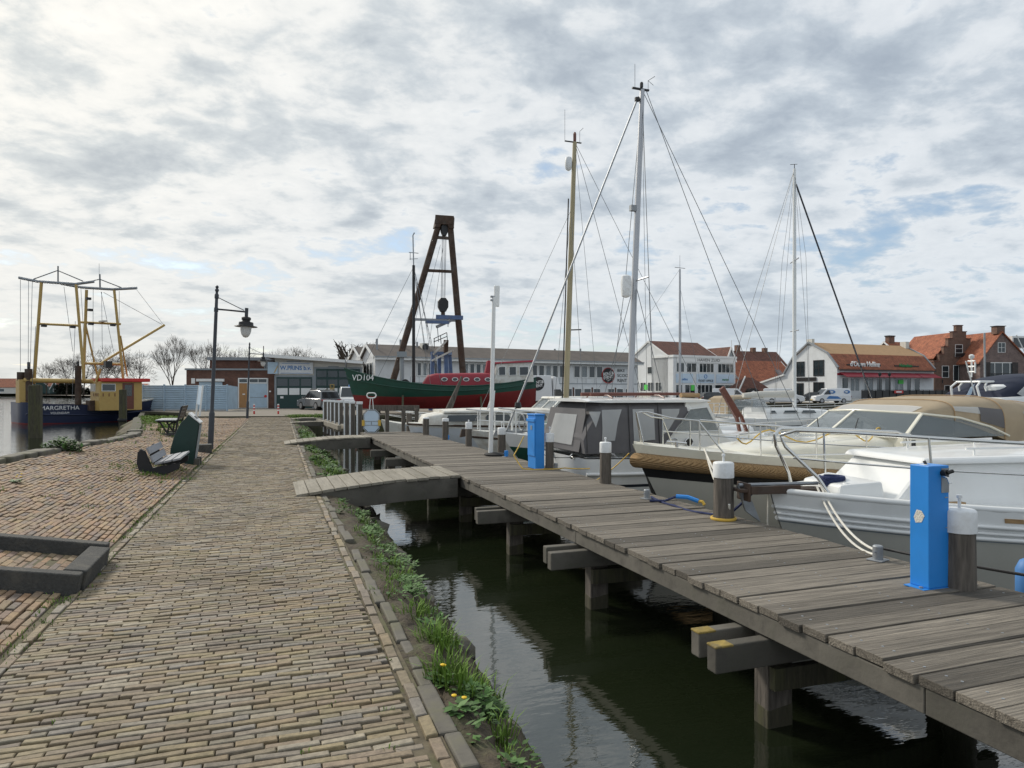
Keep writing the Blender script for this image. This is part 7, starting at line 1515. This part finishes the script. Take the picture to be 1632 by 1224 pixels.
for u, d, a, lab, logo in ((1166, 97, -15, 'white delivery van in front of the harbour office railing', 0), (1250, 93, -25, 'white van facing right, parked just left of the tall white mast', 0), (1322, 95, -175, 'white van with blue oval emblems parked below the restaurant terrace', 1)):
    p = rp(u, d); t = vehicle('parked_van', lab, 'van', p, -TH+R(a), 5.2, 1.95, 2.05, van_l, van_c, 'vanwhite', van_g, vf, None, .34, group='white vans parked on the far quay')
    if logo:
        for x in (-2.0, .1):
            m = M(); s = 1; m.prism([V((x+.42*math.cos(q), s*.90, 1.55+.24*math.sin(q))) for q in [i*math.pi/10 for i in range(20)]], (0, s*.03, 0)); e = m.build('emblem', K['txtblue'], t); m = M(); m.prism([V((x+.1+.22*math.cos(q), s*.93, 1.56+.11*math.sin(q))) for q in [i*math.pi/8 for i in range(16)]], (0, s*.01, 0)); m.build('emblem_core', K['trim'], e)
        m = M(); m.prism([V((-1.2,.975,.6)),V((1.0,.975,.6)),V((.6,.975,1.0)),V((-.6,.975,.95))], (0,.01,0)); m.build('blue_wave', K['txtblue'], t)
for u, d, a, pt, lab in ((1140, 96, 10, 'cardark', 'black car parked left of the white vans on the far quay'), (1292, 96, 160, 'cardark', 'dark car tucked between the tall mast and the emblem van')):
    vehicle('parked_car', lab, 'car', rp(u, d), -TH+R(a), 4.4, 1.8, 1.5, [(x*.92, z*.9) for x, z in suv_l], [(x*.92, z*.88) for x, z in suv_c], pt, [[(x*.92, z*.88) for x, z in g] for g in suv_g], ((1.03,.94),(.3,1.46)), ((-2.09,.95),(-1.89,1.38)), .31)
def rent_truck():
    p = rp(862, 63); t = T('box_truck', 'white box truck with red panel and round black emblem, right of the green cutter', 'truck', p, -TH+R(8)); 
    m = M(); m.hexa([(-3.2,-1.05,.75),(.9,-1.05,.75),(.9,1.05,.75),(-3.2,1.05,.75),(-3.2,-1.05,3.05),(.75,-1.05,3.05),(.75,1.05,3.05),(-3.2,1.05,3.05)]); b = m.build('cargo_box', K['vanwhite'], t, bevel=.05)
    m = M(); m.prism([(.95,-1.0,.35),(2.55,-1.0,.35),(2.6,-1.0,.9),(2.3,-1.0,1.15),(1.65,-1.0,1.95),(1.3,-1.0,2.9),(.95,-1.0,3.0)], (0,2.0,0)); c = m.build('cab', K['vanwhite'], t, bevel=.07)
    m = M(); m.prism([(1.05,-1.015,1.2),(2.0,-1.015,1.2),(1.6,-1.015,1.8),(1.05,-1.015,1.8)], (0,.012,0)); m.build('side_window', K['carglass'], c); m = M(); m.prism([(2.30,-.85,1.18),(2.30,.85,1.18),(1.70,.8,1.93),(1.70,-.8,1.93)], (.015,0,.012)); m.build('windscreen', K['carglass'], c)
    m = M(); m.bb((-3.2,-1.066,.8),(-1.0,-1.052,1.75)); m.build('red_panel', K['red'], b)
    m = M(); m.prism([V((-.5+.62*math.cos(a),-1.075,2.3+.62*math.sin(a))) for a in [i*math.pi/16 for i in range(32)]], (0,.02,0)); o = m.build('round_emblem', K['txtblack'], b); text('RENT&', .36, o, K['txtwhite'], (-.5,-1.08,2.42), rot=(R(90),R(-8),0), off=.01); text('EVENT', .34, o, K['txtwhite'], (-.52,-1.08,2.10), rot=(R(90),R(-8),0), off=.01)
    for x in (-2.2, 1.75):
        for s in (-1,1): m = M(); m.tube([(x,s*.8,.36),(x,s*1.04,.36)], .36, 16); o = m.build('wheel', K['tyre'], t, smooth=40); m = M(); m.tube([(x,s*1.03,.36),(x,s*1.06,.36)], .2, 12); m.build('rim', K['rim'], o)
    m = M(); m.bb((-3.1,-.9,.45),(1.0,.9,.74)); m.build('chassis', K['black'], t); m = M(); m.tube([(1.95,-1.2,1.2),(1.95,-1.2,1.6)], .09, 8); m.build('wing_mirror', K['black'], t)
rent_truck()
# --- far shore houses, hedges
def shore_house(u0, u1, d, ve, vr, wall, roof, lab, along='y', sq=.9):
    b = Bld('shore_house', lab, u0, d, u1, d+1, 'house', 'houses on the far shore'); gable(b, 0, b.w, 0, 9, zp(ve, d)-.7, zp(vr, d)-.7, wall, roof, along=along); b.t.location.z = .7
    b.win(b.w*.35, .8, b.w*.65, 2.2, 1, 1, f=.12)
shore_house(-30, 27, 300, 617, 603.5, 'wallcream', 'tile', 'long low house with red roof at the far left edge of the shore', 'x')
shore_house(50, 76, 310, 615, 604, 'greendoor', 'tile', 'red roofed green house seen right behind the nearest mooring post')
shore_house(80, 93, 300, 619, 608, 'greendoor', 'tile', 'small green gabled house with white barge boards on the far shore')
shore_house(203, 216, 210, 620, 608, 'tileblack', 'tileblack', 'dark gabled house right of the yellow wheelhouse')
shore_house(216, 233, 205, 619, 612, 'brickold', 'tile', 'low brick house with red roof just left of the blue fence', 'x')
def hedge(name, label, pts, n, s, mat, cat='hedge'):
    t = T(name, label, cat, pts[0][0]); rnd = random.Random(len(label)); o = V(pts[0][0]); m = M()
    for p, r, hh in pts:
        leaves(m, p.x-o.x, p.y-o.y, p.z-o.z, r, hh, n, rnd, s)
    m.build('foliage', K[mat], t, fix=False); m = M()
    for p, r, hh in pts: m.tube([(p.x-o.x,p.y-o.y,p.z-o.z-.3),(p.x-o.x,p.y-o.y,p.z-o.z+hh*.6)], .15, 5)
    m.build('trunk', K['bark'], t)
def sp(u, d, z): p = rp(u, d); p.z = z; return p
hedge('hedge', 'dark bushy hedge on the far shore behind the exhaust pipe of the fishing boat', [(sp(u,300,.6), 2.6, 6.2+rr) for u, rr in ((96,0),(101,.6),(107,1),(113,.4),(119,.8),(124,0))], 420, .7, 'hedge')
hedge('hedge', 'low dark hedge on the far shore between the gabled houses', [(sp(u,310,.6), 2.2, 3+rr) for u, rr in ((130,0),(140,.5),(150,0),(160,.6),(170,.3),(185,.6),(200,.2))], 240, .7, 'hedge')
# --- bare spring trees
def bare_tree(p, H, spread, label, seed, style='round', depth=7, tw=.018):
    rnd = random.Random(seed); t = T('bare_tree', label, 'tree', p, group='leafless trees behind the harbour'); segs = []
    def seg(a, d, ln, r, k):
        b = a+d*ln; segs.append((a, b, r, r*.68, k))
        if k == 0: return
        u = d.orthogonal().normalized(); v = d.cross(u); n = rnd.choice((2,3,3)); a0 = rnd.uniform(0, 6.283)
        for j in range(n):
            q = rnd.uniform(.55, 1) if j else 1.0; an = a0+j*2.4+rnd.gauss(0,.3); tilt = rnd.uniform(.35,.75)*spread*(1 if j else .5)
            nd = (d*math.cos(tilt)+(u*math.cos(an)+v*math.sin(an))*math.sin(tilt)+V((0,0,.05 if style == 'round' else .25))).normalized()
            seg(a+d*ln*q, nd, ln*rnd.uniform(.70,.92), r*(.68 if j == 0 else .52), k-1)
    seg(V((0,0,0)), V((rnd.gauss(0,.03), rnd.gauss(0,.03), 1)).normalized(), 1.15, .09, depth)
    zm = sorted(s[1].z for s in segs)[int(len(segs)*.985)]; f = H/zm; tr = M(); cr = M()
    for a, b, r, r2, k in segs:
        a, b = a*f, b*f; d = (b-a).normalized(); m = tr if k >= depth-1 else cr; rr = max(r*f, tw); r2 = max(r2*f, tw*.8); u = d.orthogonal().normalized(); v = d.cross(u); n = 5 if k >= depth-1 else 3
        vs = [a+(u*math.cos(6.283*i/n)+v*math.sin(6.283*i/n))*rr for i in range(n)]+[b+(u*math.cos(6.283*i/n)+v*math.sin(6.283*i/n))*r2 for i in range(n)]
        m.add(vs, [(i,(i+1)%n,n+(i+1)%n,n+i) for i in range(n)])
    tr.build('trunk', K['bark'], t, fix=False); cr.build('crown', K['bark'], t, fix=False)
def pollard(p, H, label, seed):
    rnd = random.Random(seed); t = T('pollard_tree', label, 'tree', p); m = M(); m.tube([(0,0,-.3),(.1,0,H*.3),(0,0,H*.5)], [.4,.33,.3], 8); m.build('trunk', K['bark'], t); c = M()
    for i in range(9):
        a = i*.7; d = V((math.cos(a)*rnd.uniform(.15,.6), math.sin(a)*.5, 1)).normalized(); b = V((0,0,H*.42+rnd.random()*.6)); e = b+d*H*rnd.uniform(.3,.55); c.tube([b, b.lerp(e,.5)+V((.1,0,0)), e], [.16,.13,.12], 5)
        for k in range(7): s = rnd.uniform(.5,1); q = b.lerp(e,s); c.bar(q, q+V((rnd.gauss(0,.4),rnd.gauss(0,.4),rnd.uniform(.2,.9))), .05)
    c.build('crown', K['bark'], t, fix=False)
for u, d, vt, spd, st, lab, sd_ in ((106,250,572,1.15,'round','rounded leafless tree left of the fishing boat exhaust pipe',1),(133,255,558,1.2,'round','broad leafless tree framed by the left gantry legs',2),(165,250,555,1.2,'round','tallest rounded leafless tree behind the right gantry',3),(190,255,560,1.1,'round','leafless tree right behind the right gantry leg',4),(222,240,562,1.1,'round','rounded leafless tree above the bow of the fishing boat',5),(275,150,538,.75,'tall','tall feathery leafless tree above the blue fence',6),(324,170,547,.8,'tall','leafless tree just left of the nearest street lamp pole',7),(352,150,566,1.0,'round','leafless tree above the flat brick workshop roof',8),(380,160,556,1.0,'round','leafless tree between the two street lamps',9),(447,190,557,1.0,'round','leafless treetop above the left corner of the garage roof',10),(484,185,555,1.0,'round','leafless treetop above the middle of the garage roof',11),(592,140,548,.9,'round','leafless treetop just left of the white workshop gables',12),(74,300,578,1.0,'round','small knobbly leafless tree between the left gantry legs',13)):
    p = rp(u, d); bare_tree(p, (zp(vt, d))*1.0, spd, lab, sd_, st, depth=7 if d < 280 else 6, tw=.00010*d)
pollard(rp(552, 95), zp(538,95), 'knobbly pollard tree with thick cut limbs behind the garage roof', 3); pollard(rp(566, 96), zp(545,96), 'smaller pollard tree beside the white gables of the long workshop', 5)
# --- mooring lines and loose things on the pier
rope('mooring_rope', [(6.3,8.93,.72),(5.02,6.66,.34),(4.86,6.44,.34)], .014, 'rope', 'white doubled mooring rope from the coir fendered bow to the post with yellow rope', sag=.14)
rope('mooring_rope', [(6.3,8.95,.72),(4.98,6.66,.5)], .014, 'rope', 'shorter white mooring rope beside the doubled one at the coir fendered bow', sag=.05)
b0 = gp(1399, 889, PZ)
rope('mooring_rope', [(5.86,6.13,.53),(b0.x+.03,b0.y+.02,.20)], .013, 'rope', 'white mooring rope sagging from the nearest white bow to the drum bollard, upper one', sag=.13)
rope('mooring_rope', [(5.82,6.15,.53),(b0.x-.03,b0.y-.03,.18)], .013, 'rope', 'white mooring rope sagging from the nearest white bow to the drum bollard, lower one', sag=.17)
rope('black_line', [(b0.x,b0.y,.24),(5.25,3.3,.27),(6.2,1.6,.22)], .012, 'black', 'black line running behind the blue pedestal along the pier edge', 'line', .01)
rope('mooring_rope', [(5.40,6.45,.46),(5.36,6.42,-.05)], .008, 'rope', 'thin white rope hanging straight down from the tip of the nearest white bow', sag=0)
rope('navy_rope', [gp(1038,792,.19),gp(1075,806,.165),gp(1118,817,.165),(4.98,6.6,.2),(5.35,6.5,.55)], .016, 'navyrope', 'navy rope along the pier edge from grey bollard up to the anchor roller', sag=.015)
rope('yellow_rope_ring', [gp(1153,828,PZ)+V((.13*math.cos(a), .13*math.sin(a), .016)) for a in [i*math.pi/12 for i in range(25)]], .017, 'yrope', 'yellow rope looped round the foot of a white capped post', n=1)
q0 = gp(853.5, 748, PZ)
rope('yellow_hose', [(q0.x-.12,q0.y+.3,.75),(q0.x-.34,q0.y+.25,.4),(q0.x-.25,q0.y+.02,.17),(q0.x+.1,q0.y-.16,.168),(q0.x+.55,q0.y-.1,.166),(q0.x+.95,q0.y-.35,.166)], .011, 'yrope', 'thin yellow hose curling round the foot of the farther blue pedestal', 'hose', .01)
rope('yellow_rope', [(5.42,9.7,.62),(5.12,10.3,.12)], .009, 'yrope', 'thin yellow rope from the coir fendered bow down to the pier edge', sag=.03)
rope('grey_line', [(5.9,12.05,.36),(5.3,12.6,.30),(5.16,13.1,.42)], .008, 'black', 'thin dark line from the canopied cruiser stern to the pier post', 'line', .02)
t = T('blue_fender', 'blue boat fender hanging low at the right edge beyond the thick capped post', 'fender', at(1640, 962, 6.0)); m = M(); m.lathe([(.02,-.02),(.08,.02),(.10,.08),(.10,.30),(.07,.37),(.02,.40)], 14); m.build('fender_body', K['txtblue'], t, smooth=50); m = M(); m.tube([(0,0,.39),(.02,.05,.75)], .008, 5); m.build('lanyard', K['rope'], t)
t = T('hook_handle', 'blue sleeved rope handle with yellow end lying on the pier edge', 'rope handle', gp(1100, 806, PZ)); m = M(); m.tube([(-.1,.16,.10),(.0,.05,.10),(.09,-.05,.06)], .028, 8); m.build('sleeve', K['blue'], t, smooth=40); m = M(); m.tube([(.09,-.05,.06),(.12,-.09,.06),(.13,-.12,.02)], .02, 6); m.build('yellow_end', K['yrope'], t); m = M(); m.tube([(-.35,.4,.025),(-.2,.28,.03),(-.1,.16,.10)], .016, 6); m.build('navy_tail', K['navyrope'], t)
t = T('furled_canvas', 'grey furled canvas leaning against a spar in front of the red hull', 'canvas', rp(716, 29)); t.location.z = WZ; m = M(); O = t.location; m.tube([at(714,655,29)-O, at(722,636,29)-O, at(733,608,29)-O], [.15,.12,.05], 8); m.build('canvas_roll', K['pile'], t, smooth=50); m = M(); m.tube([at(712,675,29)-O, at(736,600,29)-O], .05, 6); m.build('spar', K['pile'], t)
